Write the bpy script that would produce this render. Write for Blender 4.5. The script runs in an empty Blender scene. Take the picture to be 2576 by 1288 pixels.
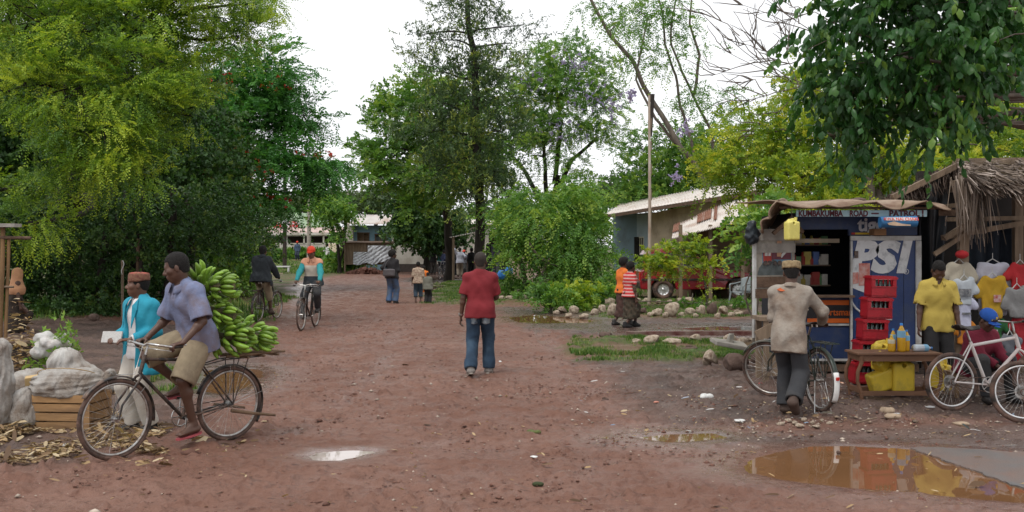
import bpy, math, random
import numpy as np
from mathutils import Vector, Matrix, Euler
rng = np.random.default_rng(7)
random.seed(7)
SC = bpy.context.scene
COL = SC.collection
# ------------------------------------------------------------------ camera, world, sun, exposure
K, F, H0, CH = 1024/2576, 1000.0, 246.5, 1.83
cam = bpy.data.cameras.new('camera'); camo = bpy.data.objects.new('camera', cam); COL.objects.link(camo)
camo.location = (0, 0, CH); camo.rotation_euler = (math.radians(90), 0, 0)
cam.sensor_width = 36; cam.lens = F/1024*36; cam.shift_y = -9.5/1024
cam.clip_start = 0.1; cam.clip_end = 3000
SC.camera = camo
SC.view_settings.view_transform = 'Standard'; SC.view_settings.look = 'None'
SC.view_settings.exposure = 0.16; SC.view_settings.gamma = 1.0
SC.render.engine = 'CYCLES'
cy = SC.cycles
cy.use_denoising = True; cy.use_adaptive_sampling = True; cy.adaptive_threshold = 0.02
cy.max_bounces = 6; cy.diffuse_bounces = 3; cy.glossy_bounces = 3; cy.transmission_bounces = 4; cy.transparent_max_bounces = 6
cy.caustics_reflective = False; cy.caustics_refractive = False
SUN_EL, SUN_AZ = math.radians(62), math.radians(215)
world = bpy.data.worlds.new("World"); SC.world = world; world.use_nodes = True
wn, wl = world.node_tree.nodes, world.node_tree.links
wn.clear()
wo = wn.new('ShaderNodeOutputWorld'); wb_ = wn.new('ShaderNodeBackground')
sky = wn.new('ShaderNodeTexSky'); sky.sky_type = 'NISHITA'; sky.sun_disc = False
sky.sun_elevation = SUN_EL; sky.sun_rotation = SUN_AZ; sky.dust_density = 3.0
hs = wn.new('ShaderNodeHueSaturation'); hs.inputs['Saturation'].default_value = 0.5
wl.new(sky.outputs[0], hs.inputs['Color'])
tc = wn.new('ShaderNodeTexCoord'); mp = wn.new('ShaderNodeMapping'); mp.inputs['Scale'].default_value = (1, 1, 2.6)
nz = wn.new('ShaderNodeTexNoise'); nz.inputs['Scale'].default_value = 1.6; nz.inputs['Detail'].default_value = 5
cr = wn.new('ShaderNodeValToRGB')
cr.color_ramp.elements[0].position = 0.30; cr.color_ramp.elements[0].color = (9.0, 9.2, 9.6, 1)
cr.color_ramp.elements[1].position = 0.66; cr.color_ramp.elements[1].color = (11.2, 11.3, 11.5, 1)
mx = wn.new('ShaderNodeMix'); mx.data_type = 'RGBA'; mx.inputs[0].default_value = 0.93   # the overcast layer in front of the clear sky
wl.new(tc.outputs['Generated'], mp.inputs[0]); wl.new(mp.outputs[0], nz.inputs['Vector']); wl.new(nz.outputs[0], cr.inputs[0])
wl.new(hs.outputs[0], mx.inputs[6]); wl.new(cr.outputs[0], mx.inputs[7]); wl.new(mx.outputs[2], wb_.inputs[0])
wb_.inputs[1].default_value = 0.10
wl.new(wb_.outputs[0], wo.inputs[0])
sun = bpy.data.lights.new('sun', 'SUN'); sun.energy = 1.5; sun.angle = math.radians(18); sun.color = (1, .96, .9)
suno = bpy.data.objects.new('sun', sun); COL.objects.link(suno)
# sun behind the camera to the left, high
sd = Vector((math.sin(SUN_AZ)*math.cos(SUN_EL), math.cos(SUN_AZ)*math.cos(SUN_EL), math.sin(SUN_EL)))
suno.rotation_euler = sd.to_track_quat('Z', 'Y').to_euler()

# ------------------------------------------------------------------ pixel <-> place
def rowY(dy): return CH*F/(dy*K-H0)
def at(dx, dy, Y=None):
    if Y is None: Y = rowY(dy)
    return Vector(((dx*K-512)/F*Y, Y, CH-(dy*K-H0)/F*Y))
def sz(d, Y): return d*K/F*Y
def sstep(a, b, x):
    t = np.clip((x-a)/(b-a), 0, 1); return t*t*(3-2*t)
# cheap tileless value noise on numpy arrays
_P = np.random.default_rng(3).random((256, 256, 4)).astype(np.float32)
def vnoise(x, y, sc=1.0, ch=0):
    x = np.asarray(x)*sc; y = np.asarray(y)*sc
    xi = np.floor(x).astype(int); yi = np.floor(y).astype(int); fx = x-xi; fy = y-yi
    fx = fx*fx*(3-2*fx); fy = fy*fy*(3-2*fy)
    a = _P[xi & 255, yi & 255, ch]; b = _P[(xi+1) & 255, yi & 255, ch]
    c = _P[xi & 255, (yi+1) & 255, ch]; d = _P[(xi+1) & 255, (yi+1) & 255, ch]
    return (a*(1-fx)+b*fx)*(1-fy)+(c*(1-fx)+d*fx)*fy
def fbm(x, y, sc=1.0, o=4, ch=0):
    s = 0; w = 1; t = 0
    for i in range(o):
        s = s+w*vnoise(np.asarray(x)+17.3*i, np.asarray(y)-9.1*i, sc*2**i, (ch+i) % 4); t += w; w *= .5
    return s/t

# ------------------------------------------------------------------ materials
_M = {}
def nt(m): return m.node_tree.nodes, m.node_tree.links
def M(name, c, r=.75, var=.25, scale=6, bump=.15, bs=40, metal=0, dirt=None, da=.4, ds=3, c2=None, coord='Object', stretch=None, spec=.4, coat=0):
    if name in _M: return _M[name]
    m = bpy.data.materials.new(name); m.use_nodes = True; n, l = nt(m); b = n['Principled BSDF']
    tcn = n.new('ShaderNodeTexCoord'); out = tcn.outputs[coord]
    if stretch:
        q = n.new('ShaderNodeMapping'); q.inputs['Scale'].default_value = stretch; l.new(out, q.inputs[0]); out = q.outputs[0]
    nn = n.new('ShaderNodeTexNoise'); nn.inputs['Scale'].default_value = scale; nn.inputs['Detail'].default_value = 6; l.new(out, nn.inputs['Vector'])
    rp = n.new('ShaderNodeValToRGB'); e = rp.color_ramp.elements
    hi = c2 if c2 else tuple(min(1, v*(1+var)) for v in c)
    e[0].position = .3; e[0].color = (*([v*(1-var) for v in c] if not c2 else c), 1); e[1].position = .7; e[1].color = (*hi, 1)
    l.new(nn.outputs[0], rp.inputs[0]); col = rp.outputs[0]
    if dirt:
        n2 = n.new('ShaderNodeTexNoise'); n2.inputs['Scale'].default_value = ds; n2.inputs['Detail'].default_value = 8; n2.inputs['Roughness'].default_value = .65
        l.new(out, n2.inputs['Vector'])
        mr = n.new('ShaderNodeMapRange'); mr.inputs[1].default_value = .62-da*.35; mr.inputs[2].default_value = .78-da*.2; l.new(n2.outputs[0], mr.inputs[0])
        mm = n.new('ShaderNodeMix'); mm.data_type = 'RGBA'; l.new(mr.outputs[0], mm.inputs[0]); l.new(col, mm.inputs[6]); mm.inputs[7].default_value = (*dirt, 1); col = mm.outputs[2]
    l.new(col, b.inputs['Base Color'])
    b.inputs['Roughness'].default_value = r; b.inputs['Metallic'].default_value = metal; b.inputs['Specular IOR Level'].default_value = spec
    if coat: b.inputs['Coat Weight'].default_value = coat; b.inputs['Coat Roughness'].default_value = .08
    if bump:
        n3 = n.new('ShaderNodeTexNoise'); n3.inputs['Scale'].default_value = bs; n3.inputs['Detail'].default_value = 4; l.new(out, n3.inputs['Vector'])
        bp = n.new('ShaderNodeBump'); bp.inputs['Strength'].default_value = bump; bp.inputs['Distance'].default_value = .02
        l.new(n3.outputs[0], bp.inputs['Height']); l.new(bp.outputs[0], b.inputs['Normal'])
    _M[name] = m; return m
def leafmat(name, cols, trans=.35, rough=.5):
    """cols: ramp of (pos, rgb) driven by the per-leaf attribute 'tint'"""
    if name in _M: return _M[name]
    m = bpy.data.materials.new(name); m.use_nodes = True; n, l = nt(m); b = n['Principled BSDF']
    at_ = n.new('ShaderNodeAttribute'); at_.attribute_name = 'tint'
    rp = n.new('ShaderNodeValToRGB'); cr_ = rp.color_ramp
    while len(cr_.elements) < len(cols): cr_.elements.new(.5)
    for e, (p, c) in zip(cr_.elements, cols): e.position = p; e.color = (*c, 1)
    l.new(at_.outputs['Fac'], rp.inputs[0]); l.new(rp.outputs[0], b.inputs['Base Color'])
    b.inputs['Roughness'].default_value = rough; b.inputs['Specular IOR Level'].default_value = .35
    tr = n.new('ShaderNodeBsdfTranslucent'); mxs = n.new('ShaderNodeMixShader'); mxs.inputs[0].default_value = trans
    g = n.new('ShaderNodeMix'); g.data_type = 'RGBA'; g.blend_type = 'MULTIPLY'; g.inputs[0].default_value = 1; g.inputs[7].default_value = (1.5, 1.45, .7, 1)
    l.new(rp.outputs[0], g.inputs[6]); l.new(g.outputs[2], tr.inputs[0])
    l.new(b.outputs[0], mxs.inputs[1]); l.new(tr.outputs[0], mxs.inputs[2]); l.new(mxs.outputs[0], n['Material Output'].inputs[0])
    _M[name] = m; return m

# ------------------------------------------------------------------ objects
def tag(o, label=None, cat=None, group=None, kind=None):
    if label: o['label'] = label
    if cat: o['category'] = cat
    if group: o['group'] = group
    if kind: o['kind'] = kind
    return o
def thing(name, label, cat, loc=(0, 0, 0), rz=0, group=None):
    o = bpy.data.objects.new(name, None); o.empty_display_size = .2; COL.objects.link(o)
    o.location = loc; o.rotation_euler = (0, 0, rz); return tag(o, label, cat, group)
def link(name, me, parent=None, mats=None, smooth=None):
    if mats is not None:
        for m in (mats if isinstance(mats, (list, tuple)) else [mats]): me.materials.append(m)
    o = bpy.data.objects.new(name, me); COL.objects.link(o)
    if parent is not None: o.parent = parent
    if smooth: me.polygons.foreach_set('use_smooth', [True]*len(me.polygons))
    return o
def npmesh(name, V, Fq, mats=None, parent=None, smooth=False, attrs=None, tri=False):
    """V (n,3), Fq (m,k) with constant k"""
    me = bpy.data.meshes.new(name); V = np.asarray(V, np.float32); Fq = np.asarray(Fq, np.int32); k = Fq.shape[1]
    me.vertices.add(len(V)); me.vertices.foreach_set('co', V.ravel())
    me.loops.add(Fq.size); me.loops.foreach_set('vertex_index', Fq.ravel())
    me.polygons.add(len(Fq)); me.polygons.foreach_set('loop_start', np.arange(0, Fq.size, k, dtype=np.int32))
    me.polygons.foreach_set('loop_total', np.full(len(Fq), k, np.int32))
    if smooth: me.polygons.foreach_set('use_smooth', np.ones(len(Fq), bool))
    for an, av in (attrs or {}).items():
        a = me.attributes.new(an, 'FLOAT', 'POINT'); a.data.foreach_set('value', np.asarray(av, np.float32))
    me.update(calc_edges=True)
    return link(name, me, parent, mats)
class MB:
    """collects simple shapes into one mesh"""
    def __init__(s): s.v = []; s.f = []; s.mi = []; s.sm = []
    def add(s, V, Fc, mi=0, sm=False):
        o = len(s.v); s.v.extend([tuple(p) for p in V])
        for f in Fc: s.f.append([o+i for i in f]); s.mi.append(mi); s.sm.append(sm)
        return s
    def box(s, c, d, R=None, mi=0, jit=0, taper=1):
        hx, hy, hz = d[0]/2, d[1]/2, d[2]/2; P = []
        for z in (-1, 1):
            for x, y in ((-1, -1), (1, -1), (1, 1), (-1, 1)):
                t = taper if z > 0 else 1
                p = Vector((x*hx*t, y*hy*t, z*hz))
                if jit: p += Vector([random.uniform(-jit, jit) for _ in range(3)])
                if R is not None: p = R @ p
                P.append(p+Vector(c))
        return s.add(P, [(3, 2, 1, 0), (4, 5, 6, 7), (0, 1, 5, 4), (1, 2, 6, 5), (2, 3, 7, 6), (3, 0, 4, 7)], mi)
    def beam(s, a, b, w, h, mi=0, up=(0, 0, 1)):
        a = Vector(a); b = Vector(b); d = b-a; L = d.length; d.normalize(); u = Vector(up)
        if abs(d.dot(u)) > .98: u = Vector((0, 1, 0))
        x = d.cross(u).normalized(); z = x.cross(d)
        R = Matrix((x, d, z)).transposed()
        return s.box((a+b)/2, (w, L, h), R, mi)
    def tube(s, pts, r, n=8, mi=0, cap=True, closed=False):
        pts = [Vector(p) for p in pts]; m = len(pts); rr = r if isinstance(r, (list, tuple)) else [r]*m
        P = []; up = None
        for i, p in enumerate(pts):
            if closed: d = pts[(i+1) % m]-pts[i-1]
            else: d = pts[min(i+1, m-1)]-pts[max(i-1, 0)]
            if d.length < 1e-9: d = Vector((0, 0, 1))
            d.normalize()
            if up is None: up = Vector((0, 0, 1)) if abs(d.z) < .9 else Vector((1, 0, 0))
            x = d.cross(up)
            if x.length < 1e-6: x = d.orthogonal()
            x.normalize(); up = x.cross(d).normalized()
            for k in range(n):
                a = 2*math.pi*k/n; P.append(p+(x*math.cos(a)+up*math.sin(a))*rr[i])
        Fc = []
        for i in range(m if closed else m-1):
            j = (i+1) % m
            for k in range(n): Fc.append((i*n+k, i*n+(k+1) % n, j*n+(k+1) % n, j*n+k))
        s.add(P, Fc, mi, True)
        if cap and not closed: s.add(P[:n], [tuple(range(n))[::-1]], mi); s.add(P[-n:], [tuple(range(n))], mi)
        return s
    def torus(s, c, R, r, ax=(1, 0, 0), n=48, m=8, mi=0, a0=0, a1=2*math.pi, flat=1):
        ax = Vector(ax).normalized(); u = ax.orthogonal().normalized(); v = ax.cross(u)
        full = abs(a1-a0-2*math.pi) < 1e-6
        u, v = (Vector((0, 1, 0)), Vector((0, 0, 1))) if abs(ax.x) > .99 else (u, v)
        N = n if full else n+1; P = []
        for i in range(N):
            a = a0+(a1-a0)*i/n; e = u*math.cos(a)+v*math.sin(a)
            for k in range(m):
                b = 2*math.pi*k/m; P.append(Vector(c)+e*(R+r*math.cos(b))+ax*(r*flat*math.sin(b)))
        Fc = [(i*m+k, i*m+(k+1) % m, ((i+1) % N)*m+(k+1) % m, ((i+1) % N)*m+k) for i in range(N if full else N-1) for k in range(m)]
        return s.add(P, Fc, mi, True)
    def lathe(s, prof, c=(0, 0, 0), n=16, mi=0, R=None, sq=None):
        """prof list of (r,z); sq=(power) for squarish sections"""
        P = []
        for r, z in prof:
            for k in range(n):
                a = 2*math.pi*(k+.5)/n; cx, sy = math.cos(a), math.sin(a)
                if sq: q = (abs(cx)**sq[0]+abs(sy)**sq[0])**(-1/sq[0]); cx *= q*sq[1]; sy *= q*sq[2]
                p = Vector((r*cx, r*sy, z))
                if R is not None: p = R @ p
                P.append(p+Vector(c))
        Fc = [(i*n+k, i*n+(k+1) % n, (i+1)*n+(k+1) % n, (i+1)*n+k) for i in range(len(prof)-1) for k in range(n)]
        s.add(P, Fc, mi, True)
        if prof[0][0] > 1e-4: s.add(P[:n], [tuple(range(n))[::-1]], mi)
        if prof[-1][0] > 1e-4: s.add(P[-n:], [tuple(range(n))], mi)
        return s
    def prism(s, poly, a, b, mi=0):
        """poly: points of a polygon (3D), extruded by vector from a to b"""
        off = Vector(b)-Vector(a); P = [Vector(p)+Vector(a) for p in poly]; n = len(P)
        s.add(P+[p+off for p in P], [tuple(range(n))[::-1], tuple(range(n, 2*n))]+[(i, (i+1) % n, n+(i+1) % n, n+i) for i in range(n)], mi)
        return s
    def sheet(s, fn, nu, nv, mi=0, th=0):
        """fn(u,v)->point, u,v in 0..1, with thickness"""
        P = [Vector(fn(i/nu, j/nv)) for i in range(nu+1) for j in range(nv+1)]
        Q = lambda i, j: i*(nv+1)+j
        Fc = [(Q(i, j), Q(i+1, j), Q(i+1, j+1), Q(i, j+1)) for i in range(nu) for j in range(nv)]
        if not th: return s.add(P, Fc, mi, True)
        N = []
        for i in range(nu+1):
            for j in range(nv+1):
                du = P[Q(min(i+1, nu), j)]-P[Q(max(i-1, 0), j)]; dv = P[Q(i, min(j+1, nv))]-P[Q(i, max(j-1, 0))]
                k = du.cross(dv); N.append(k.normalized() if k.length > 1e-12 else Vector((0, 0, 1)))
        B = [p-n_*th for p, n_ in zip(P, N)]; o = len(P)
        G = [tuple(o+q for q in f[::-1]) for f in Fc]
        E = []
        for i in range(nu): E += [(Q(i, 0), o+Q(i, 0), o+Q(i+1, 0), Q(i+1, 0)), (Q(i, nv), Q(i+1, nv), o+Q(i+1, nv), o+Q(i, nv))]
        for j in range(nv): E += [(Q(0, j), Q(0, j+1), o+Q(0, j+1), o+Q(0, j)), (Q(nu, j), o+Q(nu, j), o+Q(nu, j+1), Q(nu, j+1))]
        return s.add(P+B, Fc+G+E, mi, True)
    def build(s, name, mats, parent=None, bevel=0, auto=True):
        me = bpy.data.meshes.new(name); me.from_pydata(s.v, [], s.f)
        me.polygons.foreach_set('use_smooth', s.sm); me.polygons.foreach_set('material_index', s.mi)
        me.update()
        o = link(name, me, parent, mats)
        if bevel:
            b = o.modifiers.new('bevel', 'BEVEL'); b.width = bevel; b.segments = 2; b.limit_method = 'ANGLE'
        return o
def text_mesh(txt, size, bold=0.0, shear=0, extrude=.002, align='CENTER', sx=1.0):
    cu = bpy.data.curves.new('lettering', 'FONT'); cu.body = txt; cu.size = size; cu.offset = bold; cu.shear = shear; cu.extrude = extrude
    cu.align_x = align; cu.align_y = 'CENTER'; cu.resolution_u = 3
    o = bpy.data.objects.new('lettering', cu); COL.objects.link(o)
    me = bpy.data.meshes.new_from_object(o.evaluated_get(bpy.context.evaluated_depsgraph_get()))
    bpy.data.objects.remove(o); bpy.data.curves.remove(cu)
    if sx != 1: me.transform(Matrix.Diagonal((sx, 1, 1, 1)))
    return me
def put_text(txt, size, mat, loc, R, parent, name='lettering', **kw):
    """R: 3x3 matrix whose columns are text right, text up, text normal"""
    me = text_mesh(txt, size, **kw); me.transform(Matrix.Translation(loc) @ R.to_4x4()); me.materials.clear()
    return link(name, me, parent, mat)
def RF(right, up):
    r = Vector(right).normalized(); n = r.cross(Vector(up)).normalized(); u = n.cross(r); return Matrix((r, u, n)).transposed()
def copy_tree(o, parent=None):
    c = o.copy(); COL.objects.link(c); c.parent = parent
    for ch in list(o.children): copy_tree(ch, c)
    return c

# ------------------------------------------------------------------ implicit surfaces (bodies, cloth, sacks, rocks)
class Blob:
    def __init__(s): s.p = []
    def cap(s, a, b, ra, rb=None, k=.03, n=None, f=1, op=1):
        s.p.append(('c', np.array(a, float), np.array(b, float), ra, ra if rb is None else rb, k, None if n is None else np.array(n, float), f, op)); return s
    def ell(s, c, r, R=None, k=.03, op=1):
        r = (r, r, r) if np.isscalar(r) else r
        s.p.append(('e', np.array(c, float), np.array(r, float), None if R is None else np.array(R, float), k, op)); return s
    def box(s, c, h, R=None, k=.01, op=1, rd=.0):
        s.p.append(('b', np.array(c, float), np.array(h, float), None if R is None else np.array(R, float), k, op, rd)); return s
    def bounds(s):
        lo = []; hi = []
        for q in s.p:
            if q[-1 if q[0] != 'b' else -2] < 0 and q[0] != 'c': continue
            if q[0] == 'c':
                if q[8] < 0: continue
                lo.append(np.minimum(q[1]-q[3], q[2]-q[4])); hi.append(np.maximum(q[1]+q[3], q[2]+q[4]))
            else:
                r = q[2].max() if q[0] == 'e' and q[3] is not None else (np.linalg.norm(q[2]) if q[3] is not None else q[2])
                lo.append(q[1]-r); hi.append(q[1]+r)
        return np.min(lo, 0), np.max(hi, 0)
    def mesh(s, name, vox, mat, parent=None, wr=0, wf=9.0, extra=None, wseed=0):
        lo, hi = s.bounds(); pad = vox*3+wr*2+.01; lo = lo-pad; hi = hi+pad
        nn = np.ceil((hi-lo)/vox).astype(int)+1
        G = np.full(nn, 1.0, np.float32)
        for q in s.p:
            k = max({'c': q[5], 'e': q[4], 'b': q[4]}[q[0]], 1e-4)
            op = q[8] if q[0] == 'c' else q[5]
            if q[0] == 'c': a0 = np.minimum(q[1]-q[3], q[2]-q[4]); a1 = np.maximum(q[1]+q[3], q[2]+q[4])
            else:
                r = q[2].max() if q[0] == 'e' else np.linalg.norm(q[2])
                a0, a1 = q[1]-r, q[1]+r
            m = k+vox*3+.02
            i0 = np.clip(np.floor((a0-m-lo)/vox).astype(int), 0, nn); i1 = np.clip(np.ceil((a1+m-lo)/vox).astype(int)+1, 0, nn)
            if np.any(i1 <= i0): continue
            ax = [(lo[d]+vox*np.arange(i0[d], i1[d])).astype(np.float32) for d in range(3)]
            X, Y_, Z = np.meshgrid(*ax, indexing='ij')
            if q[0] == 'c':
                a, b, ra, rb, _, n_, f = q[1:8]; ba = b-a; L2 = max(ba @ ba, 1e-12)
                px, py, pz = X-a[0], Y_-a[1], Z-a[2]
                h = np.clip((px*ba[0]+py*ba[1]+pz*ba[2])/L2, 0, 1)
                px = px-h*ba[0]; py = py-h*ba[1]; pz = pz-h*ba[2]
                if n_ is not None:
                    t = (px*n_[0]+py*n_[1]+pz*n_[2])*(1/f-1)
                    px = px+t*n_[0]; py = py+t*n_[1]; pz = pz+t*n_[2]
                d = (np.sqrt(px*px+py*py+pz*pz)-(ra+(rb-ra)*h))*(min(1, (f+1)/2) if n_ is not None else 1)
            else:
                px, py, pz = X-q[1][0], Y_-q[1][1], Z-q[1][2]
                if q[3] is not None:
                    R = q[3]; px, py, pz = (R[0, 0]*px+R[1, 0]*py+R[2, 0]*pz, R[0, 1]*px+R[1, 1]*py+R[2, 1]*pz, R[0, 2]*px+R[1, 2]*py+R[2, 2]*pz)
                if q[0] == 'e':
                    r = q[2]; k0 = np.sqrt((px/r[0])**2+(py/r[1])**2+(pz/r[2])**2); k1 = np.sqrt((px/r[0]**2)**2+(py/r[1]**2)**2+(pz/r[2]**2)**2)
                    d = k0*(k0-1)/np.maximum(k1, 1e-6)
                else:
                    r = q[2]-q[6]; dx, dy, dz = np.abs(px)-r[0], np.abs(py)-r[1], np.abs(pz)-r[2]
                    d = np.sqrt(np.maximum(dx, 0)**2+np.maximum(dy, 0)**2+np.maximum(dz, 0)**2)+np.minimum(np.maximum(dx, np.maximum(dy, dz)), 0)-q[6]
            S = G[i0[0]:i1[0], i0[1]:i1[1], i0[2]:i1[2]]
            if op > 0: h = np.clip(.5+.5*(S-d)/k, 0, 1); S[...] = S*(1-h)+d*h-k*h*(1-h)
            else: h = np.clip(.5-.5*(S+d)/k, 0, 1); S[...] = S*(1-h)-d*h+k*h*(1-h)
        if wr or extra:
            ax = [(lo[d]+vox*np.arange(nn[d])).astype(np.float32) for d in range(3)]
            idx = np.nonzero(np.abs(G) < max(wr*3, vox*4)+.02)
            X, Y_, Z = ax[0][idx[0]], ax[1][idx[1]], ax[2][idx[2]]
            if wr:
                q = wseed*1.7
                w = np.sin(X*wf*2.1+3*np.sin(Z*wf*.55+q)+1.3*np.sin(Y_*wf*.9)+q)*np.sin(Z*wf*1.5+2.2*np.sin(X*wf*.8+1+q)+Y_*wf)
                w = w+.55*np.sin(Z*wf*3.4+2*np.sin(X*wf*1.7+Y_*wf*1.3+q))*np.sin(X*wf*3+Y_*wf*2.6+q)
                G[idx] += wr*w
            if extra: G[idx] = extra(X, Y_, Z, G[idx])
        V, Q = snets(G); V = V*vox+lo
        return npmesh(name, V, Q, mat, parent, True)
def snets(G):
    ins = G < 0; nx, ny, nz_ = G.shape
    c = sum(ins[a:nx-1+a, b:ny-1+b, d:nz_-1+d].astype(np.int8) for a in (0, 1) for b in (0, 1) for d in (0, 1))
    act = (c > 0) & (c < 8); I = np.argwhere(act)
    idm = np.full(act.shape, -1, np.int32); idm[act] = np.arange(len(I))
    cv = {(a, b, d): G[I[:, 0]+a, I[:, 1]+b, I[:, 2]+d] for a in (0, 1) for b in (0, 1) for d in (0, 1)}
    S = np.zeros((len(I), 3)); N = np.zeros(len(I))
    for ax in range(3):
        for a in (0, 1):
            for b in (0, 1):
                p = [a, b]; p.insert(ax, 0); q = list(p); q[ax] = 1
                g0, g1 = cv[tuple(p)], cv[tuple(q)]; m = (g0 < 0) != (g1 < 0)
                t = np.where(m, g0/np.where(g0 == g1, 1, g0-g1), 0)
                P = np.tile(np.array(p, float), (len(I), 1)); P[:, ax] = t
                S += P*m[:, None]; N += m
    V = I+S/np.maximum(N, 1)[:, None]
    Q = []
    for ax in range(3):
        sl0 = [slice(None)]*3; sl1 = [slice(None)]*3; sl0[ax] = slice(0, -1); sl1[ax] = slice(1, None)
        ch = ins[tuple(sl0)] != ins[tuple(sl1)]
        E = np.argwhere(ch); o = [d for d in range(3) if d != ax]
        E = E[(E[:, o[0]] > 0) & (E[:, o[1]] > 0) & (E[:, o[0]] < G.shape[o[0]]-1) & (E[:, o[1]] < G.shape[o[1]]-1)]
        def cell(d0, d1):
            e = E.copy(); e[:, o[0]] += d0; e[:, o[1]] += d1; return idm[e[:, 0], e[:, 1], e[:, 2]]
        q = np.stack([cell(-1, -1), cell(0, -1), cell(0, 0), cell(-1, 0)], 1)
        flip = ins[E[:, 0], E[:, 1], E[:, 2]]
        if ax == 1: flip = ~flip
        q[~flip] = q[~flip][:, ::-1]
        Q.append(q)
    return V, np.concatenate(Q)
# ------------------------------------------------------------------ ground: one sheet with zones
def poly_w(pts): return np.array([[at(x, y).x, at(x, y).y] for x, y in pts])
def sdist(X, Y, P):
    """signed distance to polygon, negative inside"""
    d = np.full(X.shape, 1e9); ins = np.zeros(X.shape, bool); n = len(P)
    for i in range(n):
        a = P[i]; b = P[(i+1) % n]; ex, ey = b-a; wx, wy = X-a[0], Y-a[1]
        h = np.clip((wx*ex+wy*ey)/(ex*ex+ey*ey+1e-12), 0, 1)
        d = np.minimum(d, (wx-ex*h)**2+(wy-ey*h)**2)
        c = ((a[1] > Y) != (b[1] > Y)) & (X < (b[0]-a[0])*(Y-a[1])/(b[1]-a[1]+1e-12)+a[0]); ins ^= c
    return np.where(ins, -1, 1)*np.sqrt(d)
PUD = {  # water outlines, D pixels on the ground
 'big': [(1862, 1172), (1900, 1152), (1960, 1135), (2040, 1124), (2150, 1122), (2290, 1128), (2420, 1134), (2700, 1150), (2800, 1250), (2640, 1268), (2480, 1258), (2380, 1248), (2300, 1236), (2200, 1232), (2080, 1222), (1960, 1205), (1880, 1190)],
 'small': [(762, 1147), (800, 1137), (870, 1132), (945, 1133), (950, 1138), (905, 1149), (860, 1158), (790, 1157)],
 'verge': [(505, 935), (560, 922), (640, 928), (668, 938), (640, 965), (600, 985), (560, 992), (510, 985)],
 'far': [(1275, 799), (1340, 792), (1420, 797), (1500, 806), (1480, 812), (1380, 814), (1300, 811)],
 'strip': [(1600, 1100), (1680, 1091), (1790, 1090), (1830, 1100), (1760, 1108), (1690, 1112)],
 'kerbwater': [(1560, 838), (1700, 841), (1930, 846), (2130, 838), (2130, 831), (1930, 838), (1780, 834), (1640, 832)],
 'path': [(1700, 826), (1800, 820), (1900, 822), (1960, 827), (1860, 830), (1750, 831)],
 'cross': [(1045, 699), (1110, 697), (1180, 700), (1100, 705), (1050, 706)],
 'cross2': [(1060, 719), (1110, 717), (1130, 722), (1090, 727)],
}
GRASS = [[(1410, 895), (1430, 862), (1500, 848), (1620, 852), (1760, 858), (1960, 858), (1975, 905), (1800, 912), (1640, 910), (1500, 912)],
 [(1085, 768), (1090, 712), (1160, 706), (1300, 706), (1400, 712), (1400, 745), (1300, 770), (1180, 768)],
 [(1400, 790), (1420, 762), (1500, 748), (1700, 745), (1890, 762), (1895, 800), (1700, 803), (1500, 803)],
 [(575, 825), (590, 760), (600, 706), (700, 692), (735, 696), (722, 740), (700, 790), (640, 818)],
 [(300, 950), (400, 925), (500, 920), (515, 950), (500, 975), (420, 1000), (330, 1000)],
 [(-60, 815), (200, 800), (560, 775), (560, 700), (560, 690), (-300, 690)],
 [(1240, 762), (1250, 700), (1620, 695), (1620, 745), (1400, 755), (1330, 762)]]
MUD = [[(-400, 1100), (-400, 805), (250, 800), (580, 830), (690, 850), (690, 900), (640, 1000), (520, 1010), (440, 1080), (330, 1130), (160, 1175), (0, 1160)],
 [(1440, 900), (1700, 905), (2000, 905), (2800, 905), (2900, 1045), (2400, 1055), (2050, 1060), (1700, 1075), (1560, 1000)],
 [(1260, 775), (1500, 765), (1560, 800), (2200, 805), (2200, 850), (1700, 850), (1450, 850), (1300, 820)],
 [(1700, 1085), (2800, 1060), (3000, 1200), (2290, 1130), (1860, 1130), (1680, 1120)],
 [(1030, 712), (1400, 712), (1240, 688), (1040, 688)]]
PW = {k: poly_w(v) for k, v in PUD.items()}
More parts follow.
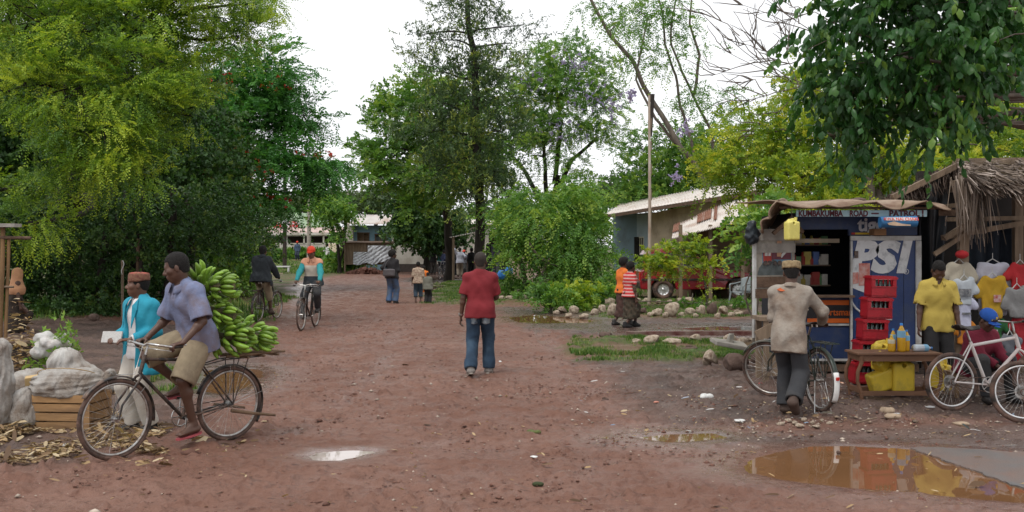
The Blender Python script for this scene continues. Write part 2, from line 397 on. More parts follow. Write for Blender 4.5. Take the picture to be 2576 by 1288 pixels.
def zones(X, Y):
    wob = (fbm(X, Y, .9, 4)-.5)*1.0*np.clip(Y/22, .3, 1.6); wob2 = (fbm(X, Y, 4, 3, 2)-.5)*.5*np.clip(Y/15, .3, 1.5)
    g = np.zeros(X.shape); m = np.zeros(X.shape)
    for P in GRASS: g = np.maximum(g, sstep(.25, -.35, sdist(X, Y, poly_w(P))+wob+wob2))
    far = sstep(68, 74, Y+wob*3)*sstep(-30, -22, X)*sstep(-6.5, -8.5, X+wob)
    g = np.maximum(g, far); g = np.maximum(g, sstep(78, 82, Y+wob*3))
    g = np.maximum(g, sstep(34, 36, Y)*sstep(-10.5, -12, X)); g = np.maximum(g, sstep(32, 34, Y)*sstep(3.0, 4.5, X))
    for P in MUD: m = np.maximum(m, sstep(.35, -.45, sdist(X, Y, poly_w(P))+wob*1.2+wob2))
    m = np.maximum(m, sstep(5.5, 7.5, X+wob)*sstep(11.2, 12.2, Y))
    g = g*(.30+.70*sstep(.34, .50, fbm(X, Y, 1.1, 4, 3)))
    pd = np.full(X.shape, 1e9); wet = np.zeros(X.shape)
    for k, P in PW.items():
        s = sdist(X, Y, P)+(fbm(X, Y, 5, 3)-.5)*.16*np.clip(Y/14, .3, 1.4)
        pd = np.minimum(pd, s); wet = np.maximum(wet, sstep(.9 if k != 'small' else .2, .0, s))
    lw = sdist(X, Y, poly_w([(1040, 702), (1120, 690), (1130, 720), (1110, 762), (1080, 765), (1060, 735)])); wet = np.maximum(wet, sstep(.8, -.5, lw+wob))
    lw = sdist(X, Y, poly_w([(1270, 775), (1560, 770), (1600, 812), (2200, 812), (2200, 850), (1600, 846), (1400, 830), (1280, 815)])); wet = np.maximum(wet, .8*sstep(.6, -.4, lw+wob))
    lw = sdist(X, Y, poly_w([(1550, 1115), (1700, 1080), (2000, 1100), (2800, 1060), (2800, 1130), (2290, 1125), (1880, 1130), (1700, 1125)])); wet = np.maximum(wet, .75*sstep(.5, -.4, lw+wob))
    lw = sdist(X, Y, poly_w([(700, 800), (715, 730), (770, 700), (790, 740), (760, 800)])); wet = np.maximum(wet, .6*sstep(.5, -.4, lw+wob))
    return g, m, wet, pd
def rise(X, Y): return .75*sstep(74, 95, Y)*sstep(4, -6, X)
def build_ground():
    ys = np.concatenate([np.linspace(-6, 5.2, 30)[:-1], 5.2*np.exp(np.linspace(0, 1, 640)*math.log(95/5.2)), 95*np.exp(np.linspace(0, 1, 34)[1:]*math.log(1800/95))])
    ts = np.concatenate([-np.exp(np.linspace(1.35, -.43, 22))[:-1], np.linspace(-.65, .65, 720), np.exp(np.linspace(-.43, 1.35, 22))[1:]])
    Yg, T = np.meshgrid(ys, ts, indexing='ij'); Xg = T*np.maximum(Yg+9, 3)*np.where(Yg > 5, Yg/(Yg+9), 5.2/14.2)
    Xg = T*np.where(Yg > 5, Yg, 5.0)
    g, m, w, pd = zones(Xg, Yg)
    nearf = np.clip(30/np.maximum(Yg, 1), 0, 1)
    z = (fbm(Xg, Yg, .55, 3)-.5)*.05
    rough = np.maximum(0, fbm(Xg, Yg, 7, 3, 1)-.50)*.13*(.35+1.3*fbm(Xg, Yg, .8, 2, 3))+np.maximum(0, fbm(Xg*.7, Yg*1.5, 17, 2, 2)-.62)*.11
    z += rough*nearf*(1-.75*w)
    for off, dpt in ((-.75, .02), (.75, .02), (-2.2, .015)):     # shallow wheel ruts running up the road
        rt = np.exp(-((Xg-off+.25*np.sin(Yg*.35))/.16)**2)*sstep(7, 10, Yg); z -= dpt*1.4*rt; w = np.maximum(w, rt*.45*sstep(.42, .6, fbm(Xg, Yg, .5, 3, 2)))
    z += .05*g*nearf
    dep = sstep(.12, -.30, pd); z = z*(1-.85*sstep(.5, .05, pd))-.06*dep+.010*sstep(.7, .15, pd)
    z += rise(Xg, Yg)
    V = np.stack([Xg, Yg, z], -1).reshape(-1, 3); a, b = Xg.shape
    I = np.arange(a*b).reshape(a, b); Q = np.stack([I[:-1, :-1], I[:-1, 1:], I[1:, 1:], I[1:, :-1]], -1).reshape(-1, 4)
    m_ = bpy.data.materials.new('earth'); m_.use_nodes = True; n, l = nt(m_); bs = n['Principled BSDF']
    tcn = n.new('ShaderNodeTexCoord').outputs['Object']
    def noise(sc, det=5, ro=.55, vec=tcn, stretch=None):
        q = n.new('ShaderNodeTexNoise'); q.inputs['Scale'].default_value = sc; q.inputs['Detail'].default_value = det; q.inputs['Roughness'].default_value = ro
        if stretch: mpn = n.new('ShaderNodeMapping'); mpn.inputs['Scale'].default_value = stretch; l.new(vec, mpn.inputs[0]); vec = mpn.outputs[0]
        l.new(vec, q.inputs['Vector']); return q.outputs[0]
    def mr(x, a, b, c=0, d=1):
        q = n.new('ShaderNodeMapRange'); q.inputs[1].default_value = a; q.inputs[2].default_value = b; q.inputs[3].default_value = c; q.inputs[4].default_value = d; l.new(x, q.inputs[0]); return q.outputs[0]
    def mix(f, c1, c2):
        q = n.new('ShaderNodeMix'); q.data_type = 'RGBA'
        (l.new(f, q.inputs[0]) if not isinstance(f, float) else setattr(q.inputs[0], 'default_value', f))
        for s, c in ((6, c1), (7, c2)): (l.new(c, q.inputs[s]) if not isinstance(c, tuple) else setattr(q.inputs[s], 'default_value', (*c, 1)))
        return q.outputs[2]
    def attr(nm): q = n.new('ShaderNodeAttribute'); q.attribute_name = nm; return q.outputs['Fac']
    def mul(a, b):
        q = n.new('ShaderNodeMath'); q.operation = 'MULTIPLY'; l.new(a, q.inputs[0]); (l.new(b, q.inputs[1]) if not isinstance(b, float) else setattr(q.inputs[1], 'default_value', b)); return q.outputs[0]
    A = dict(g=attr('grass'), m=attr('mud'), w=attr('wet'))
    red = mix(mr(noise(.5, 6), .35, .68), (.160, .078, .054), (.212, .116, .086))
    red = mix(mr(noise(7, 7, .7), .50, .72), red, (.110, .048, .032))
    red = mix(mr(noise(26, 4, .6, stretch=(.5, 1.3, 1)), .60, .72, 0, .85), red, (.050, .024, .018))
    red = mix(mr(noise(60, 3, .6), .66, .75, 0, .5), red, (.30, .21, .16))
    mud = mix(mr(noise(1.3, 7, .6), .35, .66), (.070, .048, .040), (.150, .098, .080))
    mud = mix(mr(noise(22, 5, .7), .56, .72), mud, (.036, .026, .022))
    col = mix(A['m'], red, mud)
    gr = mix(mr(noise(5, 5), .35, .65), (.045, .085, .018), (.095, .125, .035)); gr = mix(mr(noise(1.6, 6, .7), .46, .62), gr, (.12, .085, .055))
    col = mix(A['g'], col, gr)
    dk = mix(.35, col, (.10, .06, .05))
    col = mix(mul(A['w'], .55), col, dk)
    l.new(col, bs.inputs['Base Color'])
    rr = mix(mr(noise(2.2, 6, .6), .42, .62), (.42, .42, .42), (.8, .8, .8))
    wr_ = mix(mr(noise(9, 6, .7), .40, .60), (.05, .05, .05), (.34, .34, .34))
    ro = mix(A['w'], rr, wr_); ro = mix(A['g'], ro, (.85, .85, .85)); l.new(ro, bs.inputs['Roughness'])
    l.new(mix(A['w'], (.22, .22, .22), (.55, .55, .55)), bs.inputs['Specular IOR Level'])
    bp = n.new('ShaderNodeBump'); bp.inputs['Strength'].default_value = .85; bp.inputs['Distance'].default_value = .03
    l.new(mix(.45, noise(13, 8, .7), noise(45, 5, .6)), bp.inputs['Height']); l.new(mr(A['w'], 0, 1, .85, .16), bp.inputs['Strength']); l.new(bp.outputs[0], bs.inputs['Normal'])
    o = npmesh('ground', V, Q, m_, None, True, dict(grass=g.ravel(), mud=m.ravel(), wet=w.ravel()))
    return tag(o, kind='structure')
build_ground()
WATER = M('muddy_water', (.185, .092, .042), r=.02, var=.10, scale=1.2, bump=.02, bs=3, spec=.6)
WATER2 = M('shallow_water', (.16, .10, .065), r=.02, var=.15, scale=1.2, bump=.03, bs=5, spec=.6)
SKYWATER = M('sky_reflection_water', (.46, .38, .35), r=.02, var=.05, bump=.02, bs=3, spec=.6)  # white sky reflection put into the base colour of the small puddle
for k, P in PW.items():
    c = P.mean(0); Q = c+(P-c)*1.0; d = Q-np.roll(Q, 1, 0)
    Q = c+(P-c)*(1+.35/np.maximum(np.linalg.norm(P-c, axis=1), .3))[:, None]
    mb = MB(); mb.add([(x, y, -.004) for x, y in Q], [tuple(range(len(Q)))] if (np.cross(Q-c, np.roll(Q, -1, 0)-c).sum() > 0) else [tuple(range(len(Q)))[::-1]])
    tag(mb.build('puddle', WATER if k in ('big', 'verge', 'far', 'strip') else (SKYWATER if k == 'small' else WATER2)), kind='structure')
# tarmac edge at the lower right
TP = [Vector((at(x_, y_).x, at(x_, y_).y, 0)) for x_, y_ in ((2290, 1128), (2340, 1146), (2400, 1168), (2460, 1188), (2520, 1212), (2600, 1238), (2800, 1300), (3600, 1300), (3600, 1105), (2800, 1112), (2420, 1122))]; TQ = []
for i in range(len(TP)):
    for j in range(8): TQ.append(TP[i].lerp(TP[(i+1) % len(TP)], j/8)+Vector((random.uniform(-.02, .02), random.uniform(-.025, .025), 0)))
mb = MB(); mb.prism(TQ[::-1], (0, 0, -.04), (0, 0, .008))
tag(mb.build('asphalt_road', M('tarmac', (.125, .122, .120), r=.38, var=.14, scale=2.5, bump=.6, bs=60, dirt=(.19, .12, .095), da=.75, ds=2.2)), kind='structure')

# ------------------------------------------------------------------ grass, clods and bits
def scatter(n, region):
    x0, x1, y0, y1 = region; return rng.uniform(x0, x1, n), rng.uniform(y0, y1, n)
def build_grass():
    VV = []; TT = []
    for reg, n, hgt in (((1, 8.5, 15.5, 21), 150000, .065), ((2.0, 12, 24, 34), 120000, .06), ((-6.5, 2.5, 29, 56), 120000, .06), ((-8.5, -4.3, 21, 52), 70000, .10), ((-5.2, -3.4, 10.6, 14.5), 16000, .11),
                        ((-22, -6, 21.5, 32), 30000, .22), ((-34, -7, 66, 90), 40000, .13), ((3, 30, 34, 60), 12000, .25)):
        X, Y = scatter(n, reg); g, m, w, pd = zones(X, Y)
        dens = fbm(X, Y, 1.6, 3, 1)
        k = (g > .45) & (pd > .05) & (rng.random(n) < np.clip((dens-.28)*3.2, .1, 1)); X, Y, D = X[k], Y[k], dens[k]; n = len(X)
        a = rng.uniform(0, 6.28, n); h = hgt*rng.uniform(.4, 1.3, n)*(.5+D); w_ = h*.10+.005*Y/18
        lx, ly = np.cos(a)*h*rng.uniform(.1, .8, n), np.sin(a)*h*rng.uniform(.1, .8, n); b = a+1.57
        z = rise(X, Y)+.03*g[k]
        V = np.stack([np.stack([X-np.cos(b)*w_, Y-np.sin(b)*w_, z-.02], -1), np.stack([X+np.cos(b)*w_, Y+np.sin(b)*w_, z-.02], -1), np.stack([X+lx, Y+ly, z+h], -1)], 1)
        VV.append(V.reshape(-1, 3)); TT.append(np.repeat(np.clip(rng.normal(.5, .27, n)+(.75-D*1.5)*.6, 0, 1), 3))
    V = np.concatenate(VV)
    gm = leafmat('grass_blades', [(0, (.045, .10, .018)), (.5, (.095, .19, .035)), (.8, (.20, .27, .07)), (1, (.34, .31, .14))], .3, .6)
    o = npmesh('grass', V, np.arange(len(V)).reshape(-1, 3), gm, None, False, dict(tint=np.concatenate(TT)))
    tag(o, 'short green grass growing in patches beside the red road', 'grass', kind='stuff')
build_grass()
def chips(name, n, regions, size, mat, label, cat, flat=.5, test=None, kind='stuff', big=None):
    """scattered little irregular lumps merged in one mesh"""
    base = np.array([(1, 0, 0), (-1, 0, 0), (0, 1, 0), (0, -1, 0), (0, 0, 1), (0, 0, -.4)], float)
    fc = np.array([(0, 2, 4), (2, 1, 4), (1, 3, 4), (3, 0, 4), (2, 0, 5), (1, 2, 5), (3, 1, 5), (0, 3, 5)])
    XS = []; YS = []
    for rg, frac in regions:
        X, Y = scatter(int(n*frac), rg)
        XS.append(X); YS.append(Y)
    X = np.concatenate(XS); Y = np.concatenate(YS); g, m, w, pd = zones(X, Y); k = (pd > .04)
    if test is not None: k &= test(X, Y, g, m, w)
    X, Y = X[k], Y[k]; n = len(X); s = size*np.exp(rng.normal(0, .55, n)); a = rng.uniform(0, 6.28, n); el = rng.uniform(.5, 1.3, n)
    J = base[None]*(1+rng.uniform(-.35, .35, (n, 6, 3))); J[:, :, 0] *= el[:, None]; J[:, :, 2] *= flat*rng.uniform(.5, 1.2, (n, 1)); J *= s[:, None, None]
    ca, sa = np.cos(a)[:, None], np.sin(a)[:, None]
    V = np.stack([J[:, :, 0]*ca-J[:, :, 1]*sa+X[:, None], J[:, :, 0]*sa+J[:, :, 1]*ca+Y[:, None], J[:, :, 2]+.008], -1)
    Q = (fc[None]+6*np.arange(n)[:, None, None]).reshape(-1, 3)
    return tag(npmesh(name, V.reshape(-1, 3), Q, mat, None, False), label, cat, kind=kind)
road = [((-4.5, 4.5, 6.5, 14), .45), ((-5.5, 4, 14, 26), .35), ((-6, 2, 26, 45), .2)]
chips('mud_clods', 30000, road, .0088, M('clod', (.15, .072, .052), r=.85, var=.4, scale=3), 'small dark red clods of trodden mud strewn over the road', 'mud', .55,
      lambda X, Y, g, m, w: (g < .4) & (fbm(X, Y, 2.2, 3, 2) > .47))
chips('gravel', 2600, [((-6, 7, 6.6, 16), .6), ((2, 8, 9, 14), .4)], .009, M('gravel_bits', (.40, .33, .27), r=.8, var=.35, scale=3), 'pale gravel bits scattered over the dirt', 'gravel', .6)
chips('gravel', 1100, [((2.2, 7.5, 9.6, 15), 1)], .012, M('litter_bits', (.26, .19, .14), r=.8, var=.6, scale=2), 'bits of pale litter and stone on the mud before the kiosk', 'litter', .4)
# ------------------------------------------------------------------ trees
DM = 3.0   # overall leaf density
LEAVES = [0]
def unit(a): return a/np.maximum(np.linalg.norm(a, axis=-1, keepdims=True), 1e-9)
def leaves(org, dr, m, SL, L, W, droop=.25, spread=.9, fold=0, style='pinnate', up=.6):
    """org,dr (S,3): m leaflets on each spray. returns V,(quads) and spray index"""
    S = len(org); dr = unit(dr); j = (np.arange(m)+.7)/m
    SLs = SL*rng.uniform(.65, 1.25, (S, 1))
    rnd = rng.normal(0, 1, (S, 3)); upv = unit(np.array([0, 0, 1.])*up+rnd*.45); side = unit(np.cross(dr, upv)); nrm = np.cross(side, dr)
    p = org[:, None]+dr[:, None]*(SLs*j)[..., None]; p[..., 2] -= droop*SLs*(j**2)
    sg = np.where(np.arange(m) % 2, 1, -1)[None, :, None]
    if style == 'pinnate': ld = dr[:, None]*.55+side[:, None]*sg*spread+rng.normal(0, .16, (S, m, 3))
    elif style == 'needle': ld = dr[:, None]*.8+rng.normal(0, .55, (S, m, 3))
    elif style == 'hang': ld = dr[:, None]*.35+side[:, None]*sg*.45+np.array([0, 0, -.75])+rng.normal(0, .22, (S, m, 3))
    else: ld = dr[:, None]*.35+rng.normal(0, .7, (S, m, 3))
    ld[..., 2] -= droop*.35; ld = unit(ld)
    nn = nrm[:, None]+rng.normal(0, .38, (S, m, 3)); ls = unit(np.cross(ld, nn))
    Ls = L*rng.uniform(.6, 1.2, (S, m, 1)); Ws = W*rng.uniform(.7, 1.25, (S, m, 1))
    if style == 'hang' or fold:
        n2 = unit(np.cross(ls, ld)); bend = n2*Ls*.12
        V = np.stack([p, p+ld*Ls*.33+ls*Ws-bend*.6, p+ld*Ls*.72+ls*Ws*.8-bend*.9, p+ld*Ls-bend*2, p+ld*Ls*.72-ls*Ws*.8-bend*.9, p+ld*Ls*.33-ls*Ws-bend*.6, p+ld*Ls*.5+bend*.5], 2)
        f = np.array([(0, 6, 3, 2), (0, 2, 1, 0)])
        tri = np.array([(0, 6, 1), (1, 6, 2), (2, 6, 3), (0, 5, 6), (5, 4, 6), (4, 3, 6)])
        nv = 7; N = S*m; Fq = (tri[None]+nv*np.arange(N)[:, None, None]).reshape(-1, 3)
    else:
        V = np.stack([p, p+ld*Ls*.45+ls*Ws, p+ld*Ls, p+ld*Ls*.45-ls*Ws], 2); nv = 4; N = S*m
        Fq = np.arange(N*4).reshape(-1, 4)
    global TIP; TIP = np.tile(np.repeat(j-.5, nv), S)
    return V.reshape(-1, 3), Fq, np.repeat(np.arange(S), m*nv)
def lobe_sprays(lobes, dens, K, gr, outw=.8, upw=.3, shell=.5, rnd=.5, flat=1.0):
    O = []; D = []; T = []; GC = []
    for li, lb in enumerate(lobes):
        dx, dy, Y, rx, rz, ry = lb[:6]; q = lb[6] if len(lb) > 6 else 1
        c = np.array(at(dx, dy, Y)); r = np.array([sz(rx, Y), ry, sz(rz, Y)])
        G = max(3, int(DM*dens*q*(r[0]*r[2]+r[0]*r[1]*.5)))
        u = unit(rng.normal(0, 1, (G, 3))); rad = rng.random((G, 1))**shell
        gc = c+u*rad*r*rng.uniform(.86, 1.08, (G, 1)); od = unit(u/np.maximum(r, .1))
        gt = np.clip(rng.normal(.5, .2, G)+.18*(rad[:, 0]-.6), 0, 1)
        k = rng.poisson(K, G)+1; gi = np.repeat(np.arange(G), k); n = len(gi)
        gd = unit(od*outw+np.array([0, 0, upw])+rng.normal(0, rnd, (G, 3)))
        O.append(gc[gi]+rng.normal(0, gr, (n, 3))*np.array([1, 1, .55*flat])); D.append(unit(gd[gi]+rng.normal(0, .42, (n, 3))*np.array([1, 1, flat])))
        T.append(np.clip(gt[gi]+rng.normal(0, .12, n), 0, 1)); GC.append((c, gc))
    return np.concatenate(O), np.concatenate(D), np.concatenate(T), GC
def wob_line(a, b, n=6, amp=.06, sag=0, rs=random):
    a = Vector(a); b = Vector(b); L = (b-a).length; P = []
    o = [Vector((rs.gauss(0, 1), rs.gauss(0, 1), rs.gauss(0, .6)))*amp*L for _ in range(3)]
    for i in range(n+1):
        t = i/n; w = math.sin(math.pi*t)
        P.append(a.lerp(b, t)+o[0]*w*.6+o[1]*math.sin(2*math.pi*t)*.4+Vector((0, 0, sag*L*w)))
    return P
def tree(name, label, trunk, lobes, mat, bark, dens=6, K=7, gr=.3, m=12, SL=.5, L=.1, W=.03, droop=.25, style='pinnate', outw=.8, upw=.3, shell=.5, rnd=.5,
         limbs=True, twigs=.25, tr=(.2, .12), group=None, cat='tree', flowers=None, flat=1.0, extra_limbs=(), fold=0, up=.6, limb_r=.5, crown='crown'):
    """trunk: list of polylines [(x,y,z)...] in world, radius tr[0]->tr[1]"""
    lo = Vector(trunk[0][0]) if trunk else at(*lobes[0][:3])
    t = thing(name, label, cat, (lo.x, lo.y, lo.z), 0, group)
    O, D, T, GC = lobe_sprays(lobes, dens, K, gr, outw, upw, shell, rnd, flat)
    mb = MB(); pts = []
    for ti, pl in enumerate(trunk):
        pl = [Vector(p) for p in pl]; P = []
        for i in range(len(pl)-1): P += wob_line(pl[i], pl[i+1], 5, .02)[:-1]
        P.append(pl[-1]); n = len(P)-1; a, b = (tr if ti == 0 else (tr[1]*1.15, tr[1]*.55))
        R = [a+(b-a)*(i/n) for i in range(n+1)]
        if ti == 0: R[0] *= 1.35; R[1] *= 1.1
        mb.tube([p-lo for p in P], R, 10); pts += [(p, r) for p, r in zip(P, R)][len(P)//3:]
    if limbs and pts:
        for c, gc in GC:
            c = Vector(c); cand = sorted(pts, key=lambda q: (q[0]-c).length+max(0, q[0].z-c.z)*1.5)
            p0, r0 = cand[0]; lr = max(.02, min(r0*limb_r, .03+.03*(p0-c).length))
            P = wob_line(p0, c, 8, .09, .05); mb.tube([p-lo for p in P], [lr*(1-.75*i/8) for i in range(9)], 6)
            for g in gc[rng.random(len(gc)) < twigs]:
                i = random.randint(3, 8); Q = wob_line(P[i], Vector(g), 4, .12, .03); tr0 = max(.008, lr*.3)
                mb.tube([p-lo for p in Q], [tr0*(1-.2*j) for j in range(5)], 4, cap=False)
    for ex_r, pl in extra_limbs:
        P = [];
        for i in range(len(pl)-1): P += wob_line(Vector(pl[i]), Vector(pl[i+1]), 4, .05)[:-1]
        P.append(Vector(pl[-1])); n = len(P)-1; mb.tube([p-lo for p in P], [ex_r*(1-.8*i/n)+.003 for i in range(n+1)], 5)
    if mb.v: mb.build('trunk', bark, t)
    V, Fq, si = leaves(O, D, m, SL, L, W*(1.25 if style == 'pinnate' else 1.1), droop, style=style, fold=fold, up=up); LEAVES[0] += len(Fq); print('leaves', name, len(Fq))
    jit = np.clip(T[si]+TIP*.35+rng.normal(0, .06, len(si)), 0, 1)  # lighter toward spray tips: young growth, plus light on the tips put into tint
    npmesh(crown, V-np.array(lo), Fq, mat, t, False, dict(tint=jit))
    if flowers:
        fm, fn, fs, fl = flowers; fo = []
        for lb in fl:
            dx, dy, Y, rx, rz, ry = lb[:6]; c = np.array(at(dx, dy, Y)); r = np.array([sz(rx, Y), ry, sz(rz, Y)])
            k = max(2, fn//len(fl)); u = rng.normal(0, .5, (k, 3)); fo.append(c+u*r)
        fo = np.concatenate(fo); V, Fq, si = leaves(fo, rng.normal(0, 1, fo.shape), 9, fs*2, fs, fs*.42, 0, style='cluster')
        npmesh('flowers', V-np.array(lo), Fq, fm, t, False, dict(tint=rng.random(len(V))))['kind'] = 'stuff'
    return t
BARK = M('bark_dark', (.028, .022, .018), r=.9, var=.4, scale=6, bump=.8, bs=14, stretch=(1, 1, .25))
BARK2 = M('bark_grey', (.13, .105, .085), r=.9, var=.4, scale=5, bump=.8, bs=14, stretch=(1, 1, .25))
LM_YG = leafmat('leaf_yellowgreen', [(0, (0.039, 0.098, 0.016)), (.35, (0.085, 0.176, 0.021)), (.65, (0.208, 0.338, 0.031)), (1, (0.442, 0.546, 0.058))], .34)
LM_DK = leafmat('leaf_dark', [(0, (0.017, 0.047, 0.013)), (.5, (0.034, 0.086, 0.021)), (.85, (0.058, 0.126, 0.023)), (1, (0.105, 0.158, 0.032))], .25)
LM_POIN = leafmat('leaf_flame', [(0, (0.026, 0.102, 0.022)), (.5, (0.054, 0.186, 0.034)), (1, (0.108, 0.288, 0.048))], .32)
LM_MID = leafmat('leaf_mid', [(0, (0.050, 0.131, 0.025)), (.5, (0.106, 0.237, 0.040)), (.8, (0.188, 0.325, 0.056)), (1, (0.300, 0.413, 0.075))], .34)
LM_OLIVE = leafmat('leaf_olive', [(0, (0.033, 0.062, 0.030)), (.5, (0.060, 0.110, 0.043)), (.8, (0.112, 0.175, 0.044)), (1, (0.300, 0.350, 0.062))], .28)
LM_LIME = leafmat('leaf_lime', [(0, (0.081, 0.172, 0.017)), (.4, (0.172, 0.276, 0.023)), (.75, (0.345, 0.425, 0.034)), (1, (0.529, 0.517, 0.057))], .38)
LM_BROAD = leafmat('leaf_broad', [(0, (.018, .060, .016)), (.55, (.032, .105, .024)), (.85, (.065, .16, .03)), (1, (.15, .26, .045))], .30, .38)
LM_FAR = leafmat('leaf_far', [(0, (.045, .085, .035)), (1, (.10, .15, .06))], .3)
FRED = leafmat('flower_red', [(0, (.28, .015, .01)), (1, (.50, .05, .02))], .2)
FPUR = leafmat('flower_mauve', [(0, (.22, .18, .38)), (1, (.42, .36, .60))], .3)
def G(dx, Y, z=0): p = at(dx, 700, Y); return (p.x, Y, z)
def A(dx, dy, Y): return tuple(at(dx, dy, Y))
# 1 the big yellow-green tree filling the upper left
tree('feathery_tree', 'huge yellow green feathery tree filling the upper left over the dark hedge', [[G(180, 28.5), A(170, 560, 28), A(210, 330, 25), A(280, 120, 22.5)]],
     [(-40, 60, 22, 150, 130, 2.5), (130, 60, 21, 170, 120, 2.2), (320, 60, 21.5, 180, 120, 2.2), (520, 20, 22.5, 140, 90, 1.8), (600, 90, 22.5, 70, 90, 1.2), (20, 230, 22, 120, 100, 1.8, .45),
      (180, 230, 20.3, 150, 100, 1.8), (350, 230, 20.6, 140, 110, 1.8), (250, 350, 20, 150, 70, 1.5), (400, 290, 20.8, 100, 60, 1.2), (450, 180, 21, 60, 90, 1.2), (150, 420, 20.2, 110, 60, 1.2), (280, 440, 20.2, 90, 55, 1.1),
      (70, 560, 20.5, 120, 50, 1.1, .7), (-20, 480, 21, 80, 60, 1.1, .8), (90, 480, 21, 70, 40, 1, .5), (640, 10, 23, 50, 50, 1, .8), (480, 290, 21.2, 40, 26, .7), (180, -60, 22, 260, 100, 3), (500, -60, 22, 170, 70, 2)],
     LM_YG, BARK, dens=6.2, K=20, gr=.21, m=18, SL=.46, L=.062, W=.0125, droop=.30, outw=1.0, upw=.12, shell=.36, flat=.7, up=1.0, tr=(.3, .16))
# 2 flame tree behind it
tree('flame_tree', 'dark green flame tree with red blossoms overhanging the utility poles', [[G(560, 44), A(545, 560, 43), A(560, 380, 42), A(610, 220, 42)]],
     [(640, 190, 42, 85, 65, 3), (760, 300, 41, 50, 18, 1.4), (730, 250, 41, 50, 20, 1.4), (820, 425, 41, 60, 16, 1.4), (560, 230, 41, 80, 90, 3), (700, 290, 41, 90, 35, 2), (700, 180, 41, 70, 30, 2), (600, 320, 40, 110, 60, 3), (660, 240, 41, 80, 30, 2), (700, 380, 40.5, 80, 30, 2), (610, 420, 40, 120, 60, 2.5), (790, 410, 40.5, 75, 20, 1.6), (740, 425, 40, 60, 22, 1.5), (840, 440, 41, 40, 14, 1.2),
      (560, 500, 40, 80, 70, 2.5), (645, 495, 39.5, 55, 46, 2), (700, 515, 39.5, 40, 26, 1.4), (605, 580, 39.5, 48, 34, 1.6), (500, 560, 40, 50, 70, 2), (780, 478, 41, 40, 12, 1), (690, 130, 42, 30, 20, 1.2), (470, 400, 41, 60, 100, 3), (745, 330, 41, 36, 16, 1)],
     LM_POIN, BARK, dens=3.8, K=11, gr=.42, m=18, SL=.75, L=.13, W=.028, droop=.45, outw=.85, upw=.1, shell=.42, tr=(.35, .2), flat=.45, up=1.4,
     flowers=(FRED, 80, .10, [(590, 380, 39, 26, 40, .4), (680, 500, 38.6, 60, 22, .4), (660, 440, 38.6, 20, 40, .4), (520, 450, 39, 14, 24, .4), (560, 200, 39, 50, 30, .5), (790, 388, 39.6, 50, 8, .6), (690, 210, 39.6, 30, 20, .4), (625, 545, 38.8, 60, 20, .4)]))
# hedge and dark wood behind the verge
hed = [(x, 560+20*math.sin(x*.02), 26.5, 85, 95, 1.6) for x in range(-150, 700, 95)]+[(x, 690, 27.2, 70, 60, 1.2, .8) for x in range(-140, 520, 120)]
tree('hedge', 'tall dark overgrown hedge behind the muddy verge at the left', [], hed+[(x, 785, 26, 50, 26, .7, 1) for x in range(-60, 470, 70)]+[(x, 725, 27, 50, 40, .9, .9) for x in range(-40, 480, 70)], LM_DK, BARK, dens=9, K=8, gr=.24, m=10, SL=.3, L=.085, W=.03, droop=.3, style='cluster', limbs=False, shell=.4, cat='hedge', crown='foliage')
for i, (x, Y, h, w, d) in enumerate([(60, 31, 9, 11, 330), (330, 33, 11, 12, 330), (395, 44, 9, 8, 420), (-150, 30, 9, 10, 300), (180, 37, 13, 14, 200)]):
    tree('shade_tree', ['dense dark tree directly behind the feathery tree at the far left', 'tallest dark tree behind the hedge and feathery tree', 'dark tree behind the hedge beside the flame tree', 'dark tree at the left picture edge behind the hedge', 'dark tree at the back of the wood behind the hedge'][i],
         [[G(x, Y), (G(x, Y)[0]+.3, Y, h*.55)]], [(x+dx_, d+dy_, Y+dd, 190, 150, 2.5) for dx_, dy_, dd in ((-90, 30, 0), (80, 0, .5), (0, -120, .5), (-10, 150, -.5), (110, 170, 0), (-110, 180, 0))],
         LM_DK, BARK, dens=3.4, K=9, gr=.5, m=9, SL=.5, L=.16, W=.05, droop=.3, style='cluster', shell=.35, tr=(.28, .14), twigs=.05, group='dark trees behind the hedge')
for i, (x, y0, r) in enumerate([(365, 700, .10), (415, 690, .14), (250, 700, .16), (150, 690, .13), (480, 690, .17), (110, 700, .08), (310, 690, .07)]):
    Y = 26.2+.3*i; r *= .65; b = G(x, Y); mb = MB(); P = wob_line((0, 0, -.05), (random.uniform(-.3, .3), .2, 3.4), 7, .05); mb.tube(P, [r*(1.2-.05*j) for j in range(8)], 9)
    for j in range(3): mb.tube(wob_line(P[3+j], P[3+j]+Vector((random.uniform(-1, 1), random.uniform(-.3, .3), random.uniform(.6, 1.4))), 4, .12), [r*.4*(1-.15*q) for q in range(5)], 5)
    t = thing('tree_trunk', ['bare trunk at the right end of the hedge nearest the turquoise jacket', 'second trunk leaning in the dark gap of the hedge', 'thick trunk in the middle of the hedge', 'trunk behind the veiled woman in the hedge', 'thickest trunk below the flame tree at the hedge end', 'thin stem rising behind the veiled woman', 'thinnest stem in the middle of the hedge'][i], 'trunk', b, group='trunks under the hedge'); mb.build('stem', BARK, t)
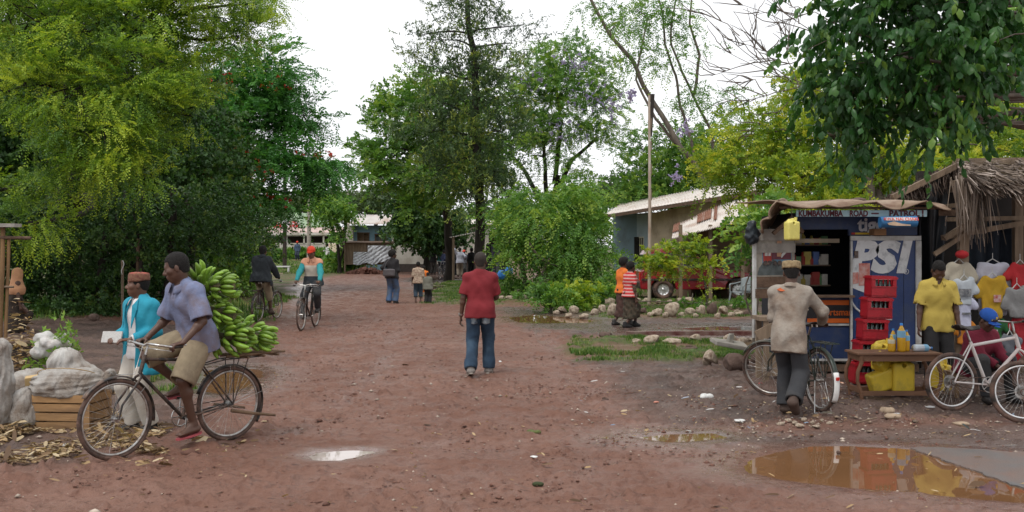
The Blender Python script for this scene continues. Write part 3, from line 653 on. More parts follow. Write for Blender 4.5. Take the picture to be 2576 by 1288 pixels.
# 3 centre: tall grevillea-like tree with black trunk, broad tree left of it, dark round tree
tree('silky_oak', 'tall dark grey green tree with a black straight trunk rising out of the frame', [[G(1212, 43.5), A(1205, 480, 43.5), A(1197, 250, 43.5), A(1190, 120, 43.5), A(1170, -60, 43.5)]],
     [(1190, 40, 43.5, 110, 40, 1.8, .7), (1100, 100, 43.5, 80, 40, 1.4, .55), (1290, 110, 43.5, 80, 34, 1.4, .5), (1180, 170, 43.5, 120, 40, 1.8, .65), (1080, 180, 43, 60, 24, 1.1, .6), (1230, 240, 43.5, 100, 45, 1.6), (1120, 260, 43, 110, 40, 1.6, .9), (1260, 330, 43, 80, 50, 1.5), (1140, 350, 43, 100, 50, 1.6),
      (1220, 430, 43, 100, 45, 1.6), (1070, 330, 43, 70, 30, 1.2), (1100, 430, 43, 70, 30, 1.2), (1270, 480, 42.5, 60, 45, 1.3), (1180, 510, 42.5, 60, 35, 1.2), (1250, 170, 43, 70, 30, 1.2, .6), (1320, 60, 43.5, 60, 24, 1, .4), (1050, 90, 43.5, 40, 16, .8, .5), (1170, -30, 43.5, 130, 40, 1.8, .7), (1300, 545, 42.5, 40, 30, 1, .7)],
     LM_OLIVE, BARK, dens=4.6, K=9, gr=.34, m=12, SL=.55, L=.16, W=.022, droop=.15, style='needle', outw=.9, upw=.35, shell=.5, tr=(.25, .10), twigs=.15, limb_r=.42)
tree('neem_tree', 'broad mid green tree left of the tall black trunk', [[G(1128, 54), A(1128, 560, 54), A(1112, 470, 53.5), A(1095, 380, 53), A(1080, 300, 53)], [A(1120, 540, 54), A(1150, 470, 54), A(1170, 380, 54)]],
     [(1010, 300, 53, 75, 60, 2.4), (1060, 230, 54, 70, 40, 2.2), (1000, 390, 53, 70, 50, 2.2), (1120, 310, 54, 110, 80, 3), (1190, 240, 54.5, 60, 60, 2.4, .7), (1060, 450, 52, 80, 50, 2.2), (950, 270, 53, 24, 30, 1.2, .8), (980, 240, 53, 30, 24, 1.2, .8), (920, 390, 53, 45, 24, 1.4, .9), (900, 420, 53, 30, 16, 1, .7), (960, 440, 52.5, 50, 40, 1.6), (1150, 450, 52, 80, 50, 2.2), (1230, 400, 53, 60, 60, 2), (1140, 400, 52.5, 60, 40, 1.6), (1060, 520, 52, 50, 24, 1.2, .7), (1290, 370, 54, 40, 60, 1.6, .5)],
     LM_MID, BARK, dens=3.4, K=11, gr=.42, m=10, SL=.5, L=.17, W=.05, droop=.3, shell=.42, tr=(.24, .14), twigs=.05)
tree('mango_tree', 'round very dark dense tree before the white far wall', [[G(1075, 68), A(1075, 600, 68)]],
     [(1050, 540, 67, 60, 50, 2.4), (1100, 560, 66, 60, 55, 2.4), (1010, 560, 67, 30, 36, 1.6), (1140, 590, 66, 34, 36, 1.6), (1075, 600, 65.5, 60, 24, 2), (1030, 500, 67, 40, 22, 1.6)],
     LM_DK, BARK, dens=5, K=9, gr=.5, m=8, SL=.45, L=.26, W=.08, style='cluster', shell=.35, tr=(.3, .2), twigs=.05)
tree('jacaranda', 'bright green jacaranda with mauve blossom right of the tall black trunk', [[G(1390, 56), A(1388, 520, 56), A(1405, 440, 56)], [A(1375, 520, 56), A(1372, 420, 56), A(1360, 300, 56)], [A(1400, 480, 56), A(1440, 400, 55.5), A(1500, 350, 55)], [A(1370, 520, 56), A(1320, 430, 56), A(1280, 380, 56)], [A(1395, 460, 56), A(1410, 330, 56), A(1400, 220, 56)]],
     [(1380, 160, 56, 100, 40, 2.6, .75), (1440, 220, 55.5, 110, 50, 2.8, .8), (1340, 240, 56, 80, 60, 2.6, .8), (1520, 260, 55, 60, 50, 2, .6), (1400, 310, 55.5, 120, 50, 2.8, .7), (1530, 180, 55.5, 40, 50, 1.6, .5), (1500, 330, 55, 80, 30, 2, .6), (1320, 330, 56, 60, 40, 2, .6), (1560, 300, 55, 24, 20, 1, .5), (1440, 400, 54.5, 60, 24, 1.6, .4), (1460, 470, 54, 70, 34, 1.8, .6), (1290, 250, 56, 60, 50, 2, .7), (1340, 390, 56, 50, 20, 1.2, .35), (1430, 120, 56, 40, 20, 1.2, .6), (1480, 130, 56, 40, 26, 1.2, .5)],
     LM_MID, BARK, dens=4.2, K=9, gr=.42, m=16, SL=.6, L=.12, W=.03, droop=.35, shell=.6, tr=(.30, .13), twigs=.15,
     flowers=(FPUR, 220, .11, [(1340, 200, 54.5, 60, 30, 1), (1480, 250, 53.5, 60, 40, .8), (1540, 270, 53.5, 30, 40, .8), (1400, 330, 54, 80, 30, 1), (1250, 430, 54, 40, 20, .6), (1450, 160, 54, 40, 24, .8)]))
tree('shrub_thicket', 'large bright green thicket with weeping branches between road and blue house', [[G(1330, 36), A(1310, 660, 36), A(1290, 600, 36)], [G(1350, 35), A(1375, 660, 35), A(1350, 640, 35), A(1330, 610, 35)], [G(1450, 37), A(1450, 600, 37)]],
     [(1300, 560, 37, 60, 70, 2), (1370, 570, 36, 70, 70, 2), (1440, 560, 36.5, 72, 78, 2.2), (1480, 600, 37, 46, 66, 2), (1400, 640, 35.5, 100, 50, 1.8), (1290, 620, 36.5, 50, 40, 1.4, .7), (1455, 490, 37, 60, 36, 1.8, .8), (1340, 510, 37, 60, 34, 1.6), (1480, 670, 35.5, 50, 36, 1.4), (1430, 690, 35, 60, 24, 1.2)],
     LM_MID, BARK2, dens=7, K=11, gr=.30, m=12, SL=.5, L=.105, W=.028, droop=.8, outw=.7, upw=-.1, shell=.42, tr=(.10, .06), twigs=.12, cat='shrub')
# right: slanting sparse tree, lime tree, broad-leaf tree close by, backdrop trees
tree('slender_tree', 'tall sparse tree with several long slanting grey stems above the tin roofs', [[G(1805, 45), A(1795, 510, 45), A(1765, 440, 45), A(1712, 372, 44.5), A(1665, 290, 44.5), A(1618, 215, 44.5), A(1590, 150, 44.5), A(1540, 95, 44.5), A(1505, 35, 44.5), A(1478, -20, 44.5)],
      [A(1760, 450, 45), A(1738, 350, 45), A(1712, 270, 45), A(1700, 190, 45), A(1672, 110, 45), A(1668, 40, 45), A(1650, -30, 45)], [A(1780, 480, 45), A(1795, 400, 45), A(1790, 330, 45), A(1748, 250, 45), A(1715, 180, 45), A(1688, 110, 45), A(1690, 50, 45), A(1705, -20, 45)], [A(1745, 240, 45), A(1760, 140, 45), A(1735, 60, 45), A(1740, -20, 45)], [A(1700, 360, 45), A(1650, 300, 44.5), A(1600, 200, 44.5), A(1630, 40, 44.5)]],
     [(1500, 20, 44.5, 50, 30, 1.6, .5), (1560, 60, 44.5, 60, 40, 1.6, .5), (1640, 60, 44.5, 60, 50, 1.6, .5), (1700, 50, 44.5, 50, 60, 1.6, .5), (1620, 130, 44.5, 50, 40, 1.4, .4), (1680, 160, 44.5, 60, 50, 1.6, .4), (1760, 110, 44.5, 50, 30, 1.4, .3), (1590, 20, 44.5, 50, 30, 1.4, .5), (1740, 240, 45, 60, 40, 1.4, .5), (1660, 0, 44.5, 90, 30, 1.6, .5), (1830, 250, 44, 50, 40, 1.4, .7), (1560, 130, 44.5, 30, 26, 1, .4)],
     LM_MID, BARK2, dens=4.5, K=6, gr=.36, m=16, SL=.7, L=.12, W=.026, droop=.6, shell=.7, tr=(.15, .065), twigs=.3, outw=.5, upw=-.1, flowers=(FPUR, 40, .12, [(1718, 325, 42.5, 10, 16, .3), (1700, 440, 43, 10, 16, .3), (1590, 240, 43, 10, 12, .3)]))
tree('thorn_tree', 'mid green tree mass rising behind the blue house with the long tin roof', [[G(1700, 50), A(1700, 480, 50), A(1680, 400, 50)]],
     [(1640, 440, 49, 80, 60, 2.4), (1720, 420, 49, 80, 60, 2.4), (1700, 490, 48, 110, 34, 2.2), (1620, 380, 50, 50, 40, 1.6, .8), (1780, 370, 49, 70, 60, 2, .8), (1600, 480, 48.5, 40, 30, 1.4), (1690, 350, 49, 40, 40, 1.4, .7), (1850, 420, 48, 80, 80, 2.4), (1565, 500, 49, 30, 20, 1.2, .8)],
     LM_MID, BARK, dens=5.0, K=9, gr=.42, m=14, SL=.55, L=.13, W=.032, droop=.4, shell=.45, tr=(.25, .15), twigs=.15)
bare = []
for (a, b, c) in (((2120, 250), (2010, 215), (1810, 120)), ((2060, 220), (1960, 190), (1790, 60)), ((2120, 150), (2030, 70), (1900, -20)), ((2080, 90), (1980, 60), (1860, 10)), ((2020, 215), (1930, 240), (1850, 260)), ((2080, 200), (2000, 120), (1930, 40)), ((1960, 190), (1900, 120), (1880, 20)),
                ((1900, 155), (1850, 170), (1790, 190)), ((2020, 215), (1960, 280), (1880, 330)), ((1930, 240), (1900, 200), (1850, 210)), ((2010, 215), (1980, 150), (1990, 60)), ((1960, 100), (1930, 130), (1870, 110)), ((2050, 130), (1990, 160), (1920, 150)), ((2010, 60), (2000, 20), (1950, -10)), ((1860, 90), (1830, 60), (1760, 30)), ((2100, 60), (2050, 30), (2000, 40))):
    bare.append([A(*a, 21), A(*b, 21.2), A(*c, 21.4)])
    for _ in range(5):
        q = random.random(); p = Vector(A(*b, 21.2)).lerp(Vector(A(*c, 21.4)), q); dd_ = (Vector(A(*c, 21.4))-Vector(A(*b, 21.2))).normalized(); q1 = p+dd_*.35+Vector((random.uniform(-.2, .2), random.uniform(-.2, .2), random.uniform(-.2, .3))); bare.append([p, q1, q1+dd_*.3+Vector((random.uniform(-.2, .2), 0, random.uniform(-.15, .35)))])
low = [[A(2190, 560, 22), A(2160, 500, 22), A(2080, 480, 21.8), A(2000, 440, 21.6), A(1860, 400, 21.4)], [A(2170, 520, 22), A(2090, 470, 21.8), A(2040, 420, 21.6), A(1960, 400, 21.5), A(1840, 420, 21.5)], [A(2150, 500, 22), A(2060, 530, 21.6), A(1980, 560, 21.4)], [A(2080, 480, 21.8), A(1980, 470, 21.6), A(1900, 490, 21.4)]]
tree('lime_tree', 'yellow lime coloured tree spreading thin branches behind the kiosk roof', [[G(2175, 22.3), A(2180, 560, 22.3), A(2185, 470, 22.3), A(2160, 330, 22.3), A(2120, 220, 22)], [A(2210, 560, 22.6), A(2207, 460, 22.6), A(2230, 330, 22.6), A(2300, 180, 22.6)]],
     [(2000, 260, 22.5, 75, 50, 1.3, .8), (2060, 210, 22.5, 60, 50, 1.3, .8), (1900, 330, 22, 60, 46, 1.2, .75), (1850, 400, 21.6, 70, 50, 1.2, .8), (1970, 350, 22, 80, 50, 1.3, .9), (2060, 330, 22.4, 80, 60, 1.4), (1935, 455, 21.4, 80, 46, 1.2, .85), (2050, 440, 21.8, 80, 60, 1.2, .9), (1825, 440, 21.4, 44, 26, 1, .7), (2100, 520, 21.4, 80, 40, 1.1, .8), (1950, 530, 21, 70, 30, .9, .7), (2260, 460, 23, 90, 60, 1.5), (2380, 440, 23.5, 90, 60, 1.5), (1780, 360, 22, 40, 30, .9, .5), (2200, 380, 23, 80, 60, 1.4), (2330, 500, 23, 80, 40, 1.3), (2280, 440, 25, 100, 50, 1.6), (2430, 420, 25, 100, 60, 1.6), (2130, 470, 23, 70, 50, 1.3), (2480, 300, 24, 60, 60, 1.5, .7), (2540, 380, 24, 50, 50, 1.3, .8)],
     LM_LIME, BARK2, dens=11.0, K=13, gr=.26, m=14, SL=.36, L=.08, W=.018, droop=.4, shell=.6, tr=(.17, .10), twigs=.06, extra_limbs=[(.011, b) for b in bare]+[(.04, b) for b in low])
tree('acacia', 'darker green tree behind the thatched stall at the right', [[G(2560, 30), A(2560, 420, 30)], [G(2480, 31), A(2480, 380, 31)]],
     [(2450, 200, 29, 120, 120, 2.4), (2560, 240, 29, 100, 110, 2.4), (2560, 380, 28, 90, 60, 1.8), (2430, 370, 28, 60, 50, 1.6), (2300, 250, 30, 120, 120, 2.5), (2600, 100, 29, 100, 100, 2), (2200, 470, 32, 150, 60, 2), (2400, 480, 31, 150, 60, 2), (2050, 540, 33, 120, 50, 2), (2780, 300, 31, 160, 150, 3), (2820, 520, 30, 160, 80, 2.4), (3080, 380, 32, 170, 170, 3), (3100, 600, 31, 170, 70, 2.4)], LM_MID, BARK2, dens=5, K=12, gr=.4, m=12, SL=.5, L=.12, W=.03, droop=.3, shell=.5, tr=(.16, .1))
tree('fig_tree', 'large tree close by with broad drooping dark leaves above the kiosk', [[(8.4, 11.6, 0), (8.2, 11.4, 3), (7.5, 11.2, 5.2), (6.3, 10.8, 6.4)]],
     [(2160, 15, 10.6, 110, 80, .8), (2300, 15, 10.2, 130, 90, .9), (2450, 35, 10.2, 120, 90, .9), (2150, 135, 10.5, 120, 60, .7), (2290, 145, 10, 130, 60, .8), (2420, 155, 10, 110, 60, .8), (2130, 235, 10.6, 90, 46, .6), (2230, 245, 10.2, 110, 50, .7), (2370, 245, 10, 110, 50, .7), (2150, 315, 10.6, 60, 40, .5), (2300, 325, 10.2, 90, 30, .55, .8), (2420, 305, 10.2, 70, 40, .6), (2520, 105, 10.6, 90, 90, .8, .8), (2560, -25, 10.4, 90, 70, .8), (2080, 55, 10.8, 40, 50, .5, .7), (2180, 355, 10.6, 50, 20, .35, .7), (2060, 255, 10.8, 40, 30, .4, .6), (2360, -85, 10.2, 260, 50, 1)],
     LM_BROAD, BARK2, dens=17, K=3.0, gr=.16, m=9, SL=.32, L=.115, W=.029, droop=.5, style='hang', outw=.6, upw=-.1, shell=.5, rnd=.6, tr=(.20, .12), twigs=.25, limb_r=.35)
# small ones
tree('sapling', 'small umbrella shaped lime green sapling in the stone ringed bed', [[G(1778, 29.6), A(1775, 720, 29.6), A(1760, 660, 29.6), A(1730, 630, 29.6)]],
     [(1660, 650, 29.6, 55, 22, .5), (1700, 628, 29.6, 50, 18, .6), (1760, 638, 29.4, 46, 22, .5), (1640, 668, 29.5, 36, 12, .4), (1700, 672, 29.4, 50, 12, .4), (1785, 668, 29.4, 30, 12, .4), (1775, 725, 29.4, 18, 18, .3, .7), (1750, 600+10, 29.6, 30, 12, .3), (1770, 765, 29.4, 22, 14, .3, .8)],
     LM_LIME, BARK2, dens=22, K=5, gr=.14, m=14, SL=.30, L=.075, W=.018, droop=.35, shell=.5, flat=.5, up=1.3, tr=(.03, .02), twigs=.2)
tree('roadside_tree', 'small bright green leaning tree before the far pub veranda', [[G(855, 68), A(850, 620, 68), A(835, 570, 68)], [G(850, 68), A(870, 600, 68)]],
     [(805, 530, 68, 24, 18, 1.5), (835, 512, 68, 40, 22, 1.8), (862, 545, 67, 28, 26, 1.6), (825, 555, 67, 34, 16, 1.5), (850, 580, 67, 26, 26, 1.2, .8), (840, 535, 66.5, 50, 26, 1.4)],
     LM_MID, BARK, dens=3.6, K=7, gr=.4, m=10, SL=.5, L=.2, W=.06, style='cluster', shell=.45, tr=(.12, .08), twigs=.1)
for i, (x, y, Y, rx, rz) in enumerate([(945, 500, 110, 42, 34), (800, 500, 120, 60, 20), (870, 500, 125, 40, 16), (720, 520, 130, 50, 12), (1550, 480, 100, 60, 20), (1240, 560, 90, 60, 60), (1470, 540, 95, 60, 40), (1180, 590, 85, 50, 30)]):
    tree('distant_tree', ['blue green round tree rising over the white roofed far house', 'low far tree line left of the flame tree tips', 'low far tree between two far poles', 'faint far tree above the pale green gable', 'far low tree seen under the jacaranda crown', 'green far tree behind the black trunk', 'far green tree hidden behind the thicket', 'far dark green tree behind the standing group'][i],
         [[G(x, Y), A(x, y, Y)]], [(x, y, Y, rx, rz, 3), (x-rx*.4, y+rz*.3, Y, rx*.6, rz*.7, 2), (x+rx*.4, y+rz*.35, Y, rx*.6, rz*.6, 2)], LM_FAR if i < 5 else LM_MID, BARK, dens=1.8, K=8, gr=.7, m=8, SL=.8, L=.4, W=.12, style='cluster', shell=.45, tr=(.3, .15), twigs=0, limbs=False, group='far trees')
def bush(label, lobes, mat, dens=14, group='bushes', L=.09, W=.026, SL=.3, style='pinnate', droop=.4, m=10, K=6, gr=.16, name='bush'):
    lb = lobes[0]; b = G(lb[0], lb[2]); return tree(name, label, [[b, (b[0]+.03, b[1], .5)]], lobes, mat, BARK2, dens=dens*1.4, K=K*1.6, gr=gr, m=m, SL=SL, L=L, W=W, droop=droop, style=style, shell=.5, tr=(.03, .015), twigs=.15, group=group, cat='bush')
bush('cut leafy branches heaped at the left end of the stone bed', [(1385, 750, 27.6, 40, 34, .5), (1370, 735, 28, 22, 16, .4), (1400, 770, 27.4, 26, 16, .3)], LM_MID)
bush('feathery green bush beside the heaped cut branches', [(1450, 735, 28.6, 36, 16, .5), (1430, 750, 28, 36, 26, .5), (1480, 745, 28.4, 30, 24, .4)], LM_LIME, dens=11)
bush('dark green bush at the corner of the blue house', [(1545, 715, 32, 34, 40, .6), (1520, 740, 31, 30, 24, .5), (1560, 690, 32, 22, 26, .4)], LM_MID)
bush('bright green leafy shrub beside the kiosk roof', [(1895, 565, 17.6, 36, 34, .7), (1945, 530, 17.8, 40, 26, .6), (1880, 620, 17.6, 30, 20, .5, .6)], LM_LIME if 0 else LM_MID, dens=12, L=.10, W=.03)
bush('low weeds at the foot of the sapling', [(1740, 775, 28.6, 36, 10, .4), (1850, 770, 29, 30, 9, .3), (1440, 790, 28, 40, 10, .3)], LM_MID, dens=16, L=.06)
bush('low shrubs along the far roadside left of the shack', [(860, 655, 70, 30, 16, 1), (890, 660, 70, 24, 12, 1), (925-60, 645, 71, 24, 14, 1)], LM_MID, dens=5, L=.2, W=.06, gr=.3, SL=.4)
bush('clipped green hedge row below the pub balustrade', [(x, 645, 92, 26, 13, 1) for x in range(690, 860, 34)], LM_MID, dens=4, L=.25, W=.08, gr=.3, SL=.4, style='cluster', name='low_hedge')
bush('overgrown bushes behind the banana load by the verge', [(470, 660, 36, 60, 40, 1.2), (600, 640, 38, 60, 50, 1.2), (630, 700, 36, 40, 24, .8), (520, 720, 33, 50, 24, .8), (590, 690, 35, 30, 30, .8)], LM_MID, dens=4.5, L=.12, W=.035, gr=.3, SL=.45)
bush('weeds by the shed wall behind the man in red', [(1290, 720, 37, 30, 26, .6), (1340, 735, 36, 40, 18, .6), (1310, 755, 34, 34, 12, .5)], LM_MID, dens=9)
# ------------------------------------------------------------------ people
SKIN = M('skin', (.088, .043, .028), r=.5, var=.12, scale=9, bump=.05, bs=60, spec=.45)
SKIN2 = M('skin_brown', (.125, .060, .038), r=.5, var=.12, scale=9, bump=.05, bs=60, spec=.45)
HAIR = M('hair_black', (.012, .010, .009), r=.9, var=.3, scale=60, bump=.7, bs=220)
EYE = M('eye_white', (.5, .46, .42), r=.25, bump=0, var=.05)
SHOE_D = M('shoe_dark', (.03, .026, .025), r=.5, var=.3, scale=20)
def cloth(name, c, r=.85, dirt=None, da=.3, var=.12, **k): return M(name, c, r=r, var=var, scale=5, bump=.25, bs=34, dirt=dirt, da=da, **k)
def stripes(name, cols, axis='Z', period=.1, widths=None, scale=1, noise=0):
    if name in _M: return _M[name]
    m = bpy.data.materials.new(name); m.use_nodes = True; n, l = nt(m); b = n['Principled BSDF']
    t = n.new('ShaderNodeTexCoord'); s = n.new('ShaderNodeSeparateXYZ'); l.new(t.outputs['Object'], s.inputs[0])
    d = n.new('ShaderNodeMath'); d.operation = 'DIVIDE'; l.new(s.outputs[axis], d.inputs[0]); d.inputs[1].default_value = period
    f = n.new('ShaderNodeMath'); f.operation = 'FRACT'; l.new(d.outputs[0], f.inputs[0])
    rp = n.new('ShaderNodeValToRGB'); rp.color_ramp.interpolation = 'CONSTANT'; w = widths or [i/len(cols) for i in range(len(cols))]
    while len(rp.color_ramp.elements) < len(cols): rp.color_ramp.elements.new(.5)
    for e, p, c in zip(rp.color_ramp.elements, w, cols): e.position = p; e.color = (*c, 1)
    l.new(f.outputs[0], rp.inputs[0]); out = rp.outputs[0]
    l.new(out, b.inputs['Base Color']); b.inputs['Roughness'].default_value = .85
    _M[name] = m; return m
def bands(name, stops, axis='Z'):
    """hard colour bands along an object axis in metres: [(start, rgb), ...]"""
    if name in _M: return _M[name]
    m = bpy.data.materials.new(name); m.use_nodes = True; n, l = nt(m); b = n['Principled BSDF']
    t = n.new('ShaderNodeTexCoord'); s = n.new('ShaderNodeSeparateXYZ'); l.new(t.outputs['Object'], s.inputs[0])
    v = s.outputs[axis]
    if axis == 'X': a_ = n.new('ShaderNodeMath'); a_.operation = 'ABSOLUTE'; l.new(v, a_.inputs[0]); v = a_.outputs[0]
    d = n.new('ShaderNodeMath'); d.operation = 'DIVIDE'; l.new(v, d.inputs[0]); d.inputs[1].default_value = 2.0
    rp = n.new('ShaderNodeValToRGB'); rp.color_ramp.interpolation = 'CONSTANT'
    while len(rp.color_ramp.elements) < len(stops): rp.color_ramp.elements.new(.5)
    for e, (p, c) in zip(rp.color_ramp.elements, stops): e.position = p/2; e.color = (*c, 1)
    l.new(d.outputs[0], rp.inputs[0]); l.new(rp.outputs[0], b.inputs['Base Color']); b.inputs['Roughness'].default_value = .85
    _M[name] = m; return m
def V3(*a): return Vector(a)
def ik(a, b, l1, l2, hint):
    d = b-a; L = min(d.length, (l1+l2)*.995); d = d.normalized()
    x = (l1*l1-l2*l2+L*L)/(2*L); h = math.sqrt(max(0, l1*l1-x*x)); hn = Vector(hint); hn = hn-d*hn.dot(d)
    hn = hn.normalized() if hn.length > 1e-5 else d.orthogonal().normalized()
    return a+d*x+hn*h, a+d*L
def Rmat(fwd, up=(0, 0, 1)):
    f = Vector(fwd).normalized(); r = f.cross(Vector(up)).normalized(); u = r.cross(f); return Matrix((r, f, u)).transposed()
class Person:
    """local frame: +y is the way they face, +x their right, z up; origin on the ground"""
    def __init__(s, label, loc, heading, H=1.72, pelvis=(0, 0, .93), lean=(0, .03, 1), twist=0, hands=None, feet=None, toes=None, knees=((.1, 1, 0), (-.1, 1, 0)), elbows=((.5, -1, -.2), (-.5, -1, -.2)),
                 head=(0, 0), fingers=None, palms=None, vox=.009, fem=0, bulk=1.0, skin=SKIN, group=None, curl=.5, shoulder_up=0, female_hair=None):
        k = H/1.75; s.k = k; s.vox = vox; s.skin = skin; s.fem = fem; s.bulk = bulk
        rz = math.atan2(-heading[0], heading[1])
        s.t = thing('person', label, 'person', loc, rz, group)
        s.P = P = V3(*pelvis)*k if pelvis[2] > .5 and pelvis[0] == 0 and hands is None else V3(*pelvis)
        U = V3(*lean).normalized(); s.U = U
        R0 = V3(math.cos(twist*.4), math.sin(twist*.4), 0); R1 = V3(math.cos(twist), math.sin(twist), 0); R1 = (R1-U*R1.dot(U)).normalized(); s.R1 = R1; s.Fw = U.cross(R1)
        s.Nk = P+U*.50*k+s.Fw*.0; s.C = P+U*.33*k+s.Fw*.01
        shw = (.172 if not fem else .152)*k
        s.sh = [s.Nk-U*(.068-shoulder_up)*k+R1*shw*sg for sg in (1, -1)]
        s.hip = [P+R0*.085*k*sg-V3(0, 0, .02)*k for sg in (1, -1)]
        hands = hands or [s.sh[0]+V3(.08, .03, -.56)*k, s.sh[1]+V3(-.08, .03, -.56)*k]
        feet = feet or [V3(.10, .04, .085)*k, V3(-.10, -.04, .085)*k]
        s.el = []; s.wr = []; s.kn = []; s.an = []
        for i in range(2):
            e, w = ik(s.sh[i], V3(*hands[i]), .285*k, .26*k, elbows[i]); s.el.append(e); s.wr.append(w)
            q, a = ik(s.hip[i], V3(*feet[i]), .44*k, .43*k, knees[i]); s.kn.append(q); s.an.append(a)
        s.toes = [V3(*t).normalized() for t in (toes or ((.15, 1, -.0), (-.15, 1, -.0)))]
        s.fg = [V3(*f).normalized() if f else (s.wr[i]-s.el[i]).normalized() for i, f in enumerate(fingers or (None, None))]
        s.pn = [V3(*f).normalized() if f else V3(-1 if i == 0 else 1, .3, 0) for i, f in enumerate(palms or (None, None))]
        s.curl = curl
        yaw, pit = head; cy_, sy_ = math.cos(yaw), math.sin(yaw)
        nd = (U*.75+V3(0, 0, .5)+V3(0, .12, 0)).normalized()
        s.hf = V3(-math.sin(yaw)*math.cos(pit), math.cos(yaw)*math.cos(pit), math.sin(pit)); s.hR = Rmat(s.hf)
        s.nk1 = s.Nk+nd*.085*k; s.hc = s.nk1+nd*.075*k+s.hf*.018*k
    def hp(s, x, y, z): return s.hc+s.hR @ (V3(x, y, z)*s.k*1.1)
    def hrot(s, R=None): return s.hR if R is None else s.hR @ R
    def body(s, mat=None, bare=()):
        k = s.k; b = Blob(); P, U, C, Nk = s.P, s.U, s.C, s.Nk; f = tuple(s.Fw); q = s.bulk
        b.cap(P+s.R1*.05*k, P-s.R1*.05*k, .105*k*q, k=.05, n=f, f=.85)
        b.cap(P, C, .112*k*q, .125*k*q, k=.06, n=f, f=.75); b.cap(C+s.R1*.06*k, C-s.R1*.06*k, .112*k*q, k=.06, n=f, f=.8)
        b.cap(s.sh[0]-s.R1*.03*k, s.sh[1]+s.R1*.03*k, .058*k, k=.06); [b.cap(Nk+U*.0*k, q_, .048*k, .048*k, k=.05) for q_ in s.sh]
        if s.fem: [b.ell(C+s.R1*.07*k*g+s.Fw*.085*k+U*.02*k, .06*k, k=.04) for g in (1, -1)]
        b.cap(Nk-U*.03*k, s.nk1+s.hf*.0, .058*k, .052*k, k=.03)
        for i in range(2):
            b.cap(s.sh[i], s.el[i], .051*k*q, .038*k*q, k=.03); b.cap(s.el[i], s.wr[i], .039*k*q, .026*k*q, k=.02)
            m = s.el[i].lerp(s.wr[i], .25); b.ell(m, .041*k*q, k=.02)
            b.cap(s.hip[i], s.kn[i], .083*k*q, .056*k*q, k=.04); b.cap(s.kn[i], s.an[i], .053*k*q, .034*k*q, k=.02)
            cd = (s.an[i]-s.kn[i]).normalized(); back = -(s.toes[i]-cd*s.toes[i].dot(cd)); b.ell(s.kn[i].lerp(s.an[i], .28)+back*.018*k, .052*k*q, k=.03)
            s.foot(b, i, 0); s.hand(b, i)
        s.head(b)
        return b.mesh('body', s.vox, mat or s.skin, s.t)
    def foot(s, b, i, infl, k_=.02):
        k = s.k; a = s.an[i]; t = s.toes[i]; dn = V3(0, 0, -1)-t*(-t.z); dn.normalize()
        h = a+dn*.045*k-t*.025*k; toe = a+dn*.058*k+t*.145*k
        b.cap(h, toe, .036*k+infl, .024*k+infl, k=k_, n=tuple(t.cross(dn)), f=1.35); b.cap(a, a+t*.10*k+dn*.045*k, .036*k+infl, .022*k+infl, k=k_)
        if s.vox < .008 and infl == 0:
            sd_ = t.cross(dn).normalized()
            for j in range(5): b.cap(toe+sd_*(j-2)*.016*k-t*.01, toe+sd_*(j-2)*.016*k+t*(.028-.003*abs(j-1))*k-dn*.0, .010*k, .008*k, k=.006)
    def hand(s, b, i):
        k = s.k; w = s.wr[i]; f = s.fg[i]; n = s.pn[i]; n = (n-f*n.dot(f)).normalized(); sd_ = f.cross(n).normalized()
        if (i == 0) == (sd_.dot(s.R1) > 99): pass
        side = 1 if i == 0 else -1
        sd_ = sd_*side   # towards the thumb
        b.cap(w+f*.015*k, w+f*.085*k, .030*k, .034*k, k=.015, n=tuple(n), f=.42)
        c = s.curl
        if s.vox > .013: b.cap(w+f*.09*k, w+f*.15*k+n*.03*c*k, .028*k, .018*k, k=.02, n=tuple(n), f=.55)
        else:
            for j, L in enumerate((.068, .076, .071, .056)):
                p0 = w+f*.088*k+sd_*(.0285-.019*j)*k; a1 = c*.9; p = p0; a_ = 0
                for seg, fr in enumerate((.45, .32, .23)):
                    a_ += a1*(.75, 1.1, .8)[seg]; d = f*math.cos(a_)+n*math.sin(a_); p2 = p+d*L*fr*k; b.cap(p, p2, (.0098-.0008*seg)*k, (.0092-.0008*seg)*k, k=.004); p = p2
        t0 = w+f*.03*k+sd_*.026*k; t1 = t0+(f*.55+sd_*.75+n*.25*c).normalized()*.04*k; t2 = t1+(f*.8+sd_*.2+n*.6*c).normalized()*.032*k
        b.cap(t0, t1, .014*k, .012*k, k=.01); b.cap(t1, t2, .012*k, .010*k, k=.005)
    def head(s, b):
        h = s.hp; k = s.k*1.1; R = np.array(s.hR)
        b.ell(h(0, -.012, .03), (.074*k, .094*k, .088*k), R, k=.02); b.ell(h(0, .018, -.035), (.060*k, .070*k, .078*k), R, k=.03)
        b.cap(h(0, .055, -.088), h(0, .045, -.075), .030*k, .04*k, k=.03); b.cap(s.nk1, h(0, -.01, -.05), .052*k, .052*k, k=.03)
        b.cap(h(-.026, .074, .020), h(.026, .074, .020), .015*k, k=.018)
        b.cap(h(0, .082, .005), h(0, .104, -.030), .010*k, .016*k, k=.008); b.cap(h(-.017, .090, -.034), h(.017, .090, -.034), .0115*k, k=.006)
        b.cap(h(-.019, .086, -.060), h(.019, .086, -.060), .0105*k, k=.004); b.cap(h(-.017, .084, -.075), h(.017, .084, -.075), .0105*k, k=.004)
        for g in (-1, 1):
            b.ell(h(.045*g, .055, -.02), .024*k, k=.02)
            b.ell(h(.031*g, .078, .004), .011*k, k=.006)
            b.ell(h(.076*g, -.008, -.01), (.009*k, .018*k, .031*k), R, k=.006); b.ell(h(.031*g, .090, .004), .008*k, k=.005, op=-1)
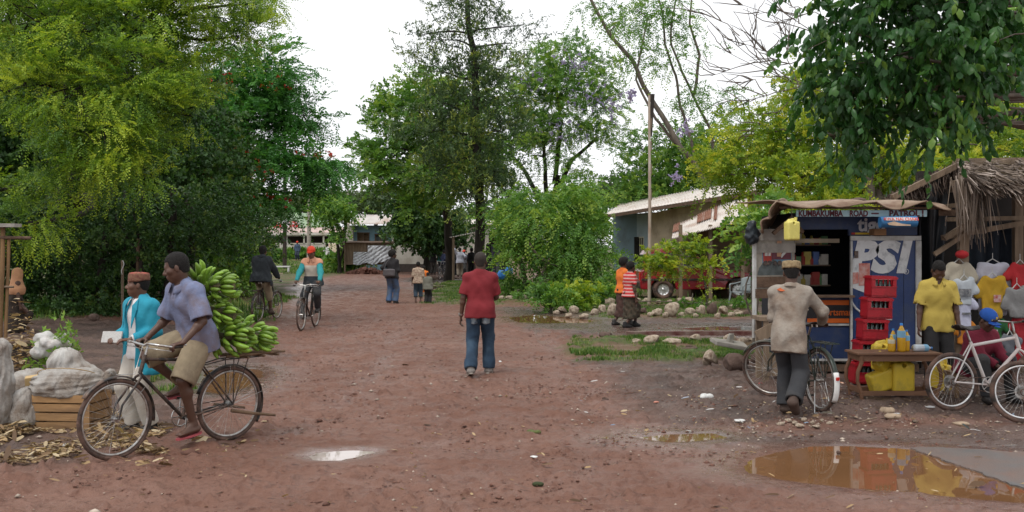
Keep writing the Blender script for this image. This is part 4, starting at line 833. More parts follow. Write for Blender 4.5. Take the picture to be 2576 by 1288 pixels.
    def eyes(s):
        for g in (-1, 1):
            m = MB(); c = s.hp(.031*g, .076, .003); R = s.hR.to_3x3()
            m.lathe([(.0001, -.0105), (.006, -.0085), (.0098, -.003), (.0098, .003), (.006, .0085), (.0001, .0105)], (0, 0, 0), 10)
            m.lathe([(.0001, .0108), (.004, .0100), (.0052, .0088)][::-1], (0, 0, 0), 8, mi=1)
            R2 = Matrix(((1, 0, 0), (0, 0, 1), (0, -1, 0)))
            m.v = [tuple(c+R @ (R2 @ Vector(p)*s.k)) for p in m.v]; m.build('eye', [EYE, HAIR], s.t)
        return s
    def hair(s, mat=HAIR, th=.008, low=-.02, vox=None, puff=0, name='hair'):
        h = s.hp; k = s.k*1.1; R = np.array(s.hR); b = Blob()
        b.ell(h(0, -.014, .034+puff*.3), (.076*k+th+puff, .096*k+th+puff, .090*k+th+puff), R, k=.01); b.cap(h(0, -.05, -.03), h(0, -.05, -.05), .045*k+th, k=.03)
        # cut the face and below the nape away
        b.box(h(0, .13, -.035), (.12, .085, .10), R, k=.02, op=-1); b.box(h(0, .03, -.13-.0), (.12, .20, .075+.0), R, k=.02, op=-1)
        for g in (-1, 1): b.box(h(.10*g, .03, -.06), (.045, .05, .055), R, k=.01, op=-1)
        b.mesh(name, vox or s.vox*.8, mat, s.t); return s
    def top(s, mat, sleeve=.55, hem=.02, loose=.014, cuff=.05, wr=.004, name='shirt', flare=.02, collar=True, cut=None, k_arm=.04, hemw=0, seed=1, vneck=0, mats=None, long=0, slv_loose=None):
        """sleeve: 0..1 to elbow, 1..2 to wrist; hem: metres below the pelvis"""
        k = s.k; b = Blob(); P, U, C, Nk = s.P, s.U, s.C, s.Nk; f = tuple(s.Fw); L = loose; q = s.bulk
        sl = L if slv_loose is None else slv_loose
        sl = L*.62 if slv_loose is None else slv_loose
        for i in range(2):
            a, e, w = s.sh[i], s.el[i], s.wr[i]
            if sleeve <= 1:
                b.cap(a, a.lerp(e, sleeve), .054*k*q+sl, .054*k*q+sl+cuff*.18, k=k_arm); d = (e-a).normalized(); p = a.lerp(e, sleeve); r0 = .050*k*q+sl+cuff*.18
            else:
                b.cap(a, e, .054*k*q+sl, .047*k*q+sl, k=k_arm); b.cap(e, e.lerp(w, sleeve-1), .048*k*q+sl, .034*k*q+sl*.8+cuff*.1, k=.03); d = (w-e).normalized(); p = e.lerp(w, min(sleeve-1, .98)); r0 = .032*k+sl*.6
            b.box(p+d*(.06+.012), (r0*1.7, .06, r0*1.7), np.array(Rmat(d, (0, 0, 1) if abs(d.z) < .9 else (0, 1, 0))), k=.006, op=-1)
            b.cap(p-d*.02, p+d*.03, r0*.88, k=.004, op=-1)
        b.cap(P+U*.0+s.R1*.055*k, P-s.R1*.055*k, .116*k*q+L, k=.03, n=f, f=.88); [b.cap(P+s.R1*.042*k*g, C+s.R1*.05*k*g, (.112 if s.fem else .120)*k*q+L, .118*k*q+L, k=.04, n=f, f=.84) for g in (1, -1)]
        b.cap(C+s.R1*.055*k, C-s.R1*.055*k, .116*k*q+L*.9, k=.06, n=f, f=.85); b.cap(s.sh[0]-s.R1*.02*k, s.sh[1]+s.R1*.02*k, .056*k+L*.7, k=.05); b.cap(Nk-U*.05*k, Nk+U*.012*k, .075*k, .066*k, k=.05)
        for q_ in s.sh: b.cap(Nk, q_, .054*k+L*.4, .052*k+L*.4, k=.04)
        hd = V3(0, 0, -1) if abs(U.z) > .6 else -U
        hb = P+(hd*.6-U*.4).normalized()*(hem+.03)
        b.cap(P+s.R1*.058*k, hb+s.R1*(.066+hemw)*k, .122*k*q+L, .126*k*q+L+flare, k=.05, n=f, f=.94); b.cap(P-s.R1*.058*k, hb-s.R1*(.066+hemw)*k, .122*k*q+L, .126*k*q+L+flare, k=.05, n=f, f=.94)
        if s.fem: [b.ell(C+s.R1*.07*k*g+s.Fw*.085*k+U*.02*k, .062*k+L, k=.05) for g in (1, -1)]
        # neck opening and a flat cut at the hem
        b.ell(Nk+U*.058*k+s.Fw*.012*k, (.060*k, .060*k, .05*k), k=.008, op=-1)
        if vneck: b.cap(Nk+U*.03*k+s.Fw*.07*k, Nk-U*vneck*k+s.Fw*.13*k, .045*k, .008*k, k=.008, op=-1)
        Rh = np.array(Rmat(s.Fw, -hd if abs(U.z) > .6 else U)); b.box(hb+hd*(.16), (.27, .30, .13), Rh, k=.006, op=-1)
        if cut: cut(b)
        o = b.mesh(name, s.vox, mat, s.t, wr=wr, wf=9, wseed=seed)
        if collar: s.collar(mat)
        return o
    def collar(s, mat, w=.05, name='collar'):
        k = s.k; m = MB(); Nk = s.Nk+s.U*.0; U, R, Fw = s.U, s.R1, s.Fw
        def fn(u, v):
            a = (u-.5)*2*2.75; r = (.066+.026*v)*k; d = -Fw*math.cos(a)+R*math.sin(a); drop = (1-math.cos(a))*.5
            return Nk+d*r*(1+.10*drop)+U*(.040-.046*v*(1+.5*drop)-.03*drop+.012*math.sin(v*3.1))*k+Fw*(.020+.012*v)*drop*k*1.6
        m.sheet(fn, 26, 4, th=.004); m.build(name, mat, s.t)
    def legs(s, mat, length=1.95, loose=.012, flare=.01, wr=.004, name='trousers', seed=3, seat=1.0, waist=.07, cuff=.0):
        """length 0..1 to the knee, 1..2 to the ankle"""
        k = s.k; b = Blob(); P = s.P; f = tuple(s.Fw); L = loose; q = s.bulk
        b.cap(P+s.R1*.05*k, P-s.R1*.05*k, .110*k*q*seat+L*.3, k=.05, n=f, f=.88); b.cap(P, P+s.U*waist*k, .112*k*q+L*.2, k=.04, n=f, f=.84)
        for i in range(2):
            h, n_, a = s.hip[i], s.kn[i], s.an[i]
            if length <= 1: b.cap(h, h.lerp(n_, length), .093*k*q*seat+L, .076*k*q+L+flare, k=.03); e = h.lerp(n_, length); d = (n_-h).normalized(); r0 = .070*k+L+flare
            else:
                b.cap(h, h.lerp(n_, .25), .086*k*q*seat+L*.3, .088*k*q*seat+L*.8, k=.03); b.cap(h.lerp(n_, .22), n_, .088*k*q*seat+L*.8, .066*k*q+L, k=.03); e = n_.lerp(a, length-1); b.cap(n_, e, .066*k*q+L, .048*k*q+L+flare, k=.025); d = (a-n_).normalized(); r0 = .040*k+L*.8+flare
                if cuff: b.cap(e-d*.06, e-d*.02, .052*k+L+flare+cuff, k=.02); b.cap(e-d*.10, e-d*.09, .048*k+L+flare+cuff, k=.01)
            b.box(e+d*(.07+r0*.3), (r0*1.35, .07, r0*1.35), np.array(Rmat(d, (0, 1, 0) if abs(d.z) > .7 else (0, 0, 1))), k=.005, op=-1); b.cap(e-d*.02, e+d*.06, r0*.85, k=.004, op=-1)
        return b.mesh(name, s.vox, mat, s.t, wr=wr, wf=8, wseed=seed)
    def skirt(s, mat, bottom=.30, top_=.08, r0=.15, r1=.22, wr=.008, name='skirt', fr=.75, seed=2):
        k = s.k; b = Blob(); c = s.P+s.U*top_*k; m = (s.an[0]+s.an[1])/2; e = V3((m.x+s.P.x)/2, (m.y+s.P.y)/2, bottom*k)
        b.cap(c, s.P, r0*.85*k, r0*1.12*k, k=.05, n=(0, 1, 0), f=.8); b.cap(s.P, e, r0*1.12*k, r1*k, k=.06, n=(0, 1, 0), f=fr)
        for i in range(2): b.cap(s.kn[i], s.kn[i].lerp(s.an[i], .5), .10*k, .10*k, k=.06)
        b.box(e+V3(0, 0, -.30), (.6, .6, .30), k=.006, op=-1); b.cap(e+V3(0, 0, .02), e+V3(0, 0, -.1), r1*.85*k, k=.004, op=-1, n=(0, 1, 0), f=fr)
        return b.mesh(name, s.vox, mat, s.t, wr=wr, wf=13, wseed=seed)
    def shoes(s, mat, infl=.010, name='shoe', sole=None):
        for i in range(2):
            b = Blob(); s.foot(b, i, infl, .03); b.cap(s.an[i], s.an[i]+V3(0, 0, .02)-s.toes[i]*.005, .040*s.k+infl, k=.02); o = b.mesh(name, min(s.vox, .010), mat, s.t)
            if sole: s.sole(i, sole, o)
        return s
    def sole(s, i, mat, parent=None, th=.018, name='sole', w=.046, dz=.0):
        k = s.k; a = s.an[i]; t = s.toes[i]; dn = (V3(0, 0, -1)+t*t.z).normalized(); sd_ = t.cross(dn).normalized(); m = MB(); P = []
        for j in range(20):
            q = 2*math.pi*j/20; x = math.cos(q); y = math.sin(q)*(1-.12*x if x < 0 else 1)
            P.append(a+dn*(.088+dz)*k+t*(.058+x*.135)*k+sd_*y*w*k*(1.0+.12*x))
        m.prism(P, (0, 0, 0), -dn*th); m.build(name, mat, parent or s.t)
    def sandals(s, mat):
        for i in range(2):
            s.sole(i, mat, None, .016, 'sandal', .050, .014)
        return s
    def cap(s, mat, brim=True, name='cap', back=False, hgt=.0, bmat=None):
        h = s.hp; k = s.k*1.1; R = np.array(s.hR); b = Blob()
        b.ell(h(0, -.010, .052), (.089*k, .108*k, .092*k+hgt), R, k=.01); b.box(h(0, 0, -.04), (.2, .2, .064), R, k=.01, op=-1)
        if brim: sg = -1 if back else 1; b.cap(h(-.035, .10*sg, .026), h(.035, .10*sg, .026), .055*k, k=.01, n=tuple(s.hR @ V3(0, -.25*sg, 1)), f=.13); b.cap(h(0, .14*sg, .018), h(0, .10*sg, .026), .045*k, k=.02, n=tuple(s.hR @ V3(0, -.25*sg, 1)), f=.14)
        o = b.mesh(name, min(s.vox, .010), mat, s.t); return o
    def kofia(s, mat, name='hat', hgt=.075, r=1.0, top=None):
        m = MB(); n = 28; k = s.k*1.1; R = s.hR; c = s.hc; pr = [(.081, .038), (.088, .036), (.090, .05), (.089, .07), (.087, .038+hgt*.8), (.082, .038+hgt), (.06, .044+hgt), (.03, .048+hgt), (.0005, .049+hgt)]
        P = []
        for ri, z in pr:
            for j in range(n):
                a = 2*math.pi*j/n; P.append(c+R @ (V3(ri*r*math.cos(a), -.010+ri*r*1.16*math.sin(a), z+(-.012*math.sin(a) if z < .06 else 0)+.003*math.sin(5*a+z*40))*k))
        F_ = [(i*n+j, i*n+(j+1) % n, (i+1)*n+(j+1) % n, (i+1)*n+j) for i in range(len(pr)-1) for j in range(n)]
        m.add(P, F_, 0, True)
        if top: 
            for q in range(5*n, 8*n): m.mi[q] = 1
        m.build(name, [mat]+([top] if top else []), s.t); return s
# ------------------------------------------------------------------ bicycles
STEEL = M('bike_chrome', (.55, .55, .54), r=.28, metal=1, var=.15, scale=9, bump=.05, dirt=(.22, .15, .10), da=.45, ds=12)
BLACKP = M('bike_black', (.022, .020, .020), r=.38, var=.3, scale=9, dirt=(.16, .10, .07), da=.45, ds=9, bump=.1)
RUBBER = M('tyre_rubber', (.028, .024, .022), r=.85, var=.3, scale=15, dirt=(.17, .10, .075), da=.75, ds=7, bump=.4, bs=90)
RIM = M('rim_steel', (.50, .49, .47), r=.35, metal=.8, var=.15, scale=9, dirt=(.20, .13, .09), da=.5, ds=10)
RIM2 = M('rim_alloy', (.75, .75, .75), r=.3, metal=.7, var=.08, scale=9)
SADDLE = M('saddle_leather', (.03, .022, .018), r=.5, var=.3)
WOOD_D = M('stick_wood', (.16, .10, .06), r=.85, var=.35, scale=12, stretch=(1, 1, .2))
def wheel(parent, c, R, steer=0, tw=.020, rim=RIM, spokes=32, name='wheel', disc=False):
    t = bpy.data.objects.new(name, None); COL.objects.link(t); t.parent = parent; t.location = c; t.rotation_euler = (0, 0, steer); t.empty_display_size = .1
    MB().torus((0, 0, 0), R-tw, tw, n=56, m=8, flat=.95).build('tyre', RUBBER, t)
    MB().torus((0, 0, 0), R-tw*2-.006, .011, n=56, m=6, flat=1.25).build('rim', rim, t)
    m = MB().tube([(-.045, 0, 0), (.045, 0, 0)], .016, 10).tube([(-.03, 0, 0), (-.027, 0, 0)], .028, 12).tube([(.03, 0, 0), (.027, 0, 0)], .028, 12)
    if disc: m.tube([(-.032, 0, 0), (-.028, 0, 0)], .075, 20); m.tube([(.024, 0, 0), (.030, 0, 0)], .045, 18)
    m.build('hub', STEEL, t)
    m = MB()
    for i in range(spokes):
        a = 2*math.pi*i/spokes; sg = 1 if i % 2 else -1; b = a+(.55 if (i//2) % 2 else -.55); r = R-tw*2-.008
        m.tube([(.027*sg, .026*math.cos(b), .026*math.sin(b)), (0, r*math.cos(a), r*math.sin(a))], .0013, 4, cap=False)
    m.build('spokes', STEEL, t); return t
def bicycle(label, rear, front, Rw=.35, steer=0, paint=BLACKP, rim=RIM, style='roadster', rack=True, crank=.6, guard=True, saddle_z=.93, stand=False, wb=None, barz=1.0, cat='bicycle', chaincase=False, white_tail=False, group=None, lean=0, spokes=32, name='bicycle', sy=0):
    rear = Vector((rear[0], rear[1], 0)); front = Vector((front[0], front[1], 0)); d = (front-rear); wb = wb or d.length; d.normalize()
    t = thing(name, label, cat, (rear.x, rear.y, .002), math.atan2(-d.x, d.y), group); t.rotation_euler = (0, lean, t.rotation_euler.z)
    R = Rw; BB = V3(0, .43+sy*.6, .285); ST = V3(0, .25+sy, saddle_z-.10 if style == 'roadster' else .76); HT = V3(0, wb-.275, .86 if style == 'roadster' else .82); HB = V3(0, wb-.225, .72 if style == 'roadster' else .68)
    bar = V3(0, wb-.30, barz-.03); FH = V3(0, wb, R); RH = V3(0, 0, R)
    wheel(t, RH, R, 0, .020 if style == 'roadster' else .025, rim, spokes, disc=(style != 'roadster'))
    ax = (HT-HB).normalized(); Rs = Matrix.Rotation(steer, 3, ax)
    def S(p): return HB+Rs @ (Vector(p)-HB)
    wf = wheel(t, S(FH), R, 0, .020 if style == 'roadster' else .025, rim, spokes); wf.rotation_euler = Rs.to_euler()
    m = MB(); r = .0145 if style == 'roadster' else .018
    for a, b, q in ((BB, ST, r), (ST+V3(0, .0, -.04), HT+V3(0, 0, -.02), r), (BB, HB, r*1.1), (HB, HT+V3(0, 0, .02), r*1.25)): m.tube([a, b], q, 10)
    for g in (-1, 1):
        m.tube([BB+V3(.03*g, -.02, 0), RH+V3(.058*g, 0, 0)], .0095, 8); m.tube([ST+V3(.018*g, 0, -.03), RH+V3(.058*g, 0, 0)], .0085, 8)
    m.tube([BB-V3(.04, 0, 0), BB+V3(.04, 0, 0)], .022, 12); m.build('frame', paint, t)
    m = MB()
    for g in (-1, 1): m.tube([S(HB+V3(.0*g, 0, -.01)), S(HB+V3(.042*g, .012, -.03)), S(FH+V3(.050*g, -.03, .12)), S(FH+V3(.050*g, 0, 0))], [.014, .012, .010, .008], 8)
    m.build('fork', paint, t)
    m = MB(); st = HT+V3(0, -.02, .04)
    if style == 'roadster':
        m.tube([HT, S(bar)], .011, 8)
        pts = [(-.27, -.20, .01), (-.28, -.06, .0), (-.25, .04, .02), (-.12, .08, .03), (0, .03, .0), (.12, .08, .03), (.25, .04, .02), (.28, -.06, .0), (.27, -.20, .01)]
        grips = [(.28, -.11, .0), (-.28, -.11, 0)]
    else:
        m.tube([HT, S(bar)], .014, 8); pts = [(-.30, -.03, .02), (-.12, 0, .01), (0, .03, 0), (.12, 0, .01), (.30, -.03, .02)]; grips = [(.27, -.025, .02), (-.27, -.025, .02)]
    m.tube([S(bar+Vector(p)) for p in pts], .011, 8)
    if style == 'roadster': m.tube([S(bar+Vector(p)+V3(0, .01, -.035)) for p in pts[1:8]], .004, 6); m.tube([S(bar+V3(0, .05, 0)), S(HB+V3(0, .05, 0)), S(FH+V3(0, 0, R+.03))], .004, 6)
    hb = m.build('handlebar', STEEL, t)
    for g in grips:
        e = Vector(g); q = V3(0, .05, 0) if style == 'roadster' else V3(.05 if g[0] > 0 else -.05, .004, 0)
        MB().tube([S(bar+e-q), S(bar+e+q)], .016, 10).build('grip', SADDLE, hb)
    # saddle
    sp = ST+V3(0, -.055, .10) if style == 'roadster' else ST+V3(0, -.05, .14)
    MB().tube([ST, sp], .012, 8).build('seat_post', STEEL, t)
    def sf(u, v):
        y = -.13+.27*u; w = (.085*(1-sstep(.25, .8, u))+.022)*(.75 if u < .04 else 1); a = (v-.5)*2
        return V3(0, sp.y+.02+y, sp.z+.035)+V3(a*w, 0, -.035*abs(a)**2.4-.012*math.sin(math.pi*u)+.012*(u < .2))
    MB().sheet(sf, 14, 10, th=.014).build('saddle', SADDLE, t)
    if style == 'roadster':
        m = MB()
        for g in (-1, 1): m.tube([(g*.03, sp.y-.07, sp.z+.0), (g*.03, sp.y-.07, sp.z+.03)], .018, 8)
        m.build('saddle_spring', STEEL, t)
    # crank, pedals, chainwheel
    m = MB(); cr_ = .165; ca = Vector((0, math.cos(crank), -math.sin(crank)))
    m.tube([BB+V3(.055, 0, 0), BB+V3(.06, 0, 0)+ca*cr_], .008, 8); m.tube([BB-V3(.055, 0, 0), BB-V3(.06, 0, 0)-ca*cr_], .008, 8); m.tube([BB-V3(.06, 0, 0), BB+V3(.06, 0, 0)], .012, 8)
    m.torus(BB+V3(.045, 0, 0), .085, .006, n=30, m=6)
    for i in range(5): a = i*1.257; m.tube([BB+V3(.045, 0, 0), BB+V3(.045, .083*math.cos(a), .083*math.sin(a))], .005, 5)
    ck = m.build('crank', STEEL, t)
    for g in (1, -1): MB().box(BB+V3(.11*g, 0, 0)+ca*cr_*g, (.095, .06, .022)).build('pedal', SADDLE, ck)
    m = MB()
    for z in (.085, -.085): m.tube([BB+V3(.045, 0, z), RH+V3(.045, 0, z*.42)], .0045, 5)
    m.torus(RH+V3(.045, 0, 0), .035, .005, n=16, m=5); m.build('chain', RUBBER, t)
    if chaincase: MB().lathe([(.105, -.012), (.11, 0), (.105, .012)], BB+V3(.05, 0, 0), 24, R=Matrix(((0, 0, 1), (0, 1, 0), (1, 0, 0)))).build('chain_case', paint, t)
    if guard:
        for c, a0, a1, fr in ((RH, 20, 215, 0), (FH, 35, 190, 1)):
            m = MB(); a0, a1 = math.radians(a0), math.radians(a1)
            def gf(u, v):
                a = a0+(a1-a0)*u if not fr else math.pi-(a0+(a1-a0)*u)+math.radians(45); b = (v-.5)*2.0; e = V3(0, math.cos(a), math.sin(a)); p = c+e*(R+.022-.014*b*b)+V3(.030*b, 0, 0); return S(p) if fr else p
            m.sheet(gf, 26, 5, th=.0015); g_ = m.build('mudguard', paint, t)
            m = MB()
            for q in (.35, .75):
                for g in (-1, 1): p0 = gf(q, .5+.5*g); m.tube([p0, (S(c+V3(.055*g, 0, 0)) if fr else c+V3(.055*g, 0, 0))], .0022, 4)
            m.build('guard_stay', STEEL, g_)
            if white_tail and not fr:
                def tf(u, v):
                    a = math.radians(160+52*u); b = (v-.5)*2; return c+V3(0, math.cos(a), math.sin(a))*(R+.026-.010*b*b)+V3(.033*b, 0, 0)
                MB().sheet(tf, 10, 4, th=.003).build('white_tail', M('white_enamel', (.75, .75, .73), r=.35, var=.08), g_)
                MB().box(c+V3(0, math.cos(2.98)*(R+.035), math.sin(2.98)*(R+.035)), (.035, .014, .035), Matrix.Rotation(.15, 3, 'X')).build('reflector', M('red_reflector', (.6, .03, .02), r=.2), g_)
    if rack:
        m = MB(); z = R*2+.075
        for g in (-1, 1):
            m.tube([ST+V3(.02*g, 0, -.10), (.065*g, .08, z), (.07*g, -.30, z)], .006, 6); m.tube([(.07*g, -.16, z), RH+V3(.06*g, 0, 0)], .0055, 6); m.tube([(.07*g, .0, z), RH+V3(.06*g, 0, 0)], .0055, 6)
        for y in (.08, -.02, -.11, -.20, -.30): m.tube([(-.07, y, z), (.07, y, z)], .005, 6)
        m.build('rack', paint, t)
    if stand:
        m = MB()
        for g in (-1, 1): m.tube([RH+V3(.06*g, 0, 0), (.10*g, -.07, -.0)], .007, 6)
        m.tube([(-.10, -.07, .0), (.10, -.07, .0)], .006, 6); m.build('kickstand', STEEL, t)
    info = dict(t=t, BB=BB, ca=ca*cr_, grips=[S(bar+Vector(g)) for g in grips], saddle=V3(0, sp.y-.02, sp.z+.04), wb=wb, R=R, heading=(d.x, d.y), loc=(rear.x, rear.y, 0), rackz=R*2+.075)
    return info
def rider(bk, label, **k):
    """a person on a bike: hands on the grips, feet on the pedals"""
    off = bk['saddle']; ca = bk['ca']; BB = bk['BB']
    pr = BB+V3(.115, 0, 0)+ca; pl = BB+V3(-.115, 0, 0)-ca
    H = k.get('H', 1.72); kk = H/1.75
    hs = [bk['grips'][0]+V3(.0, -.055, .035), bk['grips'][1]+V3(.0, -.055, .035)]
    args = dict(pelvis=(0, off.y, off.z+.105), hands=hs, feet=[pr+V3(0, -.05, .112*kk), pl+V3(0, -.05, .112*kk)], toes=((.06, 1, -.12), (-.06, 1, -.12)), knees=((.25, 1, .3), (-.25, 1, .3)),
                elbows=((.8, -.6, -.5), (-.8, -.6, -.5)), fingers=((-.12, 1, -.18), (.12, 1, -.18)), palms=((0, -.2, -1), (0, -.2, -1)), curl=.95)
    args.update(k)
    return Person(label, bk['loc'], bk['heading'], **args)
# ------------------------------------------------------------------ the people and bikes of the place
JEAN = M('denim', (.024, .050, .088), r=.85, var=.35, scale=4, bump=.3, bs=60, dirt=(.07, .12, .17), da=.4, ds=2.2)
BLK = cloth('black_cloth', (.018, .017, .018)); CHAR = cloth('charcoal_cloth', (.035, .036, .040), dirt=(.06, .055, .05))
# banana bike and rider
bb_ = bicycle('black roadster bicycle with a wooden stick rack loaded with green bananas', (-2.66, 9.42), (-3.395, 8.56), steer=.05, crank=-1.65, stand=False, rack=True, guard=True, barz=.99, sy=.10)
hd = bb_['heading']
p = rider(bb_, 'young man in a worn blue shirt riding the bicycle loaded with bananas', H=1.74, pelvis=(0, .34, 1.02), lean=(0, .32, 1), head=(-.62, -.28), vox=.0065, elbows=((.5, -.5, -.8), (-.5, -.5, -.8)))
p.body(); p.eyes(); p.hair(th=.004)
BLU = M('worn_blue_shirt', (.165, .195, .315), r=.9, var=.16, scale=7, bump=.3, bs=40, dirt=(.16, .13, .15), da=.55, ds=4)
p.top(BLU, sleeve=.88, hem=.09, loose=.030, cuff=.14, wr=.007, flare=.0, vneck=.10, seed=2)
KHA = M('khaki_shorts', (.27, .215, .14), r=.9, var=.2, scale=7, bump=.3, bs=40, dirt=(.15, .11, .075), da=.5, ds=4)
p.legs(KHA, length=1.06 if 0 else .97, loose=.026, flare=.016, wr=.006, name='shorts'); p.sandals(M('sandal_rubber', (.35, .07, .08), r=.7))
# banana sticks under the load
bt = bb_['t']
m = MB(); m.tube([(-.10, .05, .30), (-.13, -.12, .26), (-.13, -.42, .20)], [.018, .016, .012], 8); m.tube([(.10, .10, .34), (.11, -.1, .30), (.11, -.24, .27)], [.016, .014, .012], 8)
m.build('wood_stick', WOOD_D, bt)
m = MB(); z = bb_['rackz']+.012
for y in (-.10, -.28, -.44): m.tube([(-.16, y, z), (.16, y+.02, z)], .012, 7)
for x in (-.10, .0, .10): m.tube([(x, .10, z+.02), (x*1.1, -.55, z+.02)], .012, 7)
m.build('load_carrier', WOOD_D, bt)
BAN = M('banana_green', (.19, .33, .03), r=.42, var=.35, scale=7, bump=.1, bs=40, dirt=(.05, .11, .012), da=.35, ds=14, spec=.5)
_n, _l = nt(BAN); _oi = _n.new('ShaderNodeObjectInfo'); _mr = _n.new('ShaderNodeMapRange'); _mr.inputs[3].default_value = .55; _mr.inputs[4].default_value = 1.12; _l.new(_oi.outputs['Random'], _mr.inputs[0])
_mu = _n.new('ShaderNodeMix'); _mu.data_type = 'RGBA'; _mu.blend_type = 'MULTIPLY'; _mu.inputs[0].default_value = 1; _b = _n['Principled BSDF']; _src = _b.inputs['Base Color'].links[0].from_socket; _l.new(_src, _mu.inputs[6]); _l.new(_mr.outputs[0], _mu.inputs[7]); _l.new(_mu.outputs[2], _b.inputs['Base Color'])
BSTEM = M('banana_stalk', (.10, .085, .04), r=.8, var=.4, scale=20)
def banana_mesh():
    m = MB(); P = []; Rr = []
    for i in range(10):
        t = i/9; th = .05+1.25*t; P.append((0, .012+.158*math.sin(th), .125*(1-math.cos(th))-.01)); Rr.append([.009, .011, .017, .0215, .0225, .0225, .022, .020, .015, .008][i])
    m.tube(P, Rr, 8); o = m.build('banana', BAN); me = o.data; bpy.data.objects.remove(o); return me
BME = banana_mesh()
Mb = Matrix.Translation(bb_['loc']) @ Matrix.Rotation(math.atan2(-hd[0], hd[1]), 4, 'Z')
def bunch(label, c, ax, n=3, per=8, sc=1.0, seed=0):
    """hands of fingers whorled round a stalk; c and ax in bike coordinates"""
    c = Mb @ Vector(c); ax = (Mb.to_3x3() @ Vector(ax)).normalized(); rs = random.Random(seed)
    t = thing('banana_bunch', label, 'bananas', c, 0, 'green banana bunches on the bicycle')
    Q = ax.to_track_quat('Z', 'Y').to_matrix(); m = MB(); m.tube([Q @ V3(0, 0, -.13), Q @ V3(.01, 0, .0), Q @ V3(0, 0, .17)], [.026, .034, .034], 8); m.build('stalk', BSTEM, t)
    for h in range(n):
        for j in range(per):
            a = 2*math.pi*(j+.5*h)/per+rs.uniform(-.12, .12); o = bpy.data.objects.new('banana', BME); COL.objects.link(o); o.parent = t
            z = (-.10+.15*h/max(n-1, 1)); tilt = rs.uniform(-.12, .12)+.42*h-.15; s_ = sc*rs.uniform(.92, 1.15)
            M_ = Q.to_4x4() @ Matrix.Rotation(a, 4, 'Z') @ Matrix.Translation((0, .018, z)) @ Matrix.Rotation(tilt, 4, 'X') @ Matrix.Rotation(rs.uniform(-.3, .3), 4, 'Y') @ Matrix.Scale(s_, 4)
            o.matrix_local = M_
z0 = bb_['rackz']+.05
bunch('top banana bunch of the load just behind the blue shirt', (-.04, .17, z0+.63), (-.80, -.55, .05), 3, 12, .92, 1)
bunch('banana bunch half hidden behind the top one and the rider\'s back', (.14, .25, z0+.66), (.3, .5, .9), 2, 10, .95, 2)
bunch('second banana bunch from the top in the middle of the stack', (-.04, .15, z0+.40), (-.80, -.50, -.25), 3, 11, .82, 3)
bunch('large low banana bunch resting on the rack by the saddle', (-.08, .06, z0+.16), (-.80, -.55, -.15), 3, 13, 1.0, 4)
bunch('rearmost banana bunch hanging over the end of the rack', (-.04, -.24, z0+.15), (-.75, -.60, -.20), 3, 12, .92, 5)
0 and bunch('banana bunch on the far side of the rack beneath the stack', (.15, -.08, z0+.10), (.8, -.3, .5), 3, 10, 1.0, 6)
# man in turquoise jacket
loc = at(340, 1085)+V3(.07, 0, 0); tz = (-.55, -.85)
p = Person('older man in a turquoise jacket and woven red cap standing behind the loaded bicycle', (loc.x, loc.y, 0), tz, H=1.60, hands=[(.15, .20, .93), (-.12, .22, .93)], fingers=((-.5, .8, .0), (.5, .8, .0)), palms=((-.2, 0, -1), (.2, 0, -1)), pelvis=(0, 0, .85),
           head=(-.70, .02), vox=.0075, skin=SKIN2, curl=.6)
p.body(); p.eyes(); p.hair(th=.003)
p.top(M('white_shirt', (.66, .64, .64), r=.85, var=.08, scale=9, stretch=(6, 6, .6), bump=.15), sleeve=1.9, hem=.06, loose=.008, vneck=.07, wr=.003)
TURQ = M('turquoise_jacket', (.018, .27, .38), r=.8, var=.14, scale=5, bump=.25, bs=30)
def openfront(b):
    q = p; k = q.k
    b.cap(q.Nk+q.Fw*.13+q.U*.04, q.P+q.Fw*.16-V3(0, 0, .34), .055, .075, k=.01, op=-1, n=tuple(q.Fw), f=2.2)
p.top(TURQ, sleeve=1.82, hem=.21, loose=.030, cuff=.08, wr=.007, name='jacket', flare=.012, collar=False, cut=openfront, hemw=.02, seed=5)
m = MB()   # lapels
for g in (-1, 1):
    pts = [p.Nk+p.R1*g*.07+p.Fw*.075+p.U*.015, p.Nk+p.R1*g*.105+p.Fw*.125-p.U*.09, p.Nk+p.R1*g*.062+p.Fw*.165-p.U*.27, p.Nk+p.R1*g*.052+p.Fw*.135-p.U*.05]
    m.prism(pts if g > 0 else pts[::-1], (0, 0, 0), p.Fw*.008)
m.build('lapels', TURQ, p.t)
p.legs(M('cream_trousers', (.55, .51, .45), r=.9, var=.12, dirt=(.30, .24, .19), da=.35), length=1.93, loose=.020, flare=.014, name='trousers')
p.shoes(SHOE_D); p.kofia(M('woven_cap', (.13, .04, .032), r=.9, c2=(.23, .125, .075), scale=40, bump=.4, bs=120), top=M('cap_red', (.38, .03, .05), r=.9, c2=(.22, .12, .06), scale=25), name='woven_cap')
nl = Vector(p.t.location); Rz = Matrix.Rotation(p.t.rotation_euler.z, 3, 'Z'); c = nl+Rz @ V3(.10, .27, .95)
m = MB(); m.box((0, 0, 0), (.30, .012, .11)); o = m.build('newspaper', M('folded_newsprint', (.62, .61, .58), r=.9, c2=(.42, .42, .41), scale=30, stretch=(1, 1, 6))); o.location = c; o.rotation_euler = (.25, .04, p.t.rotation_euler.z); tag(o, 'folded white newspaper held by the man in the turquoise jacket', 'newspaper')
